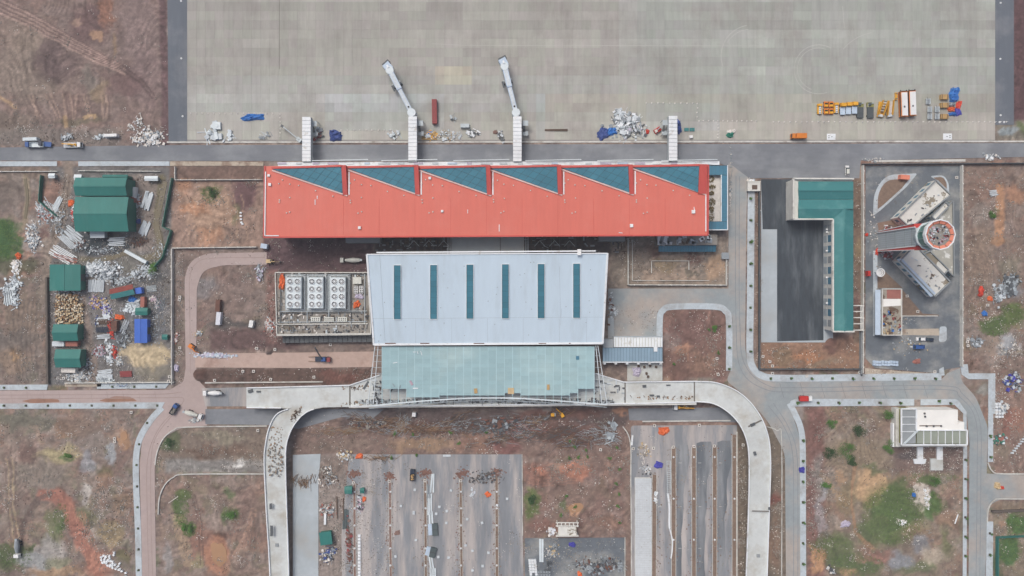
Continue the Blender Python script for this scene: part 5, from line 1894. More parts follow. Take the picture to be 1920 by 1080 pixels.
# entrance lodge canopy beside the glass canopy
ze2 = 5.5
cc_ = at(1185, 657, ze2)
lod = thing('side_entrance', 'side entrance block with white slatted roof and blue-grey glass lean-to', 'building', (cc_[0], cc_[1], 0))
MB().prism(pts_at([(1151, 632), (1242, 632), (1242, 651), (1151, 651)], ze2), -.2, ze2).build('roof', 'trim_white', lod)
for k in range(16):
    x = 1154 + k * 5.6
    MB().bar(at(x, 633, ze2 + .2), at(x, 650, ze2 + .2), .25, .3).build('roof_slat', 'paint_offwhite', lod)
MB().plate([at(1130, 652, ze2), at(1242, 652, ze2), at(1242, 678, ze2 - 1), at(1130, 678, ze2 - 1)], .3).build('glass_roof', 'frame_dark', lod)
for k in range(20):
    xa = 1130.5 + k * 5.57
    MB().plate([at(xa, 652.5, ze2 + .1), at(xa + 5.1, 652.5, ze2 + .1), at(xa + 5.1, 677.5, ze2 - .9), at(xa, 677.5, ze2 - .9)], .08).build('pane', 'glass_lean' if 'glass_lean' in MATS else 'steel', lod)
MB().bar(at(1130, 679, ze2 - .8), at(1243, 679, ze2 - .8), .5, .5).build('gutter', 'trim_white', lod)
MB().bar(at(1151, 631, ze2 + .2), at(1243, 631, ze2 + .2), .4, .4).build('edge_trim', 'steel', lod)
MB().box(*at(1229, 655, ze2)[:2], ze2 + .2, 1.8, 2.2, .3).build('roof_sheet', 'trim_white', lod)
for k in range(6):
    p = at(1133 + k * 21, 681, 3)
    MB().box(p[0], p[1], 2.2, 1.2, .9, 4.4).build('column', 'trim_white', lod)
MB().prism(pts_at([(1131, 636), (1150, 636), (1150, 652), (1131, 652)], ze2), -.2, ze2 - .2).build('corner_block', 'concrete_pale', lod)

# small unfinished pump house in the storage yard
zq = 3.5
cq = at(1064, 992, zq)
pump = thing('pump_house', 'small unfinished concrete house with open roof beams on its north side', 'building', (cq[0], cq[1], 0))
MB().prism(pts_at([(1047, 988), (1081, 988), (1081, 1004), (1047, 1004)], zq), -.2, zq).build('roof', 'roof_plaster', pump)
for y in (980, 986, 1005):
    MB().bar(at(1042, y, zq), at(1085, y, zq), .5, .5).build('beam', 'wall_plaster', pump)
for k in range(6):
    MB().bar(at(1045 + k * 7.6, 979, zq + .1), at(1045 + k * 7.6, 988, zq + .1), .5, .5).build('beam', 'wall_plaster', pump)
for x in (1045, 1083):
    for y in (981, 1004):
        MB().box(*at(x, y, zq)[:2], 1.6, .5, .5, 3.6).build('post', 'wall_plaster', pump)

# ================================================================== BOUNDARY WALLS AND FENCES
def wall(label, pts, h=2.2, w=.35, mat='wall_plaster', name='boundary_wall', cat='wall', posts=True):
    mid = pts[len(pts) // 2]
    t = thing(name, label, cat, (*at(*mid)[:2], 0))
    for a, b in zip(pts, pts[1:]):
        p, q = at(*a, h), at(*b, h)
        MB().bar((p[0], p[1], h / 2 - .15), (q[0], q[1], h / 2 - .15), w, h).build('panel', mat, t)
        n = max(1, int(math.hypot(p[0] - q[0], p[1] - q[1]) / 6)) if posts else 0
        for k in range(n):
            f = (k + .5) / n
            MB().box(p[0] + (q[0] - p[0]) * f, p[1] + (q[1] - p[1]) * f, h / 2 - .02, w + .25, w + .25, h + .2).build('pillar', mat, t)
    return t


wall('long plastered wall dividing the supply yard from the dusty road', [(321, 722), (321, 466)])
wall('plastered wall along the south edge of the bare orange square', [(322, 465), (480, 463)], 1.8)
wall('thin wall along the north edge of the bare orange square', [(327, 312), (327, 337), (490, 336.5)], 1.6, .25)
wall('low wall along the south side of the supply yard', [(120, 718.5), (325, 717)], 1.8)
wall('dark wall between the far west field and the yard', [(86, 520), (88, 720)], 1.6, .9, 'earth_dark', posts=False)
wall('pale kerb wall north of the west yards', [(-80, 321.5), (107, 321)], 1, .3)
wall('pale kerb wall north of the twin green workshops', [(146, 320), (300, 321)], 1, .3)
wall('plaster wall on the west side of the tower compound', [(1620, 309), (1619, 700)], 2.4)
wall('plaster wall on the east side of the tower compound', [(1806, 309), (1806, 688)], 2.4)
wall('dark railing wall along the north side of the tower compound', [(1619, 307), (1990, 305)], 2.2, .3, 'steel_dark')
wall('dark fence wall on the south side of the garage hall plot', [(1424, 692.5), (1616, 692.5)], 2.4, .4, 'steel_dark')
wall('dark fence wall on the west side of the garage hall plot', [(1425, 338), (1425, 692)], 2.2, .4, 'steel_dark')
wall('wall between garage hall plot and tower compound', [(1616, 622), (1616, 702)], 2.2, .4, 'wall_grey')
wall('low wall round the utility court east of the hall', [(1178, 446), (1178, 534), (1363, 534.5), (1363, 485)], 1.8, .4)
wall('inner low kerb in the utility court', [(1222, 512), (1222, 489), (1292, 489), (1292, 506)], .8, .3, posts=False)
wall('second kerb line inside the utility court', [(1186, 450), (1186, 526), (1330, 526)], .6, .3, 'kerb', posts=False)
wall('low curved kerb round the grassy west island', smooth_line([(290, 872), (294, 848), (306, 822), (326, 806), (350, 801), (500, 799)], 3), .5, .5, 'kerb', 'kerb_wall', 'kerb', False)
wall('curved concrete kerb bounding the muddy loop plot', smooth_line([(296, 965), (298, 935), (308, 910), (325, 895), (350, 889.5), (500, 889)], 3), .7, .5, 'kerb', 'kerb_wall', 'kerb', False)
wall('kerb along the south side of the haul track strip', [(384, 718), (605, 716)], .6, .6, 'kerb', 'kerb_wall', 'kerb', False)
wall('kerb between approach road and east car park', [(1205, 790.5), (1370, 789)], .6, .6, 'kerb', 'kerb_wall', 'kerb', False)
wall('curved kerb at the corner of the east car park', smooth_line([(1168, 800), (1178, 815), (1183, 840), (1183, 900), (1184, 1000), (1184, 1100)], 3), .6, .5, 'kerb', 'kerb_wall', 'kerb', False)
wall('long kerb beside the east ramp in the car park', [(1382, 810), (1382, 1100)], .5, .6, 'kerb', 'kerb_wall', 'kerb', False)
wall('thin kerb on the soil verge west of the east road', smooth_line([(1438, 800), (1458, 808), (1466, 830), (1466, 1100)], 4), .5, .4, 'kerb', 'kerb_wall', 'kerb', False)
wall('curved kerb north of the side road in the far east', smooth_line([(1853, 868), (1862, 884), (1885, 889), (2000, 888)], 3), .5, .6, 'kerb', 'kerb_wall', 'kerb', False)
wall('curved kerb south of the side road in the far east', smooth_line([(1852, 980), (1854, 955), (1866, 938), (1890, 936), (2000, 937)], 3), .5, .5, 'kerb', 'kerb_wall', 'kerb', False)
wall('wall closing the south-east grass plots', [(1862, 960), (2000, 955)], 1.6, .9, 'earth_dark', posts=False)
wall('kerb on the west edge of the storage yard', [(979, 852), (980, 1005)], .4, .4, 'kerb', 'kerb_wall', 'kerb', False)
wall('white kerb on the east edge of the storage yard', [(1172, 1008), (1172, 1100)], .6, .4, 'kerb', 'kerb_wall', 'kerb', False)
wall('dark green sheet fence beside the ditch east of the workshops', [(321, 333), (303, 425), (319, 432), (303, 482), (288, 500)], 2.6, .25, 'roof_green_cap', 'sheet_fence', 'fence')
wall('green sheet fence west of the clay patch', [(75, 328), (71, 377), (103, 405)], 2.6, .25, 'roof_green_cap', 'sheet_fence', 'fence')
wall('teal mesh fence round the south-east lawn', [(1873, 1100), (1873, 1009), (1990, 1004)], 2.2, .25, 'roof_green', 'mesh_fence', 'fence')
wall('steel sheet fence panel lying along the ditch', [(233, 470), (273, 492)], 2.0, 1.6, 'steel_pale', 'sheet_fence', 'fence', False)

# islands inside the tower compound
for pts, l in (([(1638, 362, 30), (1660, 328, 20), (1720, 325, 5), (1700, 350), (1650, 395), (1637, 405, 4)], 'a'), ([(1742, 330, 8), (1770, 328, 12), (1779, 345, 6), (1779, 360), (1757, 338)], 'b')):
    o = sheet('traffic_island', pts, .13, 'pavement')
    BASE[o.name] = (0, 0, 0)
    c = np.mean(np.array([p[:2] for p in pts]), 0)
    ins = [(c[0] + (x - c[0]) * .72, c[1] + (y - c[1]) * .72) for x, y in rounded(pts)]
    MB().prism(pts_at(ins, .16), .1, .16).build('planting_bed', 'clay_bed' if 'clay_bed' in MATS else 'clay_red', o, world=True)
sheet('verge', [(1691, 542), (1730, 588), (1760, 590), (1760, 593), (1691, 593)], .03, 'clay_bed')
sheet('verge', [(1640, 520), (1655, 505), (1692, 540), (1640, 540)], .03, 'clay_bed')
sheet('verge', [(1645, 418), (1675, 412), (1700, 430), (1650, 445)], .03, 'clay_bed')
MB().bar(at(1690, 592.5, .3), at(1758, 592.5, .3), .5, .5).build('kerb_line', 'kerb')['kind'] = 'structure'
sheet('pavement', [(1637, 470), (1645, 470), (1645, 540), (1640, 630), (1637, 630)], .125, 'pavement')
sheet('gravel_verge', [(1690, 617), (1760, 616), (1762, 629), (1690, 628)], .03, 'pavement_beige')
sheet('gravel_verge', [(1762, 612, 5), (1775, 612, 5), (1775, 640, 6), (1760, 642, 6)], .034, 'pavement')

# ================================================================== VEHICLES
def wheels(t, xs, w, r=.48):
    for x in xs:
        for s in (-1, 1):
            MB().tube((x, s * (w / 2 - .3), r), (x, s * (w / 2), r), r, 10).build('wheel', 'rubber', t, False)


def place(x, y, z=0.0):
    p = at(x, y, z)
    return (p[0], p[1], z)


def truck(x, y, deg, label, cab='paint_white', kind='flat', L_=7.5, w=2.4, bed='steel_dark', z=.02, load=None, name='truck', cat='truck', group=None):
    t = thing(name, label, cat, place(x, y, z), math.radians(deg), group)
    h = L_ / 2
    MB().box(0, 0, .75, L_, w * .45, .35).build('chassis', 'steel_dark', t, False)
    c = MB()
    c.hexa([(h - 2.0, -w / 2, .7), (h, -w / 2, .7), (h, w / 2, .7), (h - 2.0, w / 2, .7)], [(h - 2.0, -w / 2 + .05, 2.7), (h - .35, -w / 2 + .12, 2.7), (h - .35, w / 2 - .12, 2.7), (h - 2.0, w / 2 - .05, 2.7)])
    cb_ = c.build('cab', cab, t, False)
    MB().hexa([(h - .16, -w / 2 + .2, 1.6), (h - .12, -w / 2 + .2, 1.6), (h - .12, w / 2 - .2, 1.6), (h - .16, w / 2 - .2, 1.6)],
              [(h - .38, -w / 2 + .25, 2.55), (h - .32, -w / 2 + .25, 2.55), (h - .32, w / 2 - .25, 2.55), (h - .38, w / 2 - .25, 2.55)]).build('windscreen', 'glass_dark', cb_, False)
    bl, bc = L_ - 2.3, -1.15
    if kind in ('flat', 'dump', 'loaded'):
        MB().box(bc, 0, 1.15, bl, w, .2).build('bed', bed, t, False)
        if kind != 'flat':
            for s in (-1, 1):
                MB().box(bc, s * (w / 2 - .05), 1.65, bl, .1, .8).build('side_board', bed, t, False)
                MB().box(bc + s * (bl / 2 - .05), 0, 1.65, .1, w - .2, .8).build('end_board', bed, t, False)
            if kind == 'loaded':
                m = MB()
                rr = random.Random(int(x * 7 + y))
                for k in range(30):
                    m.lump(bc + rr.uniform(-bl / 2 + .4, bl / 2 - .4), rr.uniform(-w / 2 + .4, w / 2 - .4), 1.3, rr.uniform(.2, .5), rr)
                m.build('load', load or 'insulation', t, False)['kind'] = 'stuff'
    elif kind == 'box':
        MB().box(bc, 0, 2.0, bl, w, 2.0).build('box_body', bed, t, False)
    elif kind == 'mixer':
        d = MB()
        prof = [(-bl / 2 - .6, .45, 2.5), (-bl / 2 + .6, 1.0, 2.3), (-.3, 1.25, 2.1), (bl / 2 - .5, .7, 1.9)]
        for (a, ra, za_), (b, rb, zb2) in zip(prof, prof[1:]):
            k = len(d.v)
            n = 12
            for i in range(n):
                an = 2 * math.pi * i / n
                d.v.append((bc + a, ra * math.cos(an), za_ + ra * math.sin(an)))
            for i in range(n):
                an = 2 * math.pi * i / n
                d.v.append((bc + b, rb * math.cos(an), zb2 + rb * math.sin(an)))
            for i in range(n):
                j = (i + 1) % n
                d.face(k + i, k + j, k + n + j, k + n + i)
        d.face(*[n * 6 - n + i for i in range(n)])
        d.build('drum', bed, t, False)
        MB().box(bc - bl / 2 - .5, 0, 2.9, 1.1, 1.0, .5).build('hopper', 'steel', t, False)
        MB().bar((bc - bl / 2 - .3, 0, 2.0), (bc - bl / 2 - 1.3, .6, 1.0), .4, .15).build('chute', 'steel_dark', t, False)
    elif kind == 'crane':
        MB().box(bc, 0, 1.15, bl, w, .2).build('bed', bed, t, False)
        MB().box(bc + bl / 2 - .6, 0, 2.0, .8, 1.2, 1.6).build('crane_base', 'paint_yellow', t, False)
        MB().bar((bc + bl / 2 - .6, 0, 3.0), (bc - bl / 2, .4, 2.6), .4, .45).build('crane_boom', 'paint_yellow', t, False)
        for k in range(3):
            MB().box(bc - .8 + k * .7, .4 - .3 * k, 1.45, 1.4, 1.0, .4, .3 * k).build('load', ('insulation', 'scrap_white', 'wood')[k], t, False)
    wheels(t, (h - 1.1, -h + 1.2, -h + 2.5), w)
    return t


def car(x, y, deg, label, body='paint_white', L_=4.6, w=1.85, roof=None, z=.02, cat='car', name='parked_car', cargo=False):
    t = thing(name, label, cat, place(x, y, z), math.radians(deg))
    h = L_ / 2
    MB().hexa([(-h, -w / 2, .35), (h, -w / 2, .35), (h, w / 2, .35), (-h, w / 2, .35)], [(-h + .1, -w / 2 + .08, .95), (h - .15, -w / 2 + .12, .85), (h - .15, w / 2 - .12, .85), (-h + .1, w / 2 - .08, .95)]).build('body', body, t, False)
    a0, a1 = (-h + .25, h - 1.1) if not cargo else (-.3, h - 1.0)
    MB().hexa([(a0, -w / 2 + .1, .9), (a1, -w / 2 + .1, .9), (a1, w / 2 - .1, .9), (a0, w / 2 - .1, .9)], [(a0 + .45, -w / 2 + .25, 1.5), (a1 - .75, -w / 2 + .25, 1.5), (a1 - .75, w / 2 - .25, 1.5), (a0 + .45, w / 2 - .25, 1.5)]).build('window_band', 'glass_dark', t, False)
    MB().box((a0 + a1) / 2 - .15, 0, 1.53, (a1 - a0) - 1.25, w - .52, .06).build('roof', roof or body, t, False)
    for s in (-1, 1):
        MB().box(h - .1, s * (w / 2 - .35), .7, .12, .35, .16).build('headlight', 'paint_white', t, False)
    wheels(t, (h - .85, -h + .85), w, .33)
    return t


def digger(x, y, deg, label, mat='paint_yellow', sc=1.0, boom_deg=0, z=0.0):
    t = thing('excavator', label, 'excavator', place(x, y, z), math.radians(deg))
    for s in (-1, 1):
        MB().box(0, s * .95 * sc, .4, 3.4 * sc, .55 * sc, .75).build('track', 'rubber', t, False)
    MB().cyl(0, 0, .7, 1.0, .8 * sc, .8 * sc, 10).build('turntable', 'steel_dark', t, False)
    MB().box(-.5 * sc, 0, 1.55, 2.6 * sc, 2.1 * sc, 1.1).build('engine_housing', mat, t, False)
    MB().box(.9 * sc, .55 * sc, 1.9, 1.2 * sc, .95 * sc, 1.7).build('cab', mat, t, False)
    MB().box(1.0 * sc, .55 * sc, 2.78, .8 * sc, .7 * sc, .06).build('cab_window', 'glass_dark', t, False)
    c, s_ = math.cos(math.radians(boom_deg)), math.sin(math.radians(boom_deg))
    a, b, e = (1.0 * sc, -.3 * sc, 1.8), (1.0 * sc + 2.6 * sc * c, -.3 * sc + 2.6 * sc * s_, 3.6), (1.0 * sc + 4.4 * sc * c, -.3 * sc + 4.4 * sc * s_, 1.6)
    MB().bar(a, b, .45 * sc, .5).build('boom', mat, t, False)
    MB().bar(b, e, .38 * sc, .4).build('stick', mat, t, False)
    MB().box(e[0], e[1], .9, .9 * sc, .8 * sc, .8).build('bucket', 'steel_dark', t, False)
    return t


# ground support vehicles parked on the apron
def tug(x, y, label):
    t = thing('tow_tractor', label, 'tractor', place(x, y, .03), math.pi / 2, 'orange tow tractors')
    MB().box(0, 0, .65, 2.9, 2.2, .7).build('body', 'paint_orange', t, False)
    MB().box(-.7, 0, 1.2, 1.0, 1.6, .5).build('bonnet', 'paint_yellow', t, False)
    MB().box(.3, 0, 1.1, .7, 1.4, .5).build('seat', 'rubber', t, False)
    wheels(t, (.9, -.9), 2.3, .4)


for x, y, l in ((1547.5, 196.5, 'orange tow tractor in the north row, beside the lone yellow van'), (1557, 196.5, 'orange tow tractor in the north row, inner one of the pair'),
                (1547.5, 209.5, 'orange tow tractor in the south row, beside the lone yellow van'), (1557, 209.5, 'orange tow tractor in the south row, inner one of the pair')):
    tug(x, y, l)


def loader_van(x, y, label):
    t = thing('belt_loader', label, 'belt loader', place(x, y, .03), math.pi / 2, 'yellow belt loaders')
    MB().box(0, 0, .6, 5.0, 2.3, .6).build('chassis', 'paint_yellow', t, False)
    MB().box(1.9, 0, 1.25, 1.1, 2.0, .9).build('cab', 'paint_yellow', t, False)
    MB().box(-.5, 0, 1.25, 4.2, 1.0, .3).build('belt', 'scrap_white', t, False)
    for k in range(4):
        MB().box(-2.0 + k * 1.0, 0, 1.42, .2, .95, .06).build('belt_slat', 'scrap_dark', t, False)
    wheels(t, (1.7, -1.7), 2.3, .4)


loader_van(1535.5, 205, 'yellow belt loader standing alone at the end of the row')
loader_van(1566.5, 203, 'yellow belt loader between the tow tractors and the pale-bed trucks')
for x, y, l in ((1578, 205, 'yellow-cab lorry with pale blue bed, beside the belt loader'), (1589, 204, 'yellow-cab lorry with pale blue bed, middle of three'), (1600, 203, 'yellow-cab lorry with pale blue bed, beside the olive truck')):
    truck(x, y, 90, l, 'paint_yellow', 'flat', 6.0, 2.6, 'paint_pale_blue', .03, name='service_truck', group='yellow-cab service trucks')
for x, l in ((1611, 'olive cab truck with dark slatted bed, beside the yellow-cab lorries'), (1630, 'olive cab truck with dark slatted bed, beside the passenger stairs')):
    t = thing('cargo_loader', l, 'cargo loader', place(x, 206, .03), math.pi / 2, 'olive cargo loaders')
    MB().box(-1.6, 0, .9, 5.4, 3.2, .5).build('platform', 'paint_slate', t, False)
    for k in range(8):
        MB().box(-3.9 + k * .66, 0, 1.2, .35, 3.0, .12).build('roller', 'steel_dark', t, False)
    MB().box(2.3, 0, .8, 2.4, 3.4, .8).build('front_deck', 'paint_olive', t, False)
    MB().box(2.5, .6, 1.7, 1.3, 1.3, 1.0).build('cab', 'paint_slate', t, False)
    MB().box(3.0, -1.0, 1.4, .6, .8, .5).build('motor', 'steel', t, False)
    MB().box(2.0, 1.3, 1.3, 1.6, .2, .3).build('rail', 'paint_offwhite', t, False)
    wheels(t, (2.4, -3.2), 3.3, .45)
for x, y, rz, l, m2 in ((1650, 206, 82, 'yellow passenger stairs with grey treads', 'paint_yellow'), (1664, 206, 98, 'cream and yellow passenger stairs with plain deck, beside the grey-tread stairs', 'insulation')):
    t = thing('passenger_stairs', l, 'stairs', place(x, y, .03), math.radians(rz), 'passenger stairs')
    MB().box(0, 0, .6, 7.8, 2.8, .6).build('chassis', m2, t, False)
    for s in (-1, 1):
        MB().bar((3.6, s * 1.25, 4.6), (-3.0, s * 1.25, 1.6), .45, .9).build('side_rail', 'paint_yellow', t, False)
    if m2 == 'paint_yellow':
        for k in range(9):
            MB().box(3.3 - k * .6, 0, 3.9 - k * .27, .34, 1.9, .2).build('step', 'steel_dark' if k % 2 == 0 else 'scrap_white', t, False)
    else:
        MB().bar((3.3, 0, 3.7), (-2.4, 0, 1.5), 1.9, .15).build('ramp', 'stone_white', t, False)
    MB().box(-3.2, 0, 1.1, 1.2, 2.4, .7).build('deck', 'scrap_white', t, False)
    MB().box(-1.2, .9, 1.3, 1.6, .8, 1.0).build('cab', 'paint_yellow', t, False)
    wheels(t, (2.4, -2.4), 2.7, .42)
for x, y, l in ((1690, 197, 'white-roofed apron bus with orange side, beside the yellow pallet'), (1705.5, 195.5, 'white-roofed apron bus with orange side, beside the grey baggage carts')):
    t = thing('apron_bus', l, 'bus', place(x, y, .03), math.radians(92), 'apron buses')
    MB().box(0, 0, 1.55, 12.6, 3.3, 2.5).build('body', 'paint_orange', t, False)
    MB().box(0, 0, 2.0, 12.66, 3.34, .9).build('window_band', 'glass_dark', t, False)
    MB().box(-.2, -.1, 2.88, 11.6, 2.9, .2).build('roof', 'paint_white', t, False)
    MB().box(-1.6, .1, 3.05, .9, .7, .2).build('roof_hatch', 'steel_dark', t, False)
    MB().box(6.2, 0, 1.7, .5, 3.2, 2.2).build('windscreen', 'glass_dark', t, False)
    for s in (-1, 1):
        MB().box(6.7, s * 1.5, 2.4, .5, .25, .4).build('mirror', 'rubber', t, False)
    wheels(t, (4.2, -3.6), 3.2, .5)
for x, y, l in ((1738, 191, 'grey baggage cart standing apart north of the other four'), (1741, 206, 'grey baggage cart beside the gap, north-west of the four'), (1741, 219, 'grey baggage cart south-west of the four'),
                (1755, 206, 'grey baggage cart north-east of the four, beside wooden crate'), (1755, 219, 'grey baggage cart south-east of the four, beside wooden crate')):
    t = thing('baggage_cart', l, 'baggage cart', place(x, y, .03), math.pi / 2, 'grey baggage carts')
    MB().box(0, 0, .5, 3.0, 1.9, .12).build('deck', 'scrap_grey', t, False)
    for k in range(6):
        MB().box(-1.2 + k * .48, 0, .75, .2, 1.8, .3).build('slat', 'scrap_white', t, False)
    for s in (-1, 1):
        MB().box(0, s * .95, 1.0, 3.0, .12, .8).build('rail', 'steel_pale', t, False)
    wheels(t, (1.0, -1.0), 1.7, .25)
    MB().bar((1.5, 0, .4), (2.3, 0, .3), .12).build('tow_bar', 'steel_dark', t, False)
for x, y, l in ((1768, 183, 'wooden crate closest to the blue wrapped load'), (1768, 198.5, 'wooden crate beside the grey wrapped crate'), (1768, 219.5, 'wooden crate at the south end of its column')):
    t = thing('wooden_crate', l, 'crate', place(x, y, .03), 0, 'wooden crates on the apron')
    MB().box(0, 0, .8, 3.8, 2.3, 1.6).build('box', 'wood', t, False)
    for k in range(4):
        MB().box(0, -1.0 + k * .66, 1.63, 3.8, .38, .08).build('lid_board', 'wood', t, False)
    for s in (-1, 1):
        MB().box(s * 1.4, 0, 1.72, .3, 2.3, .08).build('batten', 'wood_dark', t, False)
t = thing('yellow_pallet', 'narrow yellow loading pallet leaning beside the first bus', 'pallet', place(1679, 181, .03), 0)
MB().box(0, 0, .5, 1.0, 3.6, .9).build('deck', 'paint_yellow', t, False)
for s in (-1, 1):
    MB().box(0, s * 1.2, 1.0, .9, .4, .2).build('bracket', 'steel_dark', t, False)
truck(1494.5, 256.5, 180, 'orange-yellow box truck parked alone by the drain channel', 'paint_orange', 'box', 7.6, 2.5, 'paint_orange', .03)
for x, y, l in ((1558.5, 256.5, 'white concrete pad with three dark sockets, near the orange-yellow box truck'), (1776.5, 256, 'white concrete pad with three dark sockets, south of the wooden crates')):
    t = thing('socket_pad', l, 'concrete pad', place(x, y, .03), 0, 'white socket pads')
    MB().box(0, 0, .03, 4.4, 3.1, .08).build('pad', 'trim_white', t, False)
    for dx, dy in ((-1.2, .5), (-1.2, -.5), (.3, 0)):
        MB().box(dx * (1 if x < 1600 else -1), dy, .12, .4, .4, .12).build('socket', 'rubber', t, False)
rg = random.Random(51)
posts = [(1450 + 10.4 * k, 228.5) for k in range(43)] + [(1558 + 5.2 * k, 263.2) for k in range(0)]
posts += [(357 + 11 * k, 212.5) for k in range(15)] + [(525.5, 214 + 7 * k) for k in range(7)] + [(1211 + 11 * k, 193.5) for k in range(9)] + [(1307.5, 194 + 8.5 * k) for k in range(4)] + [(1346, 228 + 6 * k) for k in range(6)]
posts += [(640 + 11.5 * k, 244) for k in range(10)] + [(1310 + 9 * k, 227) for k in range(13)]
proto = None
for i, (x, y) in enumerate(posts):
    if proto is None:
        t = thing('barrier_post', 'small white barrier post in the temporary fence line on the apron', 'barrier post', place(x, y, .03), 0, 'barrier posts on the apron')
        MB().cyl(0, 0, 0, .12, .38, .34, 8).build('base', 'stone_white', t, False)
        MB().cyl(0, 0, .1, 1.1, .12, .10, 6).build('post', 'paint_white', t, False)
        proto = t
    else:
        copy_tree(proto, place(x + rg.uniform(-.7, .7), y + rg.uniform(-.4, .4), .03))
proto = None
for x, y in ((339.5, 2), (340, 109.5), (342.5, 218), (1876, 5.5), (1875.5, 110.5), (1876, 216), (1874, 229), (1882.5, 229)):
    if proto is None:
        t = thing('edge_light', 'small white apron edge light on the asphalt shoulder', 'light', place(x, y, .01), 0, 'apron edge lights')
        MB().cyl(0, 0, 0, .15, .5, .5, 10).build('base', 'paint_white', t, False)
        MB().cyl(0, 0, .15, .45, .22, .15, 8).build('lamp', 'paint_white', t, False)
        proto = t
    else:
        copy_tree(proto, place(x, y, .01))

# other vehicles
truck(69, 272.5, 180, 'blue flatbed lorry, western one of two on the service road', 'paint_blue', 'dump', 9.0, 2.5, 'steel_pale')
truck(88, 271, 175, 'navy blue lorry close behind the blue flatbed on the service road', 'paint_navy', 'flat', 6.0, 2.4, 'paint_blue')
truck(140, 273, 0, 'white crane lorry loaded with yellow and white goods on the service road', 'paint_white', 'crane', 9.6, 2.5, 'scrap_white')
truck(400, 736, 180, 'white concrete mixer at the mouth of the approach road', 'paint_white', 'mixer', 9.0, 2.5, 'paint_white')
truck(367, 776, -18, 'white concrete mixer beside the grey stone heap at the junction', 'paint_white', 'mixer', 9.0, 2.5, 'paint_offwhite')
truck(658, 488, 180, 'white concrete mixer backed up to the pale blue hall', 'paint_offwhite', 'mixer', 10.5, 2.5, 'paint_offwhite', 0)
truck(37, 1027, -92, 'grey drum concrete mixer on the green south-west field', 'paint_white', 'mixer', 9.0, 2.6, 'scrap_grey', -.1)
truck(329, 766, 58, 'dark blue loaded dump truck crossing the dusty junction', 'paint_blue', 'loaded', 6.0, 2.2, 'steel_dark', 0, 'stone_grey')
truck(1508, 746, 0, 'bright red tarpaulin lorry with white cab on the east road', 'paint_white', 'box', 6.5, 2.5, 'paint_red')
truck(774, 889, 88, 'blue dump truck standing in the car park', 'paint_navy', 'loaded', 5.8, 2.3, 'paint_navy', .01, 'wood')
truck(1280, 762.5, 180, 'white-cab lorry half under the east ramp', 'paint_white', 'crane', 10.5, 2.5, 'wood_dark', .02)
truck(1720, 650, 180, 'bright blue pickup parked alone in the tower yard', 'paint_blue', 'dump', 5.2, 2.0, 'paint_blue', .02, name='pickup', cat='pickup')
car(1725, 635.5, 180, 'white saloon car in the tower yard', 'paint_white')
car(1740.5, 636.5, 175, 'dark navy car parked nose to the white saloon', 'paint_navy')
car(1587.5, 320, 90, 'white van with dark roof edge parked north of the garage hall', 'paint_white', 5.0, 1.9, 'paint_offwhite', name='parked_van', cat='van')
digger(507.5, 490, 0, 'small yellow excavator south of the red roof', 'insulation', .9, 0, 0)
digger(362, 650, -35, 'orange excavator digging beside the dusty road', 'paint_orange', .9, 0, 0)
digger(1053, 776, 120, 'yellow excavator on the mud south of the viaduct', 'paint_yellow', .8, 20, 0)
t = thing('road_roller', 'small yellow roller next to the yellow excavator on the mud', 'roller', place(1036, 777), 0)
MB().box(0, 0, .9, 1.8, 1.5, .9).build('body', 'paint_yellow', t, False)
MB().tube((1.2, -.8, .55), (1.2, .8, .55), .55, 12).build('drum', 'steel', t, False)
MB().box(0, 0, 2.1, 1.4, 1.3, .1).build('canopy', 'paint_yellow', t, False)
wheels(t, (-.8,), 1.7, .5)
# mobile crane on the haul track
t = thing('mobile_crane', 'blue and red mobile crane with raised dark boom on the haul track', 'crane', place(606, 673, .02), math.pi)
MB().box(0, 0, .9, 7.5, 2.5, .6).build('carrier', 'paint_navy', t, False)
MB().box(-3.2, .2, 1.7, 1.6, 2.2, 1.4).build('cab', 'paint_brick', t, False)
MB().box(-.6, 0, 1.9, 2.2, 1.9, 1.4).build('slew_unit', 'paint_blue', t, False)
MB().bar((.0, 0, 2.6), (1.6, -6.6, 9), .5, .6).build('boom', 'steel_dark', t, False)
for s in (-1, 1):
    MB().bar((3.0, s * 1.3, .6), (7.4, s * 1.1, .6), .2, .2).build('outrigger', 'timber', t, False)
wheels(t, (-2.6, 1.0, 2.4), 2.5, .5)
t = thing('lift_platform', 'red-fronted lifting machine with slanted arm beside the east boarding bridge', 'lift', place(1232, 245, .03), .6)
MB().box(0, 0, .8, 3.6, 2.2, 1.0).build('chassis', 'paint_red', t, False)
MB().bar((-.5, 0, 1.6), (7.0, 1.2, 4.0), .4, .4).build('arm', 'steel', t, False)
MB().box(-1.0, 0, 1.6, 1.2, 1.4, .8).build('cab', 'paint_offwhite', t, False)
wheels(t, (1.1, -1.1), 2.2, .45)
t = thing('lift_platform', 'grey folded boom lift west of the plain boarding bridge', 'lift', place(556, 258, .03), -.65)
MB().box(2, 0, .8, 2.6, 2.0, 1.0).build('chassis', 'steel', t, False)
MB().bar((2, 0, 1.7), (-8.0, .3, 3.0), .45, .45).build('arm', 'steel', t, False)
MB().box(-8.2, .3, 2.9, 1.2, 1.2, .9).build('basket', 'steel_dark', t, False)
wheels(t, (2.9, 1.1), 2.0, .45)


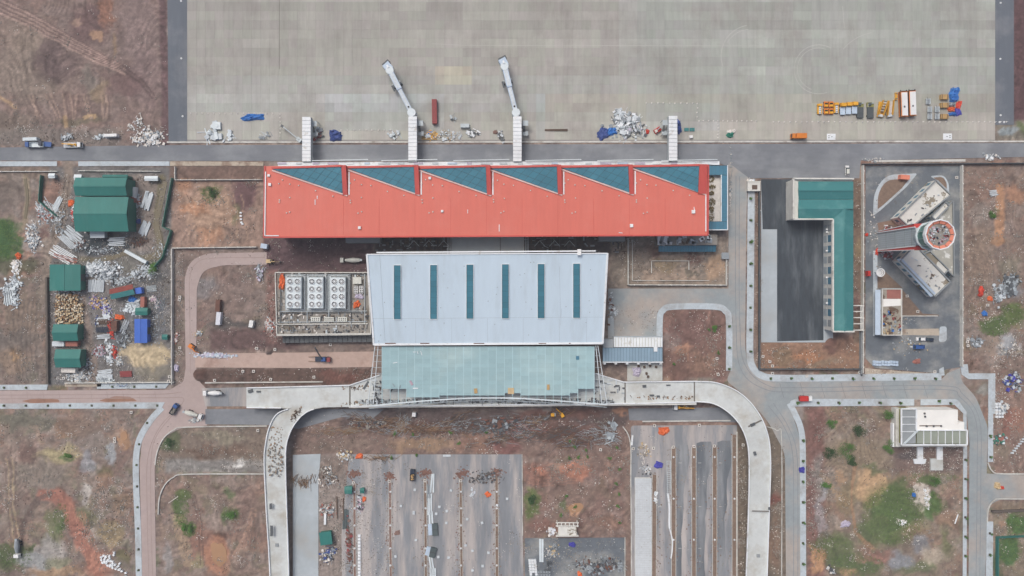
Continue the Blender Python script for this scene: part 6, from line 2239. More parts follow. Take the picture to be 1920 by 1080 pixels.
# ------------------------------------------------------------------ containers
def container(x, y, deg, label, mat, L_=12.2, w=2.45, z=.02, h=2.6):
    t = thing('container', label, 'container', place(x, y, z), math.radians(deg))
    MB().box(0, 0, h / 2, L_, w, h).build('body', mat, t, False)
    n = int(L_ / .8)
    for k in range(n):
        MB().box(-L_ / 2 + (k + .5) * L_ / n, 0, h + .02, .3, w - .2, .06).build('roof_rib', mat, t, False)
    for s in (-1, 1):
        MB().box(L_ / 2 + .03, s * w / 4, h / 2, .06, w / 2 - .1, h - .3).build('door_leaf', mat, t, False)


container(815.5, 211, 91, 'long brick red container standing on the apron', 'paint_brick', z=.03)
container(115, 644, 0, 'white container between two green sheds', 'scrap_white', 6.0)
container(140, 644, 0, 'faded pink container between two green sheds', 'tile_red', 6.0)
container(134, 693, -2, 'white container with red end south of the sheds', 'stone_white', 7.0)
container(412, 573, 86, 'dark brown container beside the white draped one', 'rust', 6.0, 2.2)
container(413, 597, 85, 'white sheeted container south of the dark brown one', 'tarp_white', 6.4, 2.2)
container(62, 262.5, 2, 'short white cabin beside the service road', 'steel_pale', 7.0, 1.6)
container(212, 255.5, 2, 'long white cabin next to the white rubble heap', 'paint_white', 6.4, 1.4)
container(900.5, 247.5, 0, 'pale grey round-topped tank box on the apron', 'steel_pale', 4.4, 2.0, .03, 2.0) if False else None
container(837 + 35, 237, 0, 'pale steel container by the crated goods on the apron', 'steel', 4.4, 1.9, .03, 1.8)
container(498, 462, -10, 'small white twin cabin near the corner of the red roof', 'paint_pale_blue', 3.2, 2.4, 0)
container(474, 607, 80, 'small white cabin on the muddy plot', 'paint_white', 3.4, 2.0, 0)
container(256, 362, 84, 'narrow white container in the workshop yard', 'paint_white', 5.4, 1.3, 0)
container(254, 375, 90, 'small rust red box in the workshop yard', 'tile_red', 3.0, 1.4, 0)
container(1692, 333.5, -5, 'red container on the traffic island of the tower compound', 'tile_orange', 4.6, 2.2, .15)
container(1625, 513, 90, 'orange red box at the tower compound wall', 'paint_red', 2.6, 1.3, .02)
container(264, 545, 8, 'small blue container at the end of the tilted shed', 'roof_blue', 3.4, 3.0, 0)
container(272, 566, 88, 'brick coloured box north of the small dark green shed', 'tile_red', 5.0, 2.0, 0)
container(219, 611, 87, 'brown box beside the red steel stack', 'rust', 5.2, 2.8, 0)


# ------------------------------------------------------------------ tarpaulins
def tarp(x, y, w, l, h, deg, mat, label, seed, z=0.0, name='tarpaulin'):
    r = random.Random(seed)
    mb = MB()
    n = 8
    ph = [r.uniform(0, 6.28) for _ in range(3)]
    Pn = [[r.uniform(0.35, 1.0) for _ in range(n + 1)] for _ in range(n + 1)]
    for j in range(n + 1):
        for i in range(n + 1):
            u, v = i / n * 2 - 1, j / n * 2 - 1
            e = max(abs(u), abs(v))
            zz = h * Pn[j][i] * (1 - max(0, e - .7) / .3 * .9)
            an = math.atan2(v, u)
            ex = (1 - .18 * e * (abs(u * v))) * (1 + e * (.10 * math.sin(2 * an + ph[0]) + .09 * math.sin(3 * an + ph[1]) + .07 * math.sin(5 * an + ph[2]))) + (r.uniform(-.08, .08) if e == 1 else 0)
            mb.v.append((u * w / 2 * ex + r.uniform(-.03, .03) * w, v * l / 2 * ex + r.uniform(-.03, .03) * l, zz))
    for j in range(n):
        for i in range(n):
            a = j * (n + 1) + i
            mb.face(a, a + 1, a + n + 2, a + n + 1)
    k = len(mb.v)
    rim = [i for i in range(n + 1)] + [(j + 1) * (n + 1) + n for j in range(n)] + [n * (n + 1) + n - 1 - i for i in range(n)] + [(n - 1 - j) * (n + 1) for j in range(n - 1)]
    for i in rim:
        p = mb.v[i]
        mb.v.append((p[0] * 1.02, p[1] * 1.02, 0))
    for i in range(len(rim)):
        j = (i + 1) % len(rim)
        mb.face(rim[j], rim[i], k + i, k + j)
    o = mb.build(name, mat)
    o.location = place(x, y, z)
    o.rotation_euler = (0, 0, math.radians(deg))
    return tag(o, label, 'tarpaulin')


TP = [(474, 220, 11, 3.6, 1.6, 2, 'tarp_blue', 'long blue tarpaulin over goods at the west end of the apron'),
      (629, 254.5, 6.6, 5.6, 2.0, 0, 'tarp_navy', 'dark navy tarpaulin beside the plain boarding bridge'),
      (1131, 251, 6, 6, 1.6, 30, 'tarp_navy', 'blue-grey tarpaulin at the edge of the white crate heap'),
      (1147, 247, 6, 4, 1.6, 10, 'tarp_blue', 'bright blue tarpaulin leaning on the white crate heap'),
      (1788, 178, 5.0, 8.0, 2.4, -5, 'tarp_blue', 'tall blue wrapped load beside the wooden crates'),
      (1783.5, 196, 3.6, 2.2, 1.6, 0, 'scrap_grey', 'grey wrapped crate south of the tall blue load'),
      (1783, 205, 4.4, 2.4, 1.6, 0, 'tarp_orange', 'orange wrapped crate between grey and blue ones'),
      (1785, 214, 4.0, 2.0, 1.5, 0, 'tarp_blue', 'small blue wrapped crate south of the orange one'),
      (1797, 198, 2.6, 5.5, 1.0, -15, 'tarp_red', 'crumpled red-orange tarpaulin at the edge of wrapped crates'),
      (1796, 210, 3.0, 4.6, .9, 20, 'tarp_purple', 'crumpled violet tarpaulin at the edge of wrapped crates'),
      (1273, 238, 2.4, 7.0, 1.4, 8, 'tarp_navy', 'narrow navy tarpaulin along the east boarding bridge'),
      (1214, 247, 2.0, 2.4, 1.0, 0, 'tarp_red', 'small red tarpaulin bundle near the lift machine'),
      (929, 248, 2.4, 2.2, .8, 20, 'clay_red', 'little rust coloured heap near the second boarding bridge'),
      (1369, 253, 3.6, 3.0, 1.4, 0, 'tarp_green', 'dark green tarpaulin on the apron edge'),
      (1371, 247, 4.2, 2.4, 1.0, 10, 'stone_white', 'pale pink sacks behind the dark green tarpaulin'),
      (134, 381, 3.6, 3.6, 1.0, 0, 'tarp_orange', 'orange tarpaulin at the wall of the green workshop'),
      (260, 415, 2.8, 2.4, 1.2, 0, 'tarp_navy', 'small navy tarpaulin in the workshop yard'),
      (224, 595, 4.6, 3.0, 1.5, -5, 'tarp_orange', 'orange tarpaulin in the middle of the supply yard'),
      (35, 480, 2.8, 3.2, 1.2, 20, 'tarp_orange', 'small orange tarpaulin on the grassy west edge'),
      (248, 561, 4.2, 3.0, 1.0, -20, 'tarp_blue', 'blue tarpaulin tucked beneath the tilted shed'),
      (529.5, 528.5, 3.2, 8.0, 1.6, -8, 'tarp_orange', 'long orange tarpaulin on the plant roof'),
      (669, 571, 3.8, 3.4, 1.4, 15, 'tarp_orange', 'orange tarpaulin heap on the plant roof near the hall'),
      (674, 556, 4.6, 2.6, 1.0, 0, 'tarp_mauve', 'pale mauve bundles on the plant roof'),
      (1244, 808, 5.6, 4.2, 1.3, 0, 'tarp_orange', 'bright orange tarpaulin in the entry of the east car park'),
      (674, 855.5, 3.8, 2.6, 1.0, 0, 'tarp_orange', 'orange tarpaulin at the north edge of the car park'),
      (683, 936, 2.0, 2.6, .9, 0, 'tarp_orange', 'small orange tarpaulin among the car park huts'),
      (915, 927, 2.8, 3.0, .9, 40, 'tarp_orange', 'orange tarpaulin lying in the eastern car park lane'),
      (745, 999, 3.0, 2.4, .5, 10, 'clay_red', 'flattened clay red heap in the car park'),
      (1235, 872, 4.4, 3.4, 1.0, -20, 'tarp_purple', 'violet tarpaulin in the east car park'),
      (1073, 1021, 3.6, 2.4, 1.0, 0, 'tarp_purple', 'violet tarpaulin in the storage yard'),
      (1087, 1077, 2.4, 3.0, 1.0, 0, 'tarp_orange', 'orange tarpaulin at the south end of the storage yard'),
      (1503.5, 881, 2.8, 3.4, 1.4, 0, 'tarp_purple', 'violet sheeted kiosk on the pavement'),
      (1846, 588, 2.8, 2.8, 1.0, 0, 'tarp_blue', 'bright blue tarpaulin in the eastern grass'),
      (1856, 560, 2.8, 2.6, 1.0, 0, 'tarp_orange', 'orange tarpaulin beside the eastern scrap'),
      (1839, 547, 2.4, 5.4, 1.4, -15, 'tarp_red', 'dark red tarpaulin bundle in the eastern field'),
      (1895, 707, 2.2, 3.2, 1.0, 30, 'tarp_purple', 'violet tarpaulin in the far eastern stores'),
      (1713.5, 928, 2.0, 2.2, .9, 0, 'tarp_blue', 'small blue tarpaulin on the south-east lawn'),
      (1585, 982, 4.6, 3.4, 1.2, 0, 'tarp_mauve', 'pale mauve sack heap on the south-east field'),
      (1878, 914.5, 2.4, 1.8, .9, 0, 'tarp_red', 'small red tarpaulin on the side road'),
      (1719, 677.5, 4.0, 2.6, .8, 0, 'tile_red', 'red-brown sand heap in the tower yard'),
      (1194, 697, 4.6, 4.6, 1.0, 0, 'tarp_mauve', 'pale mauve tarpaulin in the entrance court'),
      (804, 321, 1.0, 1.0, .5, 0, 'tarp_white', 'x')][:-1]
TP.append((331, 690, 2.6, 3.6, 1.2, 0, 'tarp_mauve', 'pale bundle by the yard wall at the dusty road'))
TP.append((1870, 911, 3.4, 3.4, 1.2, 0, 'insulation', 'round sandy heap in the mouth of the side road'))
TP.append((1625, 440, 1.6, 1.6, .8, 0, 'tarp_red', 'small red bundle at the tower compound wall'))
TP.append((1644, 472, 1.6, 4.0, .8, -10, 'tarp_red', 'red and white bundle at the foot of the control tower'))
for i, (x, y, w_, l_, h_, a, m_, lab) in enumerate(TP):
    zz = 6.0 if 512 < x < 700 and 510 < y < 605 else (.1 if (x == 1194 or x == 1503.5) else .03)
    tarp(x, y, w_, l_, h_, a, m_, lab, 100 + i, zz)


# ------------------------------------------------------------------ heaps of scrap and goods (uncountable)
def heap(x, y, rx, ry, n, mats, label, seed, size=(.3, 1.1), h=1.0, kind_='box', z=0.0, deg=0, name='scrap_heap', cat='scrap', long_=1.0):
    r = random.Random(seed)
    mb = MB()
    k_ = S
    c, s = math.cos(math.radians(deg)), math.sin(math.radians(deg))
    cs = []
    for k in range(5 + n // 25):
        a, rr = r.uniform(0, 6.28), math.sqrt(r.random()) * .85
        cs.append((rr * math.cos(a), rr * math.sin(a), r.uniform(.12, .42)))
    if x < 320 and 300 < y < 730:
        size = (size[0] * .8, size[1] * .75)
    n = int(n * (2.6 if x < 320 and 300 < y < 730 else 1.6 if (kind_ == 'stick') else 1.3))
    for k in range(n):
        cu, cv, sg = r.choice(cs)
        u_, v_ = cu + r.gauss(0, sg), cv + r.gauss(0, sg)
        rr = min(1.0, math.hypot(u_, v_))
        px_, py_ = rx * k_ * u_, ry * k_ * v_
        q = (px_ * c - py_ * s, px_ * s + py_ * c)
        zz = h * (1 - rr ** 2) * r.uniform(.2, 1)
        mb.cur = r.randrange(len(mats))
        sz = size[0] + (size[1] - size[0]) * r.random() ** 1.8
        kk = kind_
        if kind_ in ('box', 'lump'):
            kk = r.choices(('box', 'lump', 'thin'), (60, 12 if kind_ == 'box' else 45, 28))[0]
        if kk == 'thin':
            mb.box(q[0], q[1], zz + .12, sz * r.uniform(1.4, 3.0), sz * .16 + .05, .12, r.uniform(0, 3.14), r.uniform(-.1, .1))
        elif kk == 'box':
            mb.box(q[0], q[1], zz + sz * .15, sz * r.uniform(.6, 1.2) * long_, sz * r.uniform(.4, 1), sz * r.uniform(.2, .6), r.uniform(0, 3.14), r.uniform(-.2, .2))
        elif kk == 'lump':
            mb.lump(q[0], q[1], zz - .05, sz * .6, r)
        elif kind_ == 'stick':
            mb.box(q[0], q[1], zz + .1, sz * 4, .14, .12, math.radians(deg) + r.gauss(0, .5), r.uniform(-.04, .04))
    o = mb.build(name, mats)
    o.location = place(x, y, z)
    return tag(o, label, cat, None, 'stuff')


WG = ['scrap_white', 'scrap_white', 'scrap_grey', 'trim_white']
HP = [
    (1172, 232, 24, 24, 160, ['scrap_white', 'scrap_white', 'trim_white', 'steel', 'scrap_grey'], 'heap of white crates and ducts on the apron', (.8, 2.4), 1.6),
    (1190, 250, 26, 14, 120, ['scrap_white', 'scrap_grey', 'tarp_mauve', 'steel', 'steel_dark'], 'southern part of the duct heap near the drain channel', (.5, 1.6), 1.0),
    (1158, 225, 8, 14, 40, ['scrap_grey', 'steel', 'steel_dark', 'scrap_white'], 'narrow grey pile of ducts west of the big crate heap', (.5, 1.8), 1.0),
    (835, 254, 26, 9, 80, ['scrap_white', 'scrap_white', 'steel', 'wood'], 'loose white boxes beside the boarding bridge with the red container', (.5, 1.5), .8),
    (884, 253, 12, 9, 46, ['scrap_white', 'trim_white', 'steel_dark'], 'white boxes south of the steel container on the apron', (.6, 1.8), .8),
    (808, 253, 14, 6, 30, ['paint_yellow', 'tarp_blue', 'wood', 'scrap_white'], 'mixed yellow and blue goods by the boarding bridge', (.6, 2.0), .8),
    (849, 223, 5, 6, 18, ['scrap_grey', 'steel_dark', 'steel'], 'small tangle of steel on the apron', (.5, 1.4), .6),
    (942, 252, 10, 10, 24, ['scrap_grey', 'scrap_white', 'steel_dark'], 'small scrap pile west of the third boarding bridge', (.5, 1.6), .8),
    (400, 248, 20, 16, 26, ['scrap_white', 'steel_pale', 'scrap_white'], 'scattered white steel units at the west end of the apron', (1.2, 3.4), .6),
    (432, 250, 8, 12, 22, ['scrap_white', 'steel_pale'], 'white steel unit pile near the blue tarpaulin', (.8, 2.2), .7),
    (500, 257, 14, 8, 20, ['scrap_white', 'scrap_grey'], 'loose grey fittings near the boom lift', (.6, 1.6), .5),
    (600, 252, 10, 12, 26, ['steel_dark', 'steel', 'scrap_grey', 'paint_brick'], 'scaffold parts under the plain boarding bridge', (.6, 2.0), .9),
    (740, 252, 14, 8, 22, ['steel', 'scrap_white'], 'steel parts west of the boarding bridge with the red container', (.6, 2.4), .6),
    (280, 258, 30, 14, 260, ['stone_white', 'stone_white', 'trim_white', 'scrap_grey'], 'white rubble heap at the corner of the apron shoulder', (.5, 1.5), 1.0),
    (258, 234, 22, 18, 70, ['stone_white', 'trim_white', 'stone_grey'], 'looser white rubble north of the rubble heap', (.4, 1.3), .5),
    (130, 258, 14, 6, 30, ['scrap_white', 'scrap_grey'], 'white building waste beside the service road', (.6, 1.8), .6),
    (192, 258, 16, 5, 30, ['scrap_white', 'scrap_grey'], 'pale steel waste next to the long white cabin', (.6, 1.8), .5),
    (188, 508, 28, 16, 420, ['scrap_white', 'trim_white', 'scrap_grey', 'scrap_white'], 'large crumpled white sheet heap beside the square green shed', (.5, 1.8), 2.2),
    (212, 522, 8, 18, 60, ['scrap_white', 'scrap_dark', 'scrap_grey'], 'white and dark scrap east of the crumpled heap', (.5, 1.6), 1.0),
    (265, 512, 22, 14, 100, ['scrap_white', 'scrap_grey', 'scrap_white'], 'pale plaster waste by the ditch corner', (.4, 1.4), .7),
    (235, 527, 18, 8, 50, ['scrap_grey', 'steel', 'scrap_white'], 'grey waste strip north of the tilted shed', (.4, 1.6), .6),
    (130, 548, 22, 10, 60, ['scrap_white', 'scrap_pink', 'scrap_grey'], 'mixed bags north of the cable drums', (.5, 1.4), .6),
    (175, 566, 14, 12, 80, ['scrap_pink', 'tarp_mauve', 'insulation', 'tarp_purple', 'wood'], 'colourful sacks east of the cable drums', (.5, 1.5), .8),
    (196, 575, 12, 14, 70, ['tarp_mauve', 'scrap_white', 'tarp_purple', 'insulation'], 'mauve sacks and boxes in the middle yard', (.6, 1.6), .8),
    (203, 595, 6, 6, 14, ['trim_white', 'scrap_white'], 'white board stack in the middle yard', (1.2, 2.6), .6),
    (245, 580, 18, 12, 110, ['scrap_white', 'scrap_grey', 'steel_pale'], 'pale pipes and sheets south of the tilted shed', (.5, 1.8), .7),
    (290, 566, 10, 12, 46, ['scrap_pink', 'stone_white', 'scrap_grey'], 'broken pale boards near the yard wall', (.4, 1.4), .4),
    (186, 655, 14, 14, 110, ['scrap_white', 'scrap_pink', 'paint_brick', 'scrap_grey'], 'pink and white waste in the southern yard', (.4, 1.4), .6),
    (206, 662, 8, 18, 70, ['scrap_white', 'trim_white', 'scrap_grey'], 'white waste column in the southern yard', (.5, 1.6), .8),
    (215, 660, 6, 14, 44, ['paint_red', 'tarp_red', 'rust'], 'bright red steel offcuts in the southern yard', (.6, 1.6), .6),
    (222, 678, 7, 12, 40, ['scrap_white', 'scrap_grey', 'stone_white'], 'pale buckets and blocks east of the red offcuts', (.4, 1.2), .6),
    (209, 610, 5, 18, 50, ['paint_red', 'tarp_red', 'rust'], 'red steel strip beside the pipe stacks', (.6, 1.8), .8),
    (182, 603, 5, 8, 24, ['tarp_navy', 'scrap_dark', 'scrap_white'], 'dark blue bins west of the pipe stacks', (.6, 1.2), .8),
    (144, 707, 16, 9, 130, ['scrap_white', 'stone_white', 'scrap_grey'], 'white plaster waste by the yard gate', (.4, 1.3), .6),
    (195, 712, 18, 7, 90, ['scrap_white', 'steel_pale', 'scrap_grey'], 'pale sheet waste against the south yard wall', (.5, 1.6), .6),
    (230, 723, 14, 4, 60, ['scrap_white', 'tarp_blue', 'scrap_grey', 'steel_pale'], 'heap of pale stones on the west pavement', (.4, 1.0), .5),
    (86, 398, 16, 18, 100, ['scrap_white', 'scrap_white', 'tile_red', 'scrap_grey'], 'white profile scrap on the bank by the muddy track', (.4, 1.6), .6),
    (62, 445, 14, 26, 120, ['scrap_white', 'stone_white', 'scrap_grey'], 'white waste tumbling down the grassy bank', (.4, 1.5), .5),
    (30, 500, 10, 14, 46, ['stone_white', 'trim_white'], 'white bags on the west grass', (.5, 1.6), .6),
    (20, 545, 16, 30, 70, ['scrap_white', 'steel_pale', 'scrap_grey'], 'pale frames dumped on the far west field', (.5, 2.4), .5),
    (138, 400, 6, 18, 46, ['scrap_white', 'trim_white', 'paint_red'], 'white bags along the wall of the green workshop', (.5, 1.4), .6),
    (148, 455, 10, 8, 40, ['rust', 'scrap_dark', 'scrap_white'], 'rusty tangle at the end of the profile stack', (.4, 1.4), .5),
    (260, 452, 13, 9, 120, ['wood_dark', 'rust', 'scrap_dark'], 'dark brown stump pile in the workshop yard', (.4, 1.2), .8),
    (258, 385, 8, 14, 26, ['scrap_white', 'steel', 'tile_red'], 'small white machines in the workshop yard', (.7, 1.8), .6),
    (242, 400, 7, 30, 50, ['scrap_white', 'scrap_grey', 'steel'], 'strip of loose waste east of the workshop wall', (.3, 1.2), .4),
    (330, 632, 8, 9, 50, ['scrap_pink', 'stone_white', 'tile_red'], 'pinkish waste outside the yard wall', (.3, 1.0), .4),
    (372, 627, 8, 7, 30, ['scrap_grey', 'insulation', 'scrap_white'], 'grey waste beside the dusty road bend', (.4, 1.2), .5),
    (367, 788, 9, 5, 60, ['pavement', 'scrap_grey', 'stone_white'], 'small grey stone heap beside the mixer', (.4, 1.0), .6),
    (485, 510, 8, 16, 60, ['scrap_white', 'tarp_mauve', 'scrap_grey'], 'pale bags along the plant plot', (.4, 1.4), .5),
    (507, 612, 10, 16, 130, ['stone_white', 'scrap_white', 'tile_red'], 'plaster rubble at the corner of the plant building', (.4, 1.2), .5),
    (1147, 572, 5, 24, 60, ['scrap_grey', 'scrap_white', 'rust'], 'waste heap against the east wall of the hall', (.4, 1.4), .6),
    (1152, 583, 6, 6, 40, ['scrap_white', 'trim_white', 'steel'], 'white sacks at the corner of the hall', (.5, 1.2), .6),
    (1660, 475, 12, 11, 130, ['steel_dark', 'scrap_grey', 'scrap_white', 'paint_brick', 'scrap_pink'], 'dark scaffold waste under the control tower', (.4, 1.6), .8),
    (1665, 430, 14, 9, 60, ['paint_brick', 'scrap_dark', 'scrap_white'], 'reddish waste north of the control tower foot', (.4, 1.4), .6),
    (1897, 535, 22, 18, 160, ['scrap_grey', 'steel', 'scrap_grey', 'steel_dark'], 'grey steel panel scrap in the eastern field', (.6, 2.2), .8),
    (1870, 550, 12, 18, 90, ['scrap_grey', 'scrap_white', 'steel'], 'grey tangle beside the orange tarpaulin in the eastern field', (.4, 1.6), .7),
    (1830, 640, 12, 10, 60, ['steel_dark', 'scrap_grey', 'scrap_white'], 'dark formwork pile in the eastern field', (.5, 1.8), .6),
    (1890, 655, 20, 20, 130, ['stone_white', 'scrap_grey', 'stone_grey'], 'pale rubble spread in the eastern field', (.3, 1.1), .5),
    (1900, 715, 18, 16, 80, ['scrap_white', 'tarp_purple', 'steel', 'scrap_dark', 'tarp_navy'], 'mixed stores on the far eastern plot', (.6, 2.0), .8),
    (1875, 765, 14, 12, 70, ['stone_white', 'scrap_white', 'scrap_grey'], 'white blocks beside the far eastern pavement', (.6, 1.6), .5),
    (1875, 825, 14, 12, 60, ['steel_dark', 'scrap_white', 'tile_red', 'tarp_green'], 'workshop clutter on the far eastern plot', (.5, 1.8), .7),
    (1560, 1068, 8, 8, 40, ['stone_white', 'scrap_dark', 'scrap_white'], 'white drums on the sandy southern patch', (.6, 1.6), .7),
    (1692, 978, 8, 5, 24, ['stone_white', 'trim_white'], 'white bags on the south-east lawn', (.5, 1.2), .4),
    (1738, 930, 7, 20, 60, ['stone_white', 'trim_white'], 'white rubble patch on the south-east lawn', (.3, 1.0), .3),
    (645, 852, 14, 9, 70, ['stone_grey', 'insulation', 'scrap_white', 'stone_white'], 'sandy stone heap at the north-west corner of the car park', (.5, 1.6), .9),
    (620, 890, 22, 18, 130, ['stone_grey', 'scrap_grey', 'wood_dark', 'stone_white'], 'brushy stone waste in the west car park bay', (.3, 1.2), .5),
    (614, 1040, 14, 16, 150, ['scrap_dark', 'scrap_grey', 'tarp_navy', 'stone_white'], 'dark scrap heap south of the teal hut', (.4, 1.5), .9),
    (612, 958, 12, 14, 70, ['stone_white', 'scrap_grey', 'tile_red'], 'pale rubble north of the white sheet in the car park', (.4, 1.4), .5),
    (676, 945, 6, 14, 60, ['scrap_white', 'scrap_pink', 'scrap_dark'], 'white sack pile at the first car park median', (.5, 1.4), .7),
    (655, 1015, 5, 46, 80, ['paint_brick', 'rust', 'wood_dark', 'clay_red'], 'long strip of red brick waste beside the first median', (.5, 1.6), .5),
    (908, 895, 28, 12, 120, ['scrap_dark', 'wood_dark', 'scrap_grey', 'steel_dark'], 'parked row of dark scooters seen as a cluster', (.4, 1.2), .6),
    (886, 922, 5, 10, 26, ['scrap_white', 'tarp_white'], 'spilled white lime streak in the car park', (.4, 1.4), .1),
    (115, 420, 12, 30, 90, ['scrap_white', 'scrap_grey', 'stone_grey'], 'loose waste along the muddy yard track', (.3, 1.4), .4),
    (170, 470, 40, 10, 90, ['scrap_dark', 'scrap_grey', 'scrap_white'], 'waste on the dark wet ground south of the workshops', (.3, 1.4), .4),
    (285, 620, 26, 40, 150, ['scrap_grey', 'scrap_white', 'stone_grey'], 'loose pale scraps around the blue shed', (.2, 1.0), .2),
    (165, 690, 14, 26, 80, ['scrap_grey', 'scrap_white', 'scrap_dark'], 'loose waste along the inner yard track', (.3, 1.2), .3),
    (230, 640, 22, 24, 70, ['scrap_dark', 'scrap_grey', 'steel'], 'dark offcuts west of the blue shed', (.3, 1.4), .4),
    (110, 600, 8, 90, 90, ['scrap_white', 'scrap_grey', 'wood_dark'], 'waste strip along the west side of the sheds', (.3, 1.3), .4),
    (300, 480, 14, 22, 60, ['scrap_white', 'stone_grey'], 'pale waste beside the ditch fence', (.3, 1.1), .3),
    (1690, 600, 30, 12, 60, ['stone_grey', 'scrap_grey', 'stone_white'], 'gravel waste south of the tower wings', (.2, .9), .2),
    (1700, 645, 26, 16, 60, ['stone_grey', 'insulation', 'scrap_white'], 'sand and gravel spilled in the tower yard', (.2, .9), .2),
    (1640, 440, 10, 60, 70, ['stone_grey', 'stone_white', 'scrap_grey'], 'stone waste along the west drive of the tower', (.2, .9), .2),
    (1725, 400, 20, 20, 40, ['stone_grey', 'scrap_grey'], 'stone chips between the tower wings', (.2, .8), .2),
    (1125, 1060, 40, 16, 160, ['steel_dark', 'scrap_grey', 'rust', 'scrap_dark', 'steel'], 'steel stock piles in the storage yard', (.5, 1.9), .6),
    (1040, 1030, 20, 12, 70, ['insulation', 'stone_white', 'scrap_grey'], 'sand and cement waste in the storage yard', (.4, 1.2), .6),
    (1032, 997, 8, 9, 50, ['stone_white', 'tarp_white'], 'white lime heap beside the pump house', (.4, 1.4), .5),
    (1208, 845, 12, 12, 90, ['insulation', 'stone_grey', 'stone_white'], 'sand ring heap in the east car park', (.3, 1.1), .7),
    (1212, 880, 12, 12, 60, ['stone_white', 'scrap_white', 'scrap_dark'], 'white paver waste at the end of the paved walk', (.3, 1.1), .4),
    (1228, 932, 5, 10, 30, ['trim_white', 'scrap_white'], 'white film scraps in the east car park', (.4, 1.4), .3),
]
for i, hd in enumerate(HP):
    x, y, rx, ry, n, mats, lab, sz, h_ = hd
    if n:
        z_ = .12 if lab.startswith('heap of pale stones') else (-.05 if (x < 330 or x > 1810 or (y > 900 and x > 1510)) else .03)
        heap(x, y, rx, ry, n, mats, lab, 300 + i, sz, h_, 'lump' if ('rubble' in lab or 'stone' in lab or 'sand' in lab or 'bags' in lab or 'sacks' in lab) else 'box', z_)

heap(405, 666, 34, 4.5, 300, ['tarp_mauve', 'scrap_white', 'paint_pale_blue', 'trim_white'], 'long pale rubble bank on the haul track', 299, (.4, 1.3), .8, 'lump', .02)
# long timber and steel bars dumped south of the viaduct
SK = [(720, 800, 70, 14, 150, ['timber', 'wood_dark', 'rust', 'scrap_grey'], 'tangle of timber props south of the viaduct', 0),
      (800, 803, 70, 10, 170, ['rust', 'timber', 'wood_dark'], 'long rusty bars and planks south of the viaduct', -3),
      (880, 800, 60, 12, 130, ['rust', 'scrap_grey', 'wood_dark', 'steel_dark'], 'mixed bars and crates east of the long planks', 4),
      (960, 800, 60, 16, 150, ['rust', 'steel_dark', 'scrap_grey', 'tile_red'], 'formwork and reinforcement dump below the glass canopy', -6),
      (1040, 812, 50, 14, 150, ['rust', 'wood_dark', 'rust', 'steel_dark'], 'rusty reinforcement heap on red soil', 12),
      (1120, 808, 40, 16, 120, ['rust', 'steel', 'scrap_grey', 'wood_dark'], 'reinforcement and pale sheets near the car park corner', -20),
      (752, 798, 14, 12, 90, ['scrap_grey', 'stone_grey', 'timber'], 'grey brushwood pile among the timber props', 60),
      (640, 808, 40, 8, 60, ['timber', 'timber', 'stone_grey'], 'pale planks at the ramp foot', 5),
      (560, 900, 8, 40, 40, ['wood_dark', 'timber'], 'thin planks along the west ramp', 90),
      (720, 858, 40, 3, 24, ['timber', 'wood_dark'], 'planks along the north edge of the car park', 0)]
for i, (x, y, rx, ry, n, mats, lab, dg) in enumerate(SK):
    heap(x, y, rx, ry, n, mats, lab, 500 + i, (.5, 1.8), .6, 'stick', -.02, dg, 'timber_dump', 'timber')
heap(930, 795, 40, 14, 90, ['steel_dark', 'scrap_dark', 'scrap_grey', 'rust'], 'dark crates and drums among the bars', 520, (.6, 2.4), .8, 'box', -.02)
heap(1142, 806, 12, 20, 16, ['scrap_grey', 'steel', 'pavement'], 'crumpled pale blue sheeting on the reinforcement', 521, (1.2, 3.2), .7, 'box', -.02)
heap(700, 795, 30, 10, 60, ['stone_grey', 'scrap_dark', 'rust'], 'grey block waste near the ramp', 522, (.5, 1.6), .8, 'box', -.02)


# ------------------------------------------------------------------ bars, beams and pipes one can pick apart
def bars(x, y, deg, n, L_, w, h, gap, mat, label, group, cat, name, z=0.0, jit=.25, seed=1):
    r = random.Random(seed)
    me_ = None
    a = math.radians(deg)
    for k in range(n):
        off = (k - (n - 1) / 2) * gap
        if me_ is None:
            o = MB().box(0, 0, h / 2, L_, w, h).build(name, mat)
            me_ = o.data
        else:
            o = bpy.data.objects.new(name, me_)
            COL.objects.link(o)
        d = r.uniform(-jit, jit) * L_ * .25
        p = place(x, y, z)
        o.location = (p[0] - off * math.sin(a) + d * math.cos(a), p[1] + off * math.cos(a) + d * math.sin(a), z)
        o.rotation_euler = (0, 0, a + r.gauss(0, .02 + jit * .06))
        tag(o, label, cat, group)


bars(133, 445, -40, 14, 9.5, .45, .4, .62, 'scrap_white', 'white steel profile lying in the stack at the workshop corner', 'white profiles at the workshop corner', 'profile', 'steel_profile', 0, .5, 3)
bars(118, 478, -32, 8, 12, .4, .35, .75, 'trim_white', 'long white beam in the fan north of the square green shed', 'white beams in a fan', 'beam', 'steel_beam', 0, .3, 4)
bars(122, 484, -14, 3, 12, .5, .35, .9, 'tile_red', 'long red beam beside the fan of white beams', 'red beams beside the fan', 'beam', 'steel_beam', 0, .2, 5)
bars(84, 392, -55, 9, 8.5, .4, .3, .8, 'scrap_white', 'white steel profile on the bank west of the muddy track', 'white profiles on the bank', 'profile', 'steel_profile', -.05, .7, 6)
bars(108, 382, 62, 5, 8.0, .45, .3, .6, 'scrap_white', 'white profile lying beside the clay patch', 'profiles beside the clay patch', 'profile', 'steel_profile', -.05, .4, 7)
bars(277, 376, 72, 6, 9.0, .7, .7, .72, 'scrap_white', 'white wrapped panel bundle in the ditch yard', 'wrapped panels in the ditch yard', 'panel', 'panel_bundle', -.05, .3, 8)
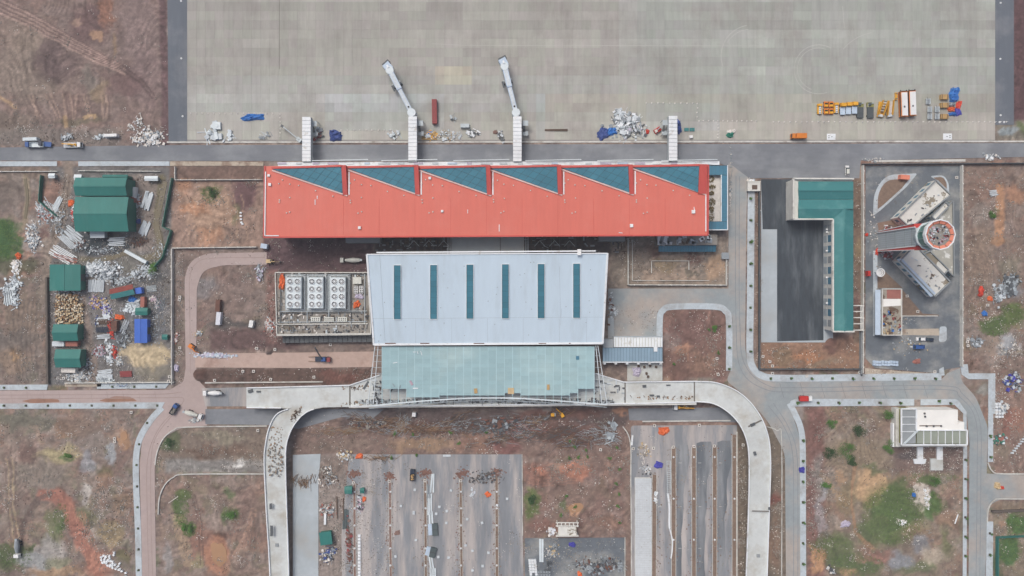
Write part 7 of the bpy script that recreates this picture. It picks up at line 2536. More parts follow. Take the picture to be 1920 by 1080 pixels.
bars(272, 428, 70, 7, 7.0, .55, .5, .6, 'scrap_white', 'white wrapped profile near the navy tarpaulin', 'wrapped profiles near the navy tarpaulin', 'profile', 'steel_profile', -.05, .4, 9)
bars(219, 453, 2, 6, 8.0, .5, .5, .75, 'scrap_white', 'white and green sheet bundle south of the large workshop', 'sheet bundles south of the workshop', 'sheet bundle', 'sheet_bundle', -.05, .3, 10)
bars(181, 536, 88, 13, 6.2, .45, .5, .62, 'scrap_white', 'white wrapped tube in the bundle south of the crumpled heap', 'wrapped tubes in the yard', 'tube', 'wrapped_tube', -.05, .12, 11)
bars(191, 603, 1, 5, 6.5, .4, .6, .55, 'wood_dark', 'brown timber balk in the pipe stacks', 'brown balks in the pipe stacks', 'timber', 'timber_balk', -.05, .1, 12)
bars(193, 618, 1, 5, 6.8, .4, .5, .55, 'paint_navy', 'dark blue pipe in the pipe stacks', 'dark blue pipes in the stacks', 'pipe', 'steel_pipe', -.05, .1, 13)
bars(195, 631, 3, 4, 6.5, .4, .5, .6, 'scrap_white', 'pale pipe south of the dark blue pipes', 'pale pipes in the stacks', 'pipe', 'steel_pipe', -.05, .2, 14)
bars(192, 598, 1, 3, 7, .4, .5, .55, 'scrap_white', 'pale pipe north of the brown balks', 'pale pipes north of the balks', 'pipe', 'steel_pipe', -.05, .2, 15)
bars(198, 702, 6, 9, 7.2, .42, .5, .55, 'scrap_white', 'white tube in the stack by the south yard wall', 'white tubes by the south yard wall', 'tube', 'steel_tube', -.05, .25, 16)
bars(237, 701, 1, 6, 6.0, .38, .6, .5, 'paint_brick', 'dark red girder on the dry grass', 'dark red girders on the dry grass', 'girder', 'steel_girder', -.05, .1, 17)
bars(250, 572, 12, 8, 7.0, .35, .35, .6, 'scrap_white', 'pale pipe under the tilted shed edge', 'pale pipes by the tilted shed', 'pipe', 'steel_pipe', -.05, .4, 18)
bars(285, 541, 3, 6, 5.0, .25, .3, .5, 'steel', 'grey bar east of the small blue container', 'grey bars by the blue container', 'bar', 'steel_bar', -.05, .3, 19)
bars(300, 571, 80, 6, 6.0, .16, .2, .8, 'scrap_grey', 'thin rod leaning near the yard wall', 'thin rods near the yard wall', 'rod', 'steel_rod', -.05, .6, 20)
bars(234, 612, 68, 5, 7.0, .25, .3, .6, 'scrap_white', 'thin white pipe beside the blue shed', 'thin white pipes beside the blue shed', 'pipe', 'steel_pipe', -.05, .4, 21)
bars(17, 556, 82, 5, 9.0, .5, .4, .9, 'steel_pale', 'pale steel frame beam on the far west field', 'pale frame beams on the west field', 'beam', 'steel_beam', -.05, .2, 22)
bars(1862, 362, 8, 5, 3.6, .4, .5, .62, 'scrap_white', 'short grey culvert pipe in the eastern field', 'short culvert pipes', 'pipe', 'culvert_pipe', -.05, .3, 23)
bars(1905, 835, 48, 0, 2, 1, 1, 1, 'trim_white', 'x', 'x', 'x', 'x')
bars(806, 945, 89, 3, 10.5, .6, .5, .8, 'steel_pale', 'pale roofing bundle, middle set on the car park median', 'roofing bundles, middle set', 'sheet bundle', 'sheet_bundle', .02, .1, 24)
bars(811, 905, 86, 2, 9.5, .8, .5, 1.1, 'steel_pale', 'pale roofing bundle, north set on the car park median', 'roofing bundles, north set', 'sheet bundle', 'sheet_bundle', .02, .15, 25)
bars(804, 922, 90, 2, 6.5, .8, .5, 1.0, 'scrap_grey', 'grey roofing bundle against the car park median', 'grey roofing bundles', 'sheet bundle', 'sheet_bundle', .02, .1, 26)
bars(808, 970, 95, 2, 6.0, .9, .5, 1.3, 'steel_pale', 'pale roofing bundle just north of the black plates', 'roofing bundles north of the plates', 'sheet bundle', 'sheet_bundle', .02, .1, 27)
bars(809, 1055, 97, 2, 11, .8, .5, 1.2, 'steel_pale', 'pale roofing bundle, south set on the car park median', 'roofing bundles, south set', 'sheet bundle', 'sheet_bundle', .02, .2, 28)
bars(812, 1078, 92, 3, 7, .9, .5, 1.1, 'steel_pale', 'pale roofing bundle at the lower end of the median', 'roofing bundles at the lower end', 'sheet bundle', 'sheet_bundle', .02, .1, 29)
bars(1015, 1032, 90, 2, 11.5, 1.0, .5, 1.15, 'steel_pale', 'pale blue steel bundle in the storage yard', 'pale blue bundles in the storage yard', 'sheet bundle', 'sheet_bundle', .02, .1, 30)
bars(648, 973, 88, 3, 10, .9, .25, 1.0, 'paint_slate', 'dark grey plate lying in the west car park bay', 'dark plates in the west bay', 'plate', 'steel_plate', .02, .1, 31)
bars(638, 953, 90, 2, 11, .5, .4, 3.2, 'wood_dark', 'long dark balk lying in the west car park bay', 'long dark balks in the west bay', 'timber', 'timber_balk', .02, .2, 32)
bars(610, 972, 90, 1, 6.0, 1.1, .6, 1, 'trim_white', 'white sheet bundle standing out in the west car park bay', 'white sheet bundle', 'sheet bundle', 'sheet_bundle', .02, 0, 33)
bars(1185, 825, 88, 1, 5.2, .9, .5, 1, 'trim_white', 'white bundle by the curved kerb of the east car park', 'white bundle', 'sheet bundle', 'sheet_bundle', .02, 0, 34)
bars(838, 854, 0, 1, 3.8, 1.1, .5, 1, 'scrap_white', 'pale bundle at the north edge of the car park', 'pale bundle', 'sheet bundle', 'sheet_bundle', .02, 0, 35)
bars(1793, 973, 68, 1, 5.0, .5, .3, 1, 'trim_white', 'single white pipe lying near the eastern road pavement', 'single pipe', 'pipe', 'steel_pipe', -.05, 0, 36)
bars(325, 937, 33, 1, 6.0, .25, .2, 1, 'stone_white', 'single pale pole lying in the muddy loop plot', 'single pole', 'pole', 'pole', -.05, 0, 37)
bars(848, 262 - 8, 0, 0, 1, 1, 1, 1, 'wood', 'x', 'x', 'x', 'x')
bars(805, 259, 2, 3, 7.5, .5, .5, .6, 'wood', 'wooden beam bundle beside the boarding bridge', 'wooden beams by the boarding bridge', 'timber', 'timber_balk', .03, .1, 38)
bars(1043, 244, 0, 2, 11.5, .4, .5, .5, 'wood_dark', 'long dark balk on the apron between boarding bridges', 'dark balks on the apron', 'timber', 'timber_balk', .03, .05, 39)
for k, (x, y, w_, l_) in enumerate(((816, 992, 2.8, 6.2), (812, 1035, 3.0, 5.0))):
    t = thing('plate_stack', ('black plate stack with grey top beside the car park median', 'black tent-shaped plate stack south of the flat one')[k], 'plate stack', place(x, y, .02), math.radians((3, -14)[k]))
    MB().box(0, 0, .5, w_, l_, 1.0).build('stack', 'paint_slate', t, False)
    MB().box(-w_ * .9, 0, .3, w_ * .7, l_ * .9, .6).build('side_stack', 'paint_pale_blue', t, False)
    MB().box(0, 0, 1.05, w_ * .9, .3, .1).build('strap', 'scrap_dark', t, False)
for x, y, w_, l_ in ((623, 915, 1.4, 2.4), (636, 915, 1.4, 2.2)):
    pass

# round cable drums and logs
rg = random.Random(61)
protos = []
for m_ in ('drum_a', 'drum_b', 'drum_c'):
    t = thing('cable_drum', 'upright round wooden drum in the crowded field of drums', 'drum', (0, 0, 0), 0, 'field of round drums')
    MB().cyl(0, 0, 0, .16, .5, .5, 10).build('flange', m_, t, False)
    MB().cyl(0, 0, .16, .7, .36, .36, 8).build('core', 'wood_dark', t, False)
    MB().cyl(0, 0, .7, .86, .5, .5, 10).build('flange', m_, t, False)
    protos.append(t)
placed = []
tries = 0
while len(placed) < 165 and tries < 6000:
    tries += 1
    x, y = rg.uniform(106, 157), rg.uniform(552, 606)
    if any((x - a) ** 2 + (y - b) ** 2 < 10.5 for a, b in placed) or (x > 148 and y < 570):
        continue
    placed.append((x, y))
    loc = place(x, y, -.1 + (rg.random() < .25) * .6)
    if len(placed) <= 3:
        protos[len(placed) - 1].location = loc
    else:
        copy_tree(protos[rg.randrange(3)], loc, rg.uniform(0, 3))

# concrete chambers with square openings
CH = [(215.5, 822), (216, 828), (120.5, 709), (318.5, 706), (317, 714.5), (247, 773), (1512, 705), (1443, 678), (1448, 686), (1448, 700), (1611, 698), (1752, 697), (403, 713), (456, 696), (476, 696), (516, 655), (482, 653), (620, 646),
      (589, 707), (508, 711), (484, 807), (600, 905), (663, 905), (730, 902), (797, 901), (864, 901), (1187, 841), (1225, 840), (1262, 838), (1301, 837), (1339, 836), (1227, 798), (1311, 797), (1393, 834), (1344, 672),
      (1346, 702), (1430, 668), (1126, 843), (1700, 555), (1720, 584), (1793, 333), (1813, 641), (1814, 648), (1814, 636), (1851, 572), (338, 557), (337, 562), (338, 652)]
protos = None
for x, y in CH:
    if protos is None:
        t = thing('drain_chamber', 'small white concrete drain chamber with dark square opening', 'drain chamber', place(x, y, -.1), 0, 'drain chambers')
        for s in (-1, 1):
            MB().box(s * .5, 0, .3, .3, 1.3, .6).build('side', 'stone_white', t, False)
            MB().box(0, s * .5, .3, .7, .3, .6).build('side', 'stone_white', t, False)
        MB().box(0, 0, .15, .7, .7, .1).build('opening', 'rubber', t, False)
        protos = t
    else:
        copy_tree(protos, place(x, y, -.1), rg.uniform(-.2, .2))


# little repeated blocks
def blocks(pts, size, mat, label, group, cat, name, seed, z=0.0, rot=.4):
    r = random.Random(seed)
    me_ = None
    for x, y in pts:
        if me_ is None:
            mb = MB().hexa([(-size[0] / 2, -size[1] / 2, 0), (size[0] / 2, -size[1] / 2, 0), (size[0] / 2, size[1] / 2, 0), (-size[0] / 2, size[1] / 2, 0)],
                           [(-size[0] * .45, -size[1] * .45, size[2]), (size[0] * .45, -size[1] * .45, size[2]), (size[0] * .45, size[1] * .45, size[2]), (-size[0] * .45, size[1] * .45, size[2])])
            o = mb.build(name, mat)
            me_ = o.data
        else:
            o = bpy.data.objects.new(name, me_)
            COL.objects.link(o)
        o.location = place(x, y, z)
        o.rotation_euler = (0, 0, r.uniform(-rot, rot))
        tag(o, label, cat, group)


rg = random.Random(71)
pts = []
for k in range(34):
    t_ = rg.random()
    pts.append((192 + 40 * t_ + rg.uniform(-7, 7), 1046 + 26 * t_ + rg.uniform(-9, 9)))
pts += [(200, 1043), (206, 1042), (214, 1040), (215, 1036)]
blocks(pts, (1.2, .9, .7), 'trim_white', 'white concrete block in the scatter at the south-west corner', 'white blocks in the south-west', 'concrete block', 'concrete_block', 72, -.1, 1.5)
blocks([(674 + (k % 2) * .0, 1004 + k * 6.2) for k in range(13)], (1.5, 1.3, .7), 'trim_white', 'white kerb pallet in the row along the first car park median', 'white pallets along the first median', 'pallet', 'kerb_pallet', 73, .02, .06)
blocks([(1638 + c * 5.3, 678 + r * 5 + (c % 3) * .5) for c in range(9) for r in range(2)], (1.35, 1.2, .9), 'paint_pale_blue', 'pale bulk bag in the double row of the tower yard', 'bulk bags in the tower yard', 'bulk bag', 'bulk_bag', 74, .03, .1)
blocks([(993 + c * 5 + r * .5, 1050 + r * 5.2) for c in range(3) for r in range(6) if rg.random() < .9], (1.3, 1.2, .9), 'trim_white', 'white brick pallet in the west stack of the storage yard', 'white pallets in the storage yard', 'pallet', 'brick_pallet', 75, .02, .12)
blocks([(1010 + c * 5, 1072 + r * 5) for c in range(5) for r in range(2)], (1.1, 1.1, .8), 'scrap_grey', 'grey pallet frame in the storage yard', 'grey pallet frames in the storage yard', 'pallet', 'slatted_pallet', 76, .02, .2)
blocks([(1028 + rg.uniform(-6, 6), 1062 + rg.uniform(-8, 8)) for k in range(9)], (1.4, 1.0, .5), 'steel_dark', 'dark frame tossed beside the grey pallets', 'dark frames beside the pallets', 'grating', 'steel_grating', 77, .02, 1.5)
blocks([(1160 + c * 4.6, 1055 + r * 5) for c in range(2) for r in range(4)], (1.0, 1.1, .7), 'scrap_grey', 'grey pallet against the east kerb of the storage yard', 'grey pallets by the east kerb', 'pallet', 'brick_pallet', 78, .02, .2)
lane = [(778, 918), (752, 948), (846, 919), (776, 962), (838, 958), (780, 1012), (837, 980), (841, 1045), (904, 980), (951, 935), (876, 973), (905, 1061), (873, 1022), (916, 1036), (886, 1069), (776, 960), (824, 950), (742, 1043), (932, 947), (886, 1032), (818, 963), (822, 1044)]
blocks(lane, (1.3, 1.2, .6), 'scrap_white', 'white pallet standing loose in the car park lanes', 'loose pallets in the car park lanes', 'pallet', 'pallet', 79, .02, .3)
blocks([(1867 + c * 5.5, 757 + r * 6) for c in range(3) for r in range(5) if not (c == 2 and r == 0)], (1.1, 1.2, .8), 'trim_white', 'white culvert block in the far eastern stack', 'culvert blocks in the far east', 'concrete block', 'culvert_block', 80, -.05, .2)
blocks([(1897 + k * 3.6, 849 - k * 4.3) for k in range(9)], (1.6, .8, .6), 'scrap_white', 'white tube section in the slanting row of the far eastern plot', 'tube sections in a slanting row', 'tube', 'tube_section', 81, -.05, .2)
blocks([(452, 399), (452, 405), (452.5, 411), (453, 417), (455, 420)], (1.2, .8, .6), 'trim_white', 'white block on the edge of the purple soil', 'white blocks on purple soil', 'concrete block', 'concrete_block', 82, -.05, .2)
blocks([(1136 + 21 * k, 687) for k in range(0)], (1, 1, 1), 'trim_white', 'x', 'x', 'x', 'x', 83)
blocks([(1197 + k * 11, 686 + (k % 2) * 2) for k in range(4)] + [(1212, 700), (1215, 706)], (1.1, 1.2, .8), 'wood_dark', 'dark wooden box in the entrance court', 'dark boxes in the entrance court', 'box', 'wooden_box', 84, .1, .2)
blocks([(1110 / 1 + 179, 243), (1295, 243), (1285, 243), (1300, 243)], (1.2, 1.8, .5), 'roof_teal', 'teal rack panel on the apron east of the boarding bridges', 'teal rack panels', 'rack', 'rack_panel', 85, .03, .05)
blocks([(1295, 257)], (1.8, 1.4, 1.2), 'paint_white', 'single white box east of the last boarding bridge', 'single white box', 'box', 'box', 86, .03, .2)
blocks([(777, 776)], (2.0, 2.2, 2.2), 'paint_white', 'white square cabin top south of the viaduct', 'square cabin', 'cabin', 'site_cabin', 87, -.05, .05)
# white stones along the pavement edges and islands
stones = []
for k in range(44):
    stones.append((1443 + rg.uniform(-2, 2) + 25, 800 + k * 7))
proto = None

# median strips in the car parks
for xs, y0, m_ in (((664, 905), (665, 1100), 'brick'), ((731, 897), (733, 1100), 'brick'), ((797, 897), (799, 1100), 'mix'), ((863, 897), (866, 1100), 'soil'), ((931, 890), (932, 1100), 'soil')) and []:
    pass
med = [((664.5, 905), (665.5, 1110), 5, 'clay_red'), ((731, 897), (733, 1110), 5, 'clay_red'), ((797, 897), (799, 1110), 5, 'clay_bed'), ((863.5, 897), (866, 1110), 5, 'clay_bed'), ((931, 893), (932, 1110), 5.5, 'clay_bed'),
       ((1227, 890), (1226, 1110), 8, 'clay_bed'), ((1263, 838), (1263, 1110), 8, 'clay_bed'), ((1301, 838), (1301, 1110), 8, 'clay_bed'), ((1340, 838), (1340, 1110), 8, 'clay_bed'), ((1377, 815), (1377, 1110), 9, 'clay_bed')]
for (a, b, w_, m_) in med:
    o = sheet('median_strip', band([a, b], w_), .10, m_, .4)
    BASE[o.name] = (0, 0, 0)
    for s in (-1, 1):
        p, q = at(a[0] + s * w_ / 2, a[1]), at(b[0] + s * w_ / 2, b[1])
        MB().bar((p[0], p[1], .08), (q[0], q[1], .08), .2, .28).build('kerb', 'kerb', o)
for x, y, r_ in ((731, 893, 14), (797, 887, 14), (866, 888, 16), (931, 886, 14), (664, 889, 13)):
    mb = MB()
    rr = random.Random(int(x))
    for k in range(150):
        a, q = rr.uniform(0, 6.28), abs(rr.gauss(0, .5))
        p = at(x + r_ * q * math.cos(a), y + r_ * .65 * q * math.sin(a))
        mb.lump(p[0], p[1], -.1, rr.uniform(.25, .8), rr, .4)
    single(mb, 'soil_mound', 'clay_mound', {731: 'red soil mound at the head of the second car park median', 797: 'red soil mound at the head of the third car park median', 866: 'red soil mound beside the scooters', 931: 'brown soil mound heading the eastern car park median', 664: 'brown soil mound at the head of the first car park median'}[x], 'soil mound', None, 'stuff')
mb = MB()
rr = random.Random(404)
for (a, b, w_, m_) in med:
    for k in range(230):
        y = rr.uniform(a[1] - 4, 1100)
        p = at(a[0] + rr.gauss(0, w_ * .75), y)
        mb.cur = rr.randrange(3)
        mb.lump(p[0], p[1], -.03, rr.uniform(.15, .55), rr, .35)
tag(mb.build('median_soil', ['clay_mound', 'clay_bed', 'stone_grey']), 'loose soil and stones spilled along the car park medians', 'soil', None, 'stuff')
# median lamps bases
pts = [(x, y) for x in (665, 732, 798, 864.5, 931.5) for y in (922, 953, 985, 1028, 1060)] + [(x, y) for x in (1263, 1301, 1340, 1377) for y in (857, 935, 1012)]
proto = None
for x, y in pts:
    if proto is None:
        t = thing('lamp_base', 'small white lamp footing in a car park median', 'lamp footing', place(x, y, .1), 0, 'lamp footings in the medians')
        MB().cyl(0, 0, 0, .35, .5, .45, 8).build('footing', 'trim_white', t, False)
        MB().cyl(0, 0, .35, .7, .12, .12, 6).build('bolts', 'steel_dark', t, False)
        proto = t
    else:
        copy_tree(proto, place(x, y, .1))
# bay lines of the east car park
for x0 in (1268, 1305, 1344, 1230):
    for y in (868, 950, 1028):
        flat_strip('bay_line', [(x0 + 4, y), (x0 + 10, y)], .8, .016, 'kerb')
t = thing('steel_rack', 'long pale ladder rack with draped white film in the east car park', 'rack', place(1254, 895, .02), math.radians(91))
for s in (-1, 1):
    MB().box(0, s * .9, .3, 17, .15, .3).build('rail', 'steel_pale', t, False)
for k in range(18):
    MB().box(-8.2 + k * .97, 0, .35, .14, 1.8, .12).build('rung', 'steel_pale', t, False)
mb = MB()
for a, b in zip(smooth_line([(1252, 925), (1255, 950), (1255, 985), (1258, 1000), (1261, 1015), (1260, 1035), (1258, 1047)], 4), smooth_line([(1252, 925), (1255, 950), (1255, 985), (1258, 1000), (1261, 1015), (1260, 1035), (1258, 1047)], 4)[1:]):
    p, q = at(*a, .1), at(*b, .1)
    mb.bar(p, q, .9 if a[1] < 990 else .5, .25)
single(mb, 'film_roll', 'trim_white', 'trailing white film strip unrolled in the east car park', 'film')

# concrete lorry-wide strips beside terminal: little details on the eastern wing
heap(1370, 330, 3, 60, 60, ['stone_white', 'scrap_grey'], 'white kerb waste along the east side of the lounge wing', 601, (.3, 1.0), .3, 'lump', .02)
heap(1408, 340, 8, 6, 30, ['stone_white', 'trim_white'], 'white sacks on the pavement head beside the road', 602, (.4, 1.4), .5, 'lump', .12)
heap(1640, 300, 20, 4, 40, ['stone_white', 'scrap_grey'], 'stone waste at the tower compound gate', 603, (.3, .9), .3, 'lump', .02)
heap(1858, 295, 14, 5, 46, ['stone_white', 'trim_white', 'scrap_grey'], 'white sacks at the eastern end of the service road', 604, (.4, 1.6), .5, 'lump', .02)
t = thing('planter_block', 'pale block building with dark hatch at the head of the east pavement', 'block', place(1411, 350, .1), 0)
MB().box(0, 0, 1.1, 6.4, 5.0, 2.2).build('body', 'wall_plaster', t, False)
MB().box(.3, -.6, 2.25, 2.6, 2.2, .15).build('hatch', 'wood_dark', t, False)
MB().box(0, 2.2, 2.3, 6.6, .4, .3).build('coping', 'paint_offwhite', t, False)
t = thing('pump_hut', 'small grey-roofed hut at the corner of the utility court', 'hut', place(1357, 480, 0), 0)
MB().box(0, 0, 1.2, 3.0, 2.6, 2.4).build('wall', 'wall_plaster', t, False)
MB().box(0, 0, 2.5, 3.6, 3.2, .2).build('roof', 'scrap_grey', t, False)
MB().box(0, -1.35, .9, .9, .1, 1.8).build('door', 'steel_dark', t, False)

# scattered litter and stones: nobody could count them
rg = random.Random(91)
ZN = [(0, 10, 310, 265, 120), (0, 235, 310, 268, 160), (95, 330, 320, 716, 2600), (0, 480, 90, 720, 220), (325, 340, 490, 462, 160), (326, 470, 500, 655, 260), (325, 470, 342, 720, 120), (380, 690, 700, 715, 70), (0, 770, 250, 1075, 520),
      (150, 900, 250, 1040, 300), (295, 800, 500, 1075, 420), (550, 775, 1180, 820, 120), (550, 790, 1180, 850, 420), (982, 852, 1182, 1005, 300), (1245, 585, 1358, 705, 160), (1145, 450, 1365, 535, 200), (1148, 575, 1230, 630, 80), (1430, 645, 1612, 690, 120),
      (1640, 330, 1720, 400, 60), (1810, 312, 1918, 700, 420), (1812, 500, 1918, 690, 240), (1515, 765, 1800, 1075, 620), (1515, 860, 1560, 1040, 160), (1690, 835, 1805, 890, 140), (1862, 700, 1918, 890, 220), (1864, 945, 1918, 1075, 80),
      (1386, 800, 1402, 1075, 120), (1446, 800, 1470, 1075, 120), (600, 860, 660, 1075, 260), (644, 860, 735, 1075, 520), (670, 860, 975, 1075, 260), (985, 1010, 1170, 1078, 300), (1186, 800, 1380, 1075, 160), (500, 510, 520, 640, 100), (1622, 694, 1760, 702, 60),
      (1600, 340, 1618, 640, 90), (1419, 360, 1427, 690, 90), (495, 450, 700, 510, 80)]
for nm, mt, sc_, fr in (('scattered_litter', 'stone_white', (.12, .36), .38), ('scattered_stones', 'stone_grey', (.16, .5), .7), ('scattered_clods', 'wood_dark', (.14, .4), .22)):
    mb = MB()
    for x0, y0, x1, y1, n in ZN:
        cts = [(rg.uniform(x0, x1), rg.uniform(y0, y1), rg.uniform(2, 9)) for _ in range(3 + n // 22)]
        for k in range(int(n * fr)):
            x, y = rg.uniform(x0, x1), rg.uniform(y0, y1)
            if rg.random() < .72:
                c_ = rg.choice(cts)
                x, y = min(x1, max(x0, rg.gauss(c_[0], c_[2]))), min(y1, max(y0, rg.gauss(c_[1], c_[2])))
            p = at(x, y)
            if rg.random() < .3:      # small clusters
                for j in range(rg.randrange(3, 9)):
                    mb.lump(p[0] + rg.gauss(0, 1.1), p[1] + rg.gauss(0, 1.1), -.14, rg.uniform(*sc_) * .8, rg)
            else:
                mb.lump(p[0], p[1], -.14, rg.uniform(*sc_), rg)
    o = mb.build(nm, mt)
    tag(o, {'scattered_litter': 'white litter and stone chips strewn over the bare ground', 'scattered_stones': 'grey stones strewn over the bare ground', 'scattered_clods': 'dark soil clods strewn over the bare ground'}[nm], 'litter' if nm == 'scattered_litter' else 'stones', None, 'stuff')

for i, (x, y, rx, ry, n, lab) in enumerate(((690, 790, 50, 10, 120, 'block and plank waste below the west end of the canopy'), (840, 790, 70, 9, 160, 'crates and boards below the middle of the canopy'), (1010, 788, 60, 10, 160, 'boards and steel below the east end of the canopy'),
                                             (1090, 825, 40, 10, 110, 'steel offcuts on the red soil by the plants'), (960, 818, 60, 9, 120, 'broken boards north of the red soil plot'))):
    heap(x, y, rx, ry, n, ['scrap_dark', 'rust', 'wood_dark', 'scrap_grey', 'timber'], lab, 640 + i, (.5, 1.9), .5, 'stick', -.05, (i * 37) % 40 - 15)
# puddles
PD = [([(1064, 952), (1075, 944), (1090, 943), (1095, 950), (1086, 960), (1072, 962)], 'muddy_pool'), ([(395, 1020), (412, 1012), (424, 1030), (426, 1052), (412, 1064), (398, 1050)], 'muddy_pool'), ([(226, 812), (236, 808), (240, 820), (232, 828), (226, 822)], 'muddy_pool'),
      ([(40, 752), (70, 746), (110, 749), (112, 754), (60, 756)], 'puddle'), ([(185, 751), (215, 743), (245, 744), (258, 752), (200, 754)], 'puddle')]
for pts, nm in PD:
    z_ = -.015 if nm == 'muddy_pool' else .002
    sheet(nm, [(x, y, 4) for x, y in pts], z_ + (.0 if nm == 'puddle' else .0), 'water_orange' if nm == 'muddy_pool' else 'mud_wet', .25)
o = sheet('ditch_water', band(smooth_line([(309, 340), (300, 385), (293, 420), (299, 450), (296, 474), (272, 486)], 3), 10), -.02, 'water', .3)
o = sheet('ditch_water', band(smooth_line([(266, 486), (240, 475), (215, 482), (190, 487)], 3), 7), -.024, 'water', .3)
o = sheet('ditch_water', band(smooth_line([(47, 335), (51, 370), (47, 410)], 3), 5), -.02, 'water', .3)

# ================================================================== PLANTS
def shrub_proto(r, h, n, mat, seed, name, label, cat, group):
    rr = random.Random(seed)
    t = thing(name, label, cat, (0, 0, 0), 0, group)
    m = MB()
    for k in range(5):
        a = rr.uniform(0, 6.28)
        m.bar((0, 0, 0), (r * .6 * math.cos(a), r * .6 * math.sin(a), h * .75), .06)
    m.build('stems', 'bark', t, False)
    m = MB()
    lobes = [(rr.uniform(-.6, .6) * r, rr.uniform(-.6, .6) * r, rr.uniform(.35, .75) * h, rr.uniform(.3, .55) * r) for _ in range(7)]
    for k in range(n):
        lx, ly, lz, lr = rr.choice(lobes)
        a, b, q = rr.uniform(0, 6.28), rr.uniform(-1, 1), rr.random() ** .4
        c = math.sqrt(1 - b * b)
        m.leafq(lx + lr * q * c * math.cos(a), ly + lr * q * c * math.sin(a), max(.1, lz + lr * q * b), rr.uniform(.14, .34), rr)
    m.build('foliage', mat, t, False)
    return t


SH = [(1609, 803, 3.2, 'round green bush among the south-east scrub, tallest of its cluster'), (1557, 792, 2.2, 'round bush north-west of the scrub near the red strip'), (1584, 845, 4.0, 'broad green bush at the middle of the south-east field'),
      (1554, 850, 3.2, 'green bush west of the broad one in the south-east field'), (1665, 778, 2.8, 'green bush close to the corner of the pergola building'), (1662, 838, 2.6, 'green bush south-west of the pergola building'),
      (1598, 862, 2.4, 'low green bush beside the sandy patch'), (1548, 908, 2.0, 'narrow bush on the grey gravel strip'), (290, 503, 2.4, 'dark bush beside the ditch fence'), (398, 362, 2.2, 'scrubby bush on the bare orange square'),
      (432, 962, 2.2, 'low green bush in the muddy loop plot'), (352, 990, 2.6, 'bright green bush beside the muddy loop track'), (320, 830, 2.2, 'dark scrub on the grassy west island'), (128, 855, 1.8, 'small green bush on the yellow grass'),
      (1340, 617, 1.6, 'single green bush in the garden plot'), (996, 935, 2.4, 'scrub bush on the mossy patch by the car park'), (1860, 402, 1.8, 'green scrub beside the orange soil strip'), (1750, 900, 2.6, 'scrub south of the pergola building steps')]
base_sh = {}
for i, (x, y, r_, lab) in enumerate(SH):
    r_ *= 1.3
    t = shrub_proto(r_, r_ * .9, int(320 * r_ / 2.4), 'leaf' if i % 3 else 'leaf_dark', 700 + i, 'shrub', lab, 'shrub', 'shrubs')
    t.location = place(x, y, -.12)
    t.rotation_euler = (0, 0, i)
sap = [shrub_proto(.9, 2.0, 46, 'leaf', 800 + k, 'sapling', 'young sapling with sparse leaves in a pavement pit', 'sapling', 'saplings in the pavements') for k in range(3)]
SP = [(1407, 372 + 41 * k) for k in range(8)] + [(1445 + 38.5 * k, 709.5) for k in range(9)] + [(1367, 612 + 40 * k) for k in range(3)] + [(1495 + 38.5 * k, 755) for k in range(6)] + [(1505.5, 826 + 38.5 * k) for k in range(7)]
SP += [(1810, 862 + 36 * k) for k in range(6)] + [(1760, 752), (1782, 756), (1856, 817), (1857, 857), (1856, 1000), (1856, 1040)]
SP += [(8 + 41 * k, 760.5) for k in range(8)] + [(8 + 41 * k, 727) for k in range(2)] + [(211 + 41 * k, 725) for k in range(3)] + [(276, 793), (261, 833), (256, 872), (257, 912), (258, 951), (259, 991), (260, 1030), (260, 1069)]
PIT = MB().box(0, 0, .01, 1.15, 1.15, .03).build('tree_pit', 'pit_soil', PAVE[0], False)
pit_me = PIT.data
rg = random.Random(95)
for i, (x, y) in enumerate(SP):
    p = place(x, y, .123)
    if i < 3:
        sap[i].location = p
        q = sap[i]
    else:
        q = copy_tree(sap[i % 3], p, rg.uniform(0, 6.2))
    k = rg.uniform(.7, 1.2) * (.55 if x < 330 else 1)
    q.scale = (k, k, k)
    # pit in the nearest pavement
    o = PIT if i == 0 else bpy.data.objects.new('tree_pit', pit_me)
    if i:
        COL.objects.link(o)
    best = min(PAVE, key=lambda s_: min((v.co[0] - p[0]) ** 2 + (v.co[1] - p[1]) ** 2 for v in s_.data.vertices))
    o.parent = best
    o.location = (p[0], p[1], .118)
small = [shrub_proto(1.0, 1.3, 60, 'leaf', 820 + k, 'garden_plant', 'young green plant dotted over the red soil plot', 'plant', 'young plants on the red soil plot') for k in range(2)]
GP = [(1070, 827), (1077, 838), (1100, 843), (1085, 857), (1103, 856), (1068, 858), (1158, 838), (1143, 858), (1161, 878), (1155, 907), (1162, 926), (1158, 949), (1161, 981), (1052, 965), (1062, 928), (1078, 949), (1330, 617), (1347, 661), (1262, 683),
      (740, 812), (776, 814), (845, 810), (780, 852), (860, 830), (912, 812), (735, 858)]
for i, (x, y) in enumerate(GP):
    p = place(x, y, -.1)
    if i < 2:
        small[i].location = p
    else:
        copy_tree(small[i % 2], p, rg.uniform(0, 6))
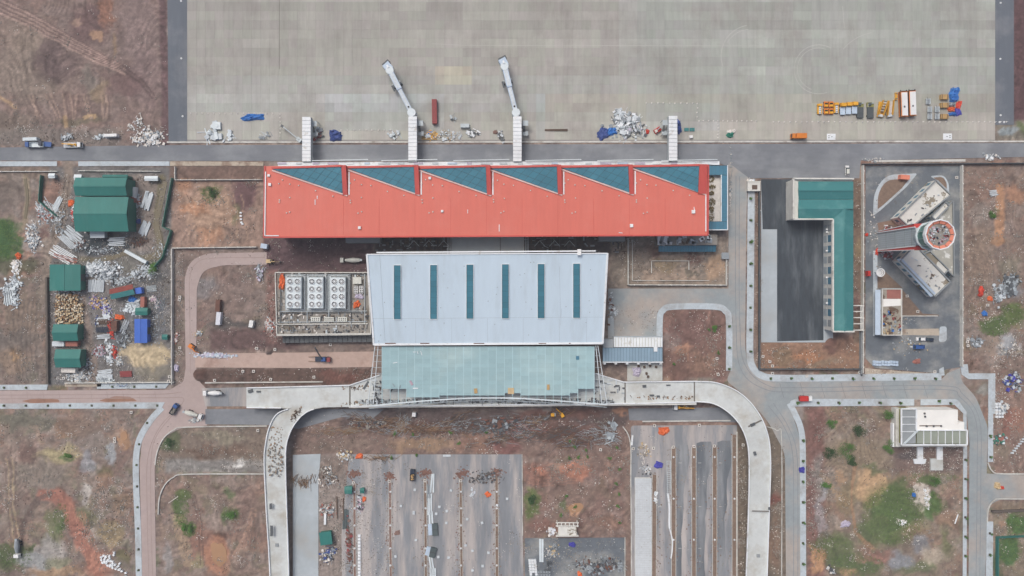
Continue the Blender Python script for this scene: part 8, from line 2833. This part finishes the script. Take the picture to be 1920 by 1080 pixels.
# grass blades on the green patches: one mass
mb = MB()
for cx, cy, rx, ry, n in ((1675, 965, 55, 52, 1500), (1750, 945, 17, 22, 260), (5, 450, 34, 38, 700), (1892, 1030, 24, 24, 420), (1908, 980, 20, 22, 320), (1865, 612, 28, 18, 380), (1900, 590, 24, 20, 320), (1560, 1030, 40, 26, 360),
                          (1605, 1060, 50, 18, 400), (340, 955, 14, 28, 320), (355, 992, 14, 14, 160), (432, 962, 16, 12, 160), (20, 1045, 36, 26, 320), (996, 945, 14, 26, 220), (115, 975, 14, 30, 160), (395, 365, 18, 16, 160), (1745, 895, 50, 8, 200)):
    for k in range(n):
        a, q = rg.uniform(0, 6.28), math.sqrt(rg.random()) * 1.05
        p = at(cx + rx * q * math.cos(a), cy + ry * q * math.sin(a))
        for j in range(2):
            mb.leafq(p[0] + rg.gauss(0, .3), p[1] + rg.gauss(0, .3), -.02 + rg.uniform(0, .15), rg.uniform(.12, .32), rg)
o = mb.build('grass', 'grass_blade')
tag(o, 'rough green grass growing on the open ground', 'grass', None, 'stuff')

# worn joints and wheel tracks on the roads
for k in range(8):
    x = 1462 + k * 38.5
    flat_strip('road_joint', smooth_line([(x, 718), (x + 3, 730), (x + 8, 746)], 3), .8, .012, 'road_crack')
for k in range(11):
    x = -10 + k * 30
    flat_strip('road_joint', smooth_line([(x, 734), (x + 2, 745), (x + 4, 756)], 3), .6, .002, 'dust_wear')
for pts, z_, m_ in (([(1380, 330), (1379, 450), (1380, 600), (1388, 690), (1430, 728), (1500, 735), (1760, 730), (1800, 745), (1830, 790), (1832, 900), (1830, 1080)], .013, 'road_wear'),
                    ([(1387, 330), (1386, 450), (1387, 600), (1395, 680), (1436, 721), (1500, 727), (1760, 723), (1806, 740), (1837, 790), (1839, 900), (1837, 1080)], .013, 'road_wear'),
                    ([(1440, 760), (1470, 800), (1486, 850), (1488, 950), (1488, 1080)], .013, 'road_wear'), ([(1450, 756), (1478, 800), (1494, 850), (1496, 950), (1496, 1080)], .013, 'road_wear'),
                    ([(-20, 741), (150, 740), (300, 739), (340, 735)], .003, 'dust_wear'), ([(-20, 748), (150, 747), (300, 746), (345, 750), (300, 800), (277, 860), (276, 960), (279, 1080)], .003, 'dust_wear'),
                    ([(330, 770), (292, 820), (283, 870), (283, 960), (286, 1080)], .003, 'dust_wear'), ([(357, 700), (356, 600), (356, 520), (370, 492), (400, 484), (495, 483)], .003, 'dust_wear')):
    flat_strip('wheel_track', smooth_line(pts, 6), 1.5, z_, m_)
# ================================================================== AIR
mb = MB()
R_ = float(max(abs(gx[0]), abs(gx[-1]), abs(gy[0]), abs(gy[-1]))) * S + 400
mb.box(0, 0, (353 - 2) / 2, 2 * R_, 2 * R_, 355)
hz_mat = bpy.data.materials.new('haze')
hz_mat.use_nodes = True
hn = hz_mat.node_tree.nodes
hn.remove(hn['Principled BSDF'])
pv = hn.new('ShaderNodeVolumePrincipled')
pv.inputs['Color'].default_value = (0.86, 0.9, 0.95, 1)
pv.inputs['Density'].default_value = 0.0002
hz_mat.node_tree.links.new(pv.outputs[0], hn['Material Output'].inputs['Volume'])
MATS['haze'] = hz_mat
tag(mb.build('haze', 'haze'), 'thin pale haze in the air over the whole site', 'haze', None, 'stuff')
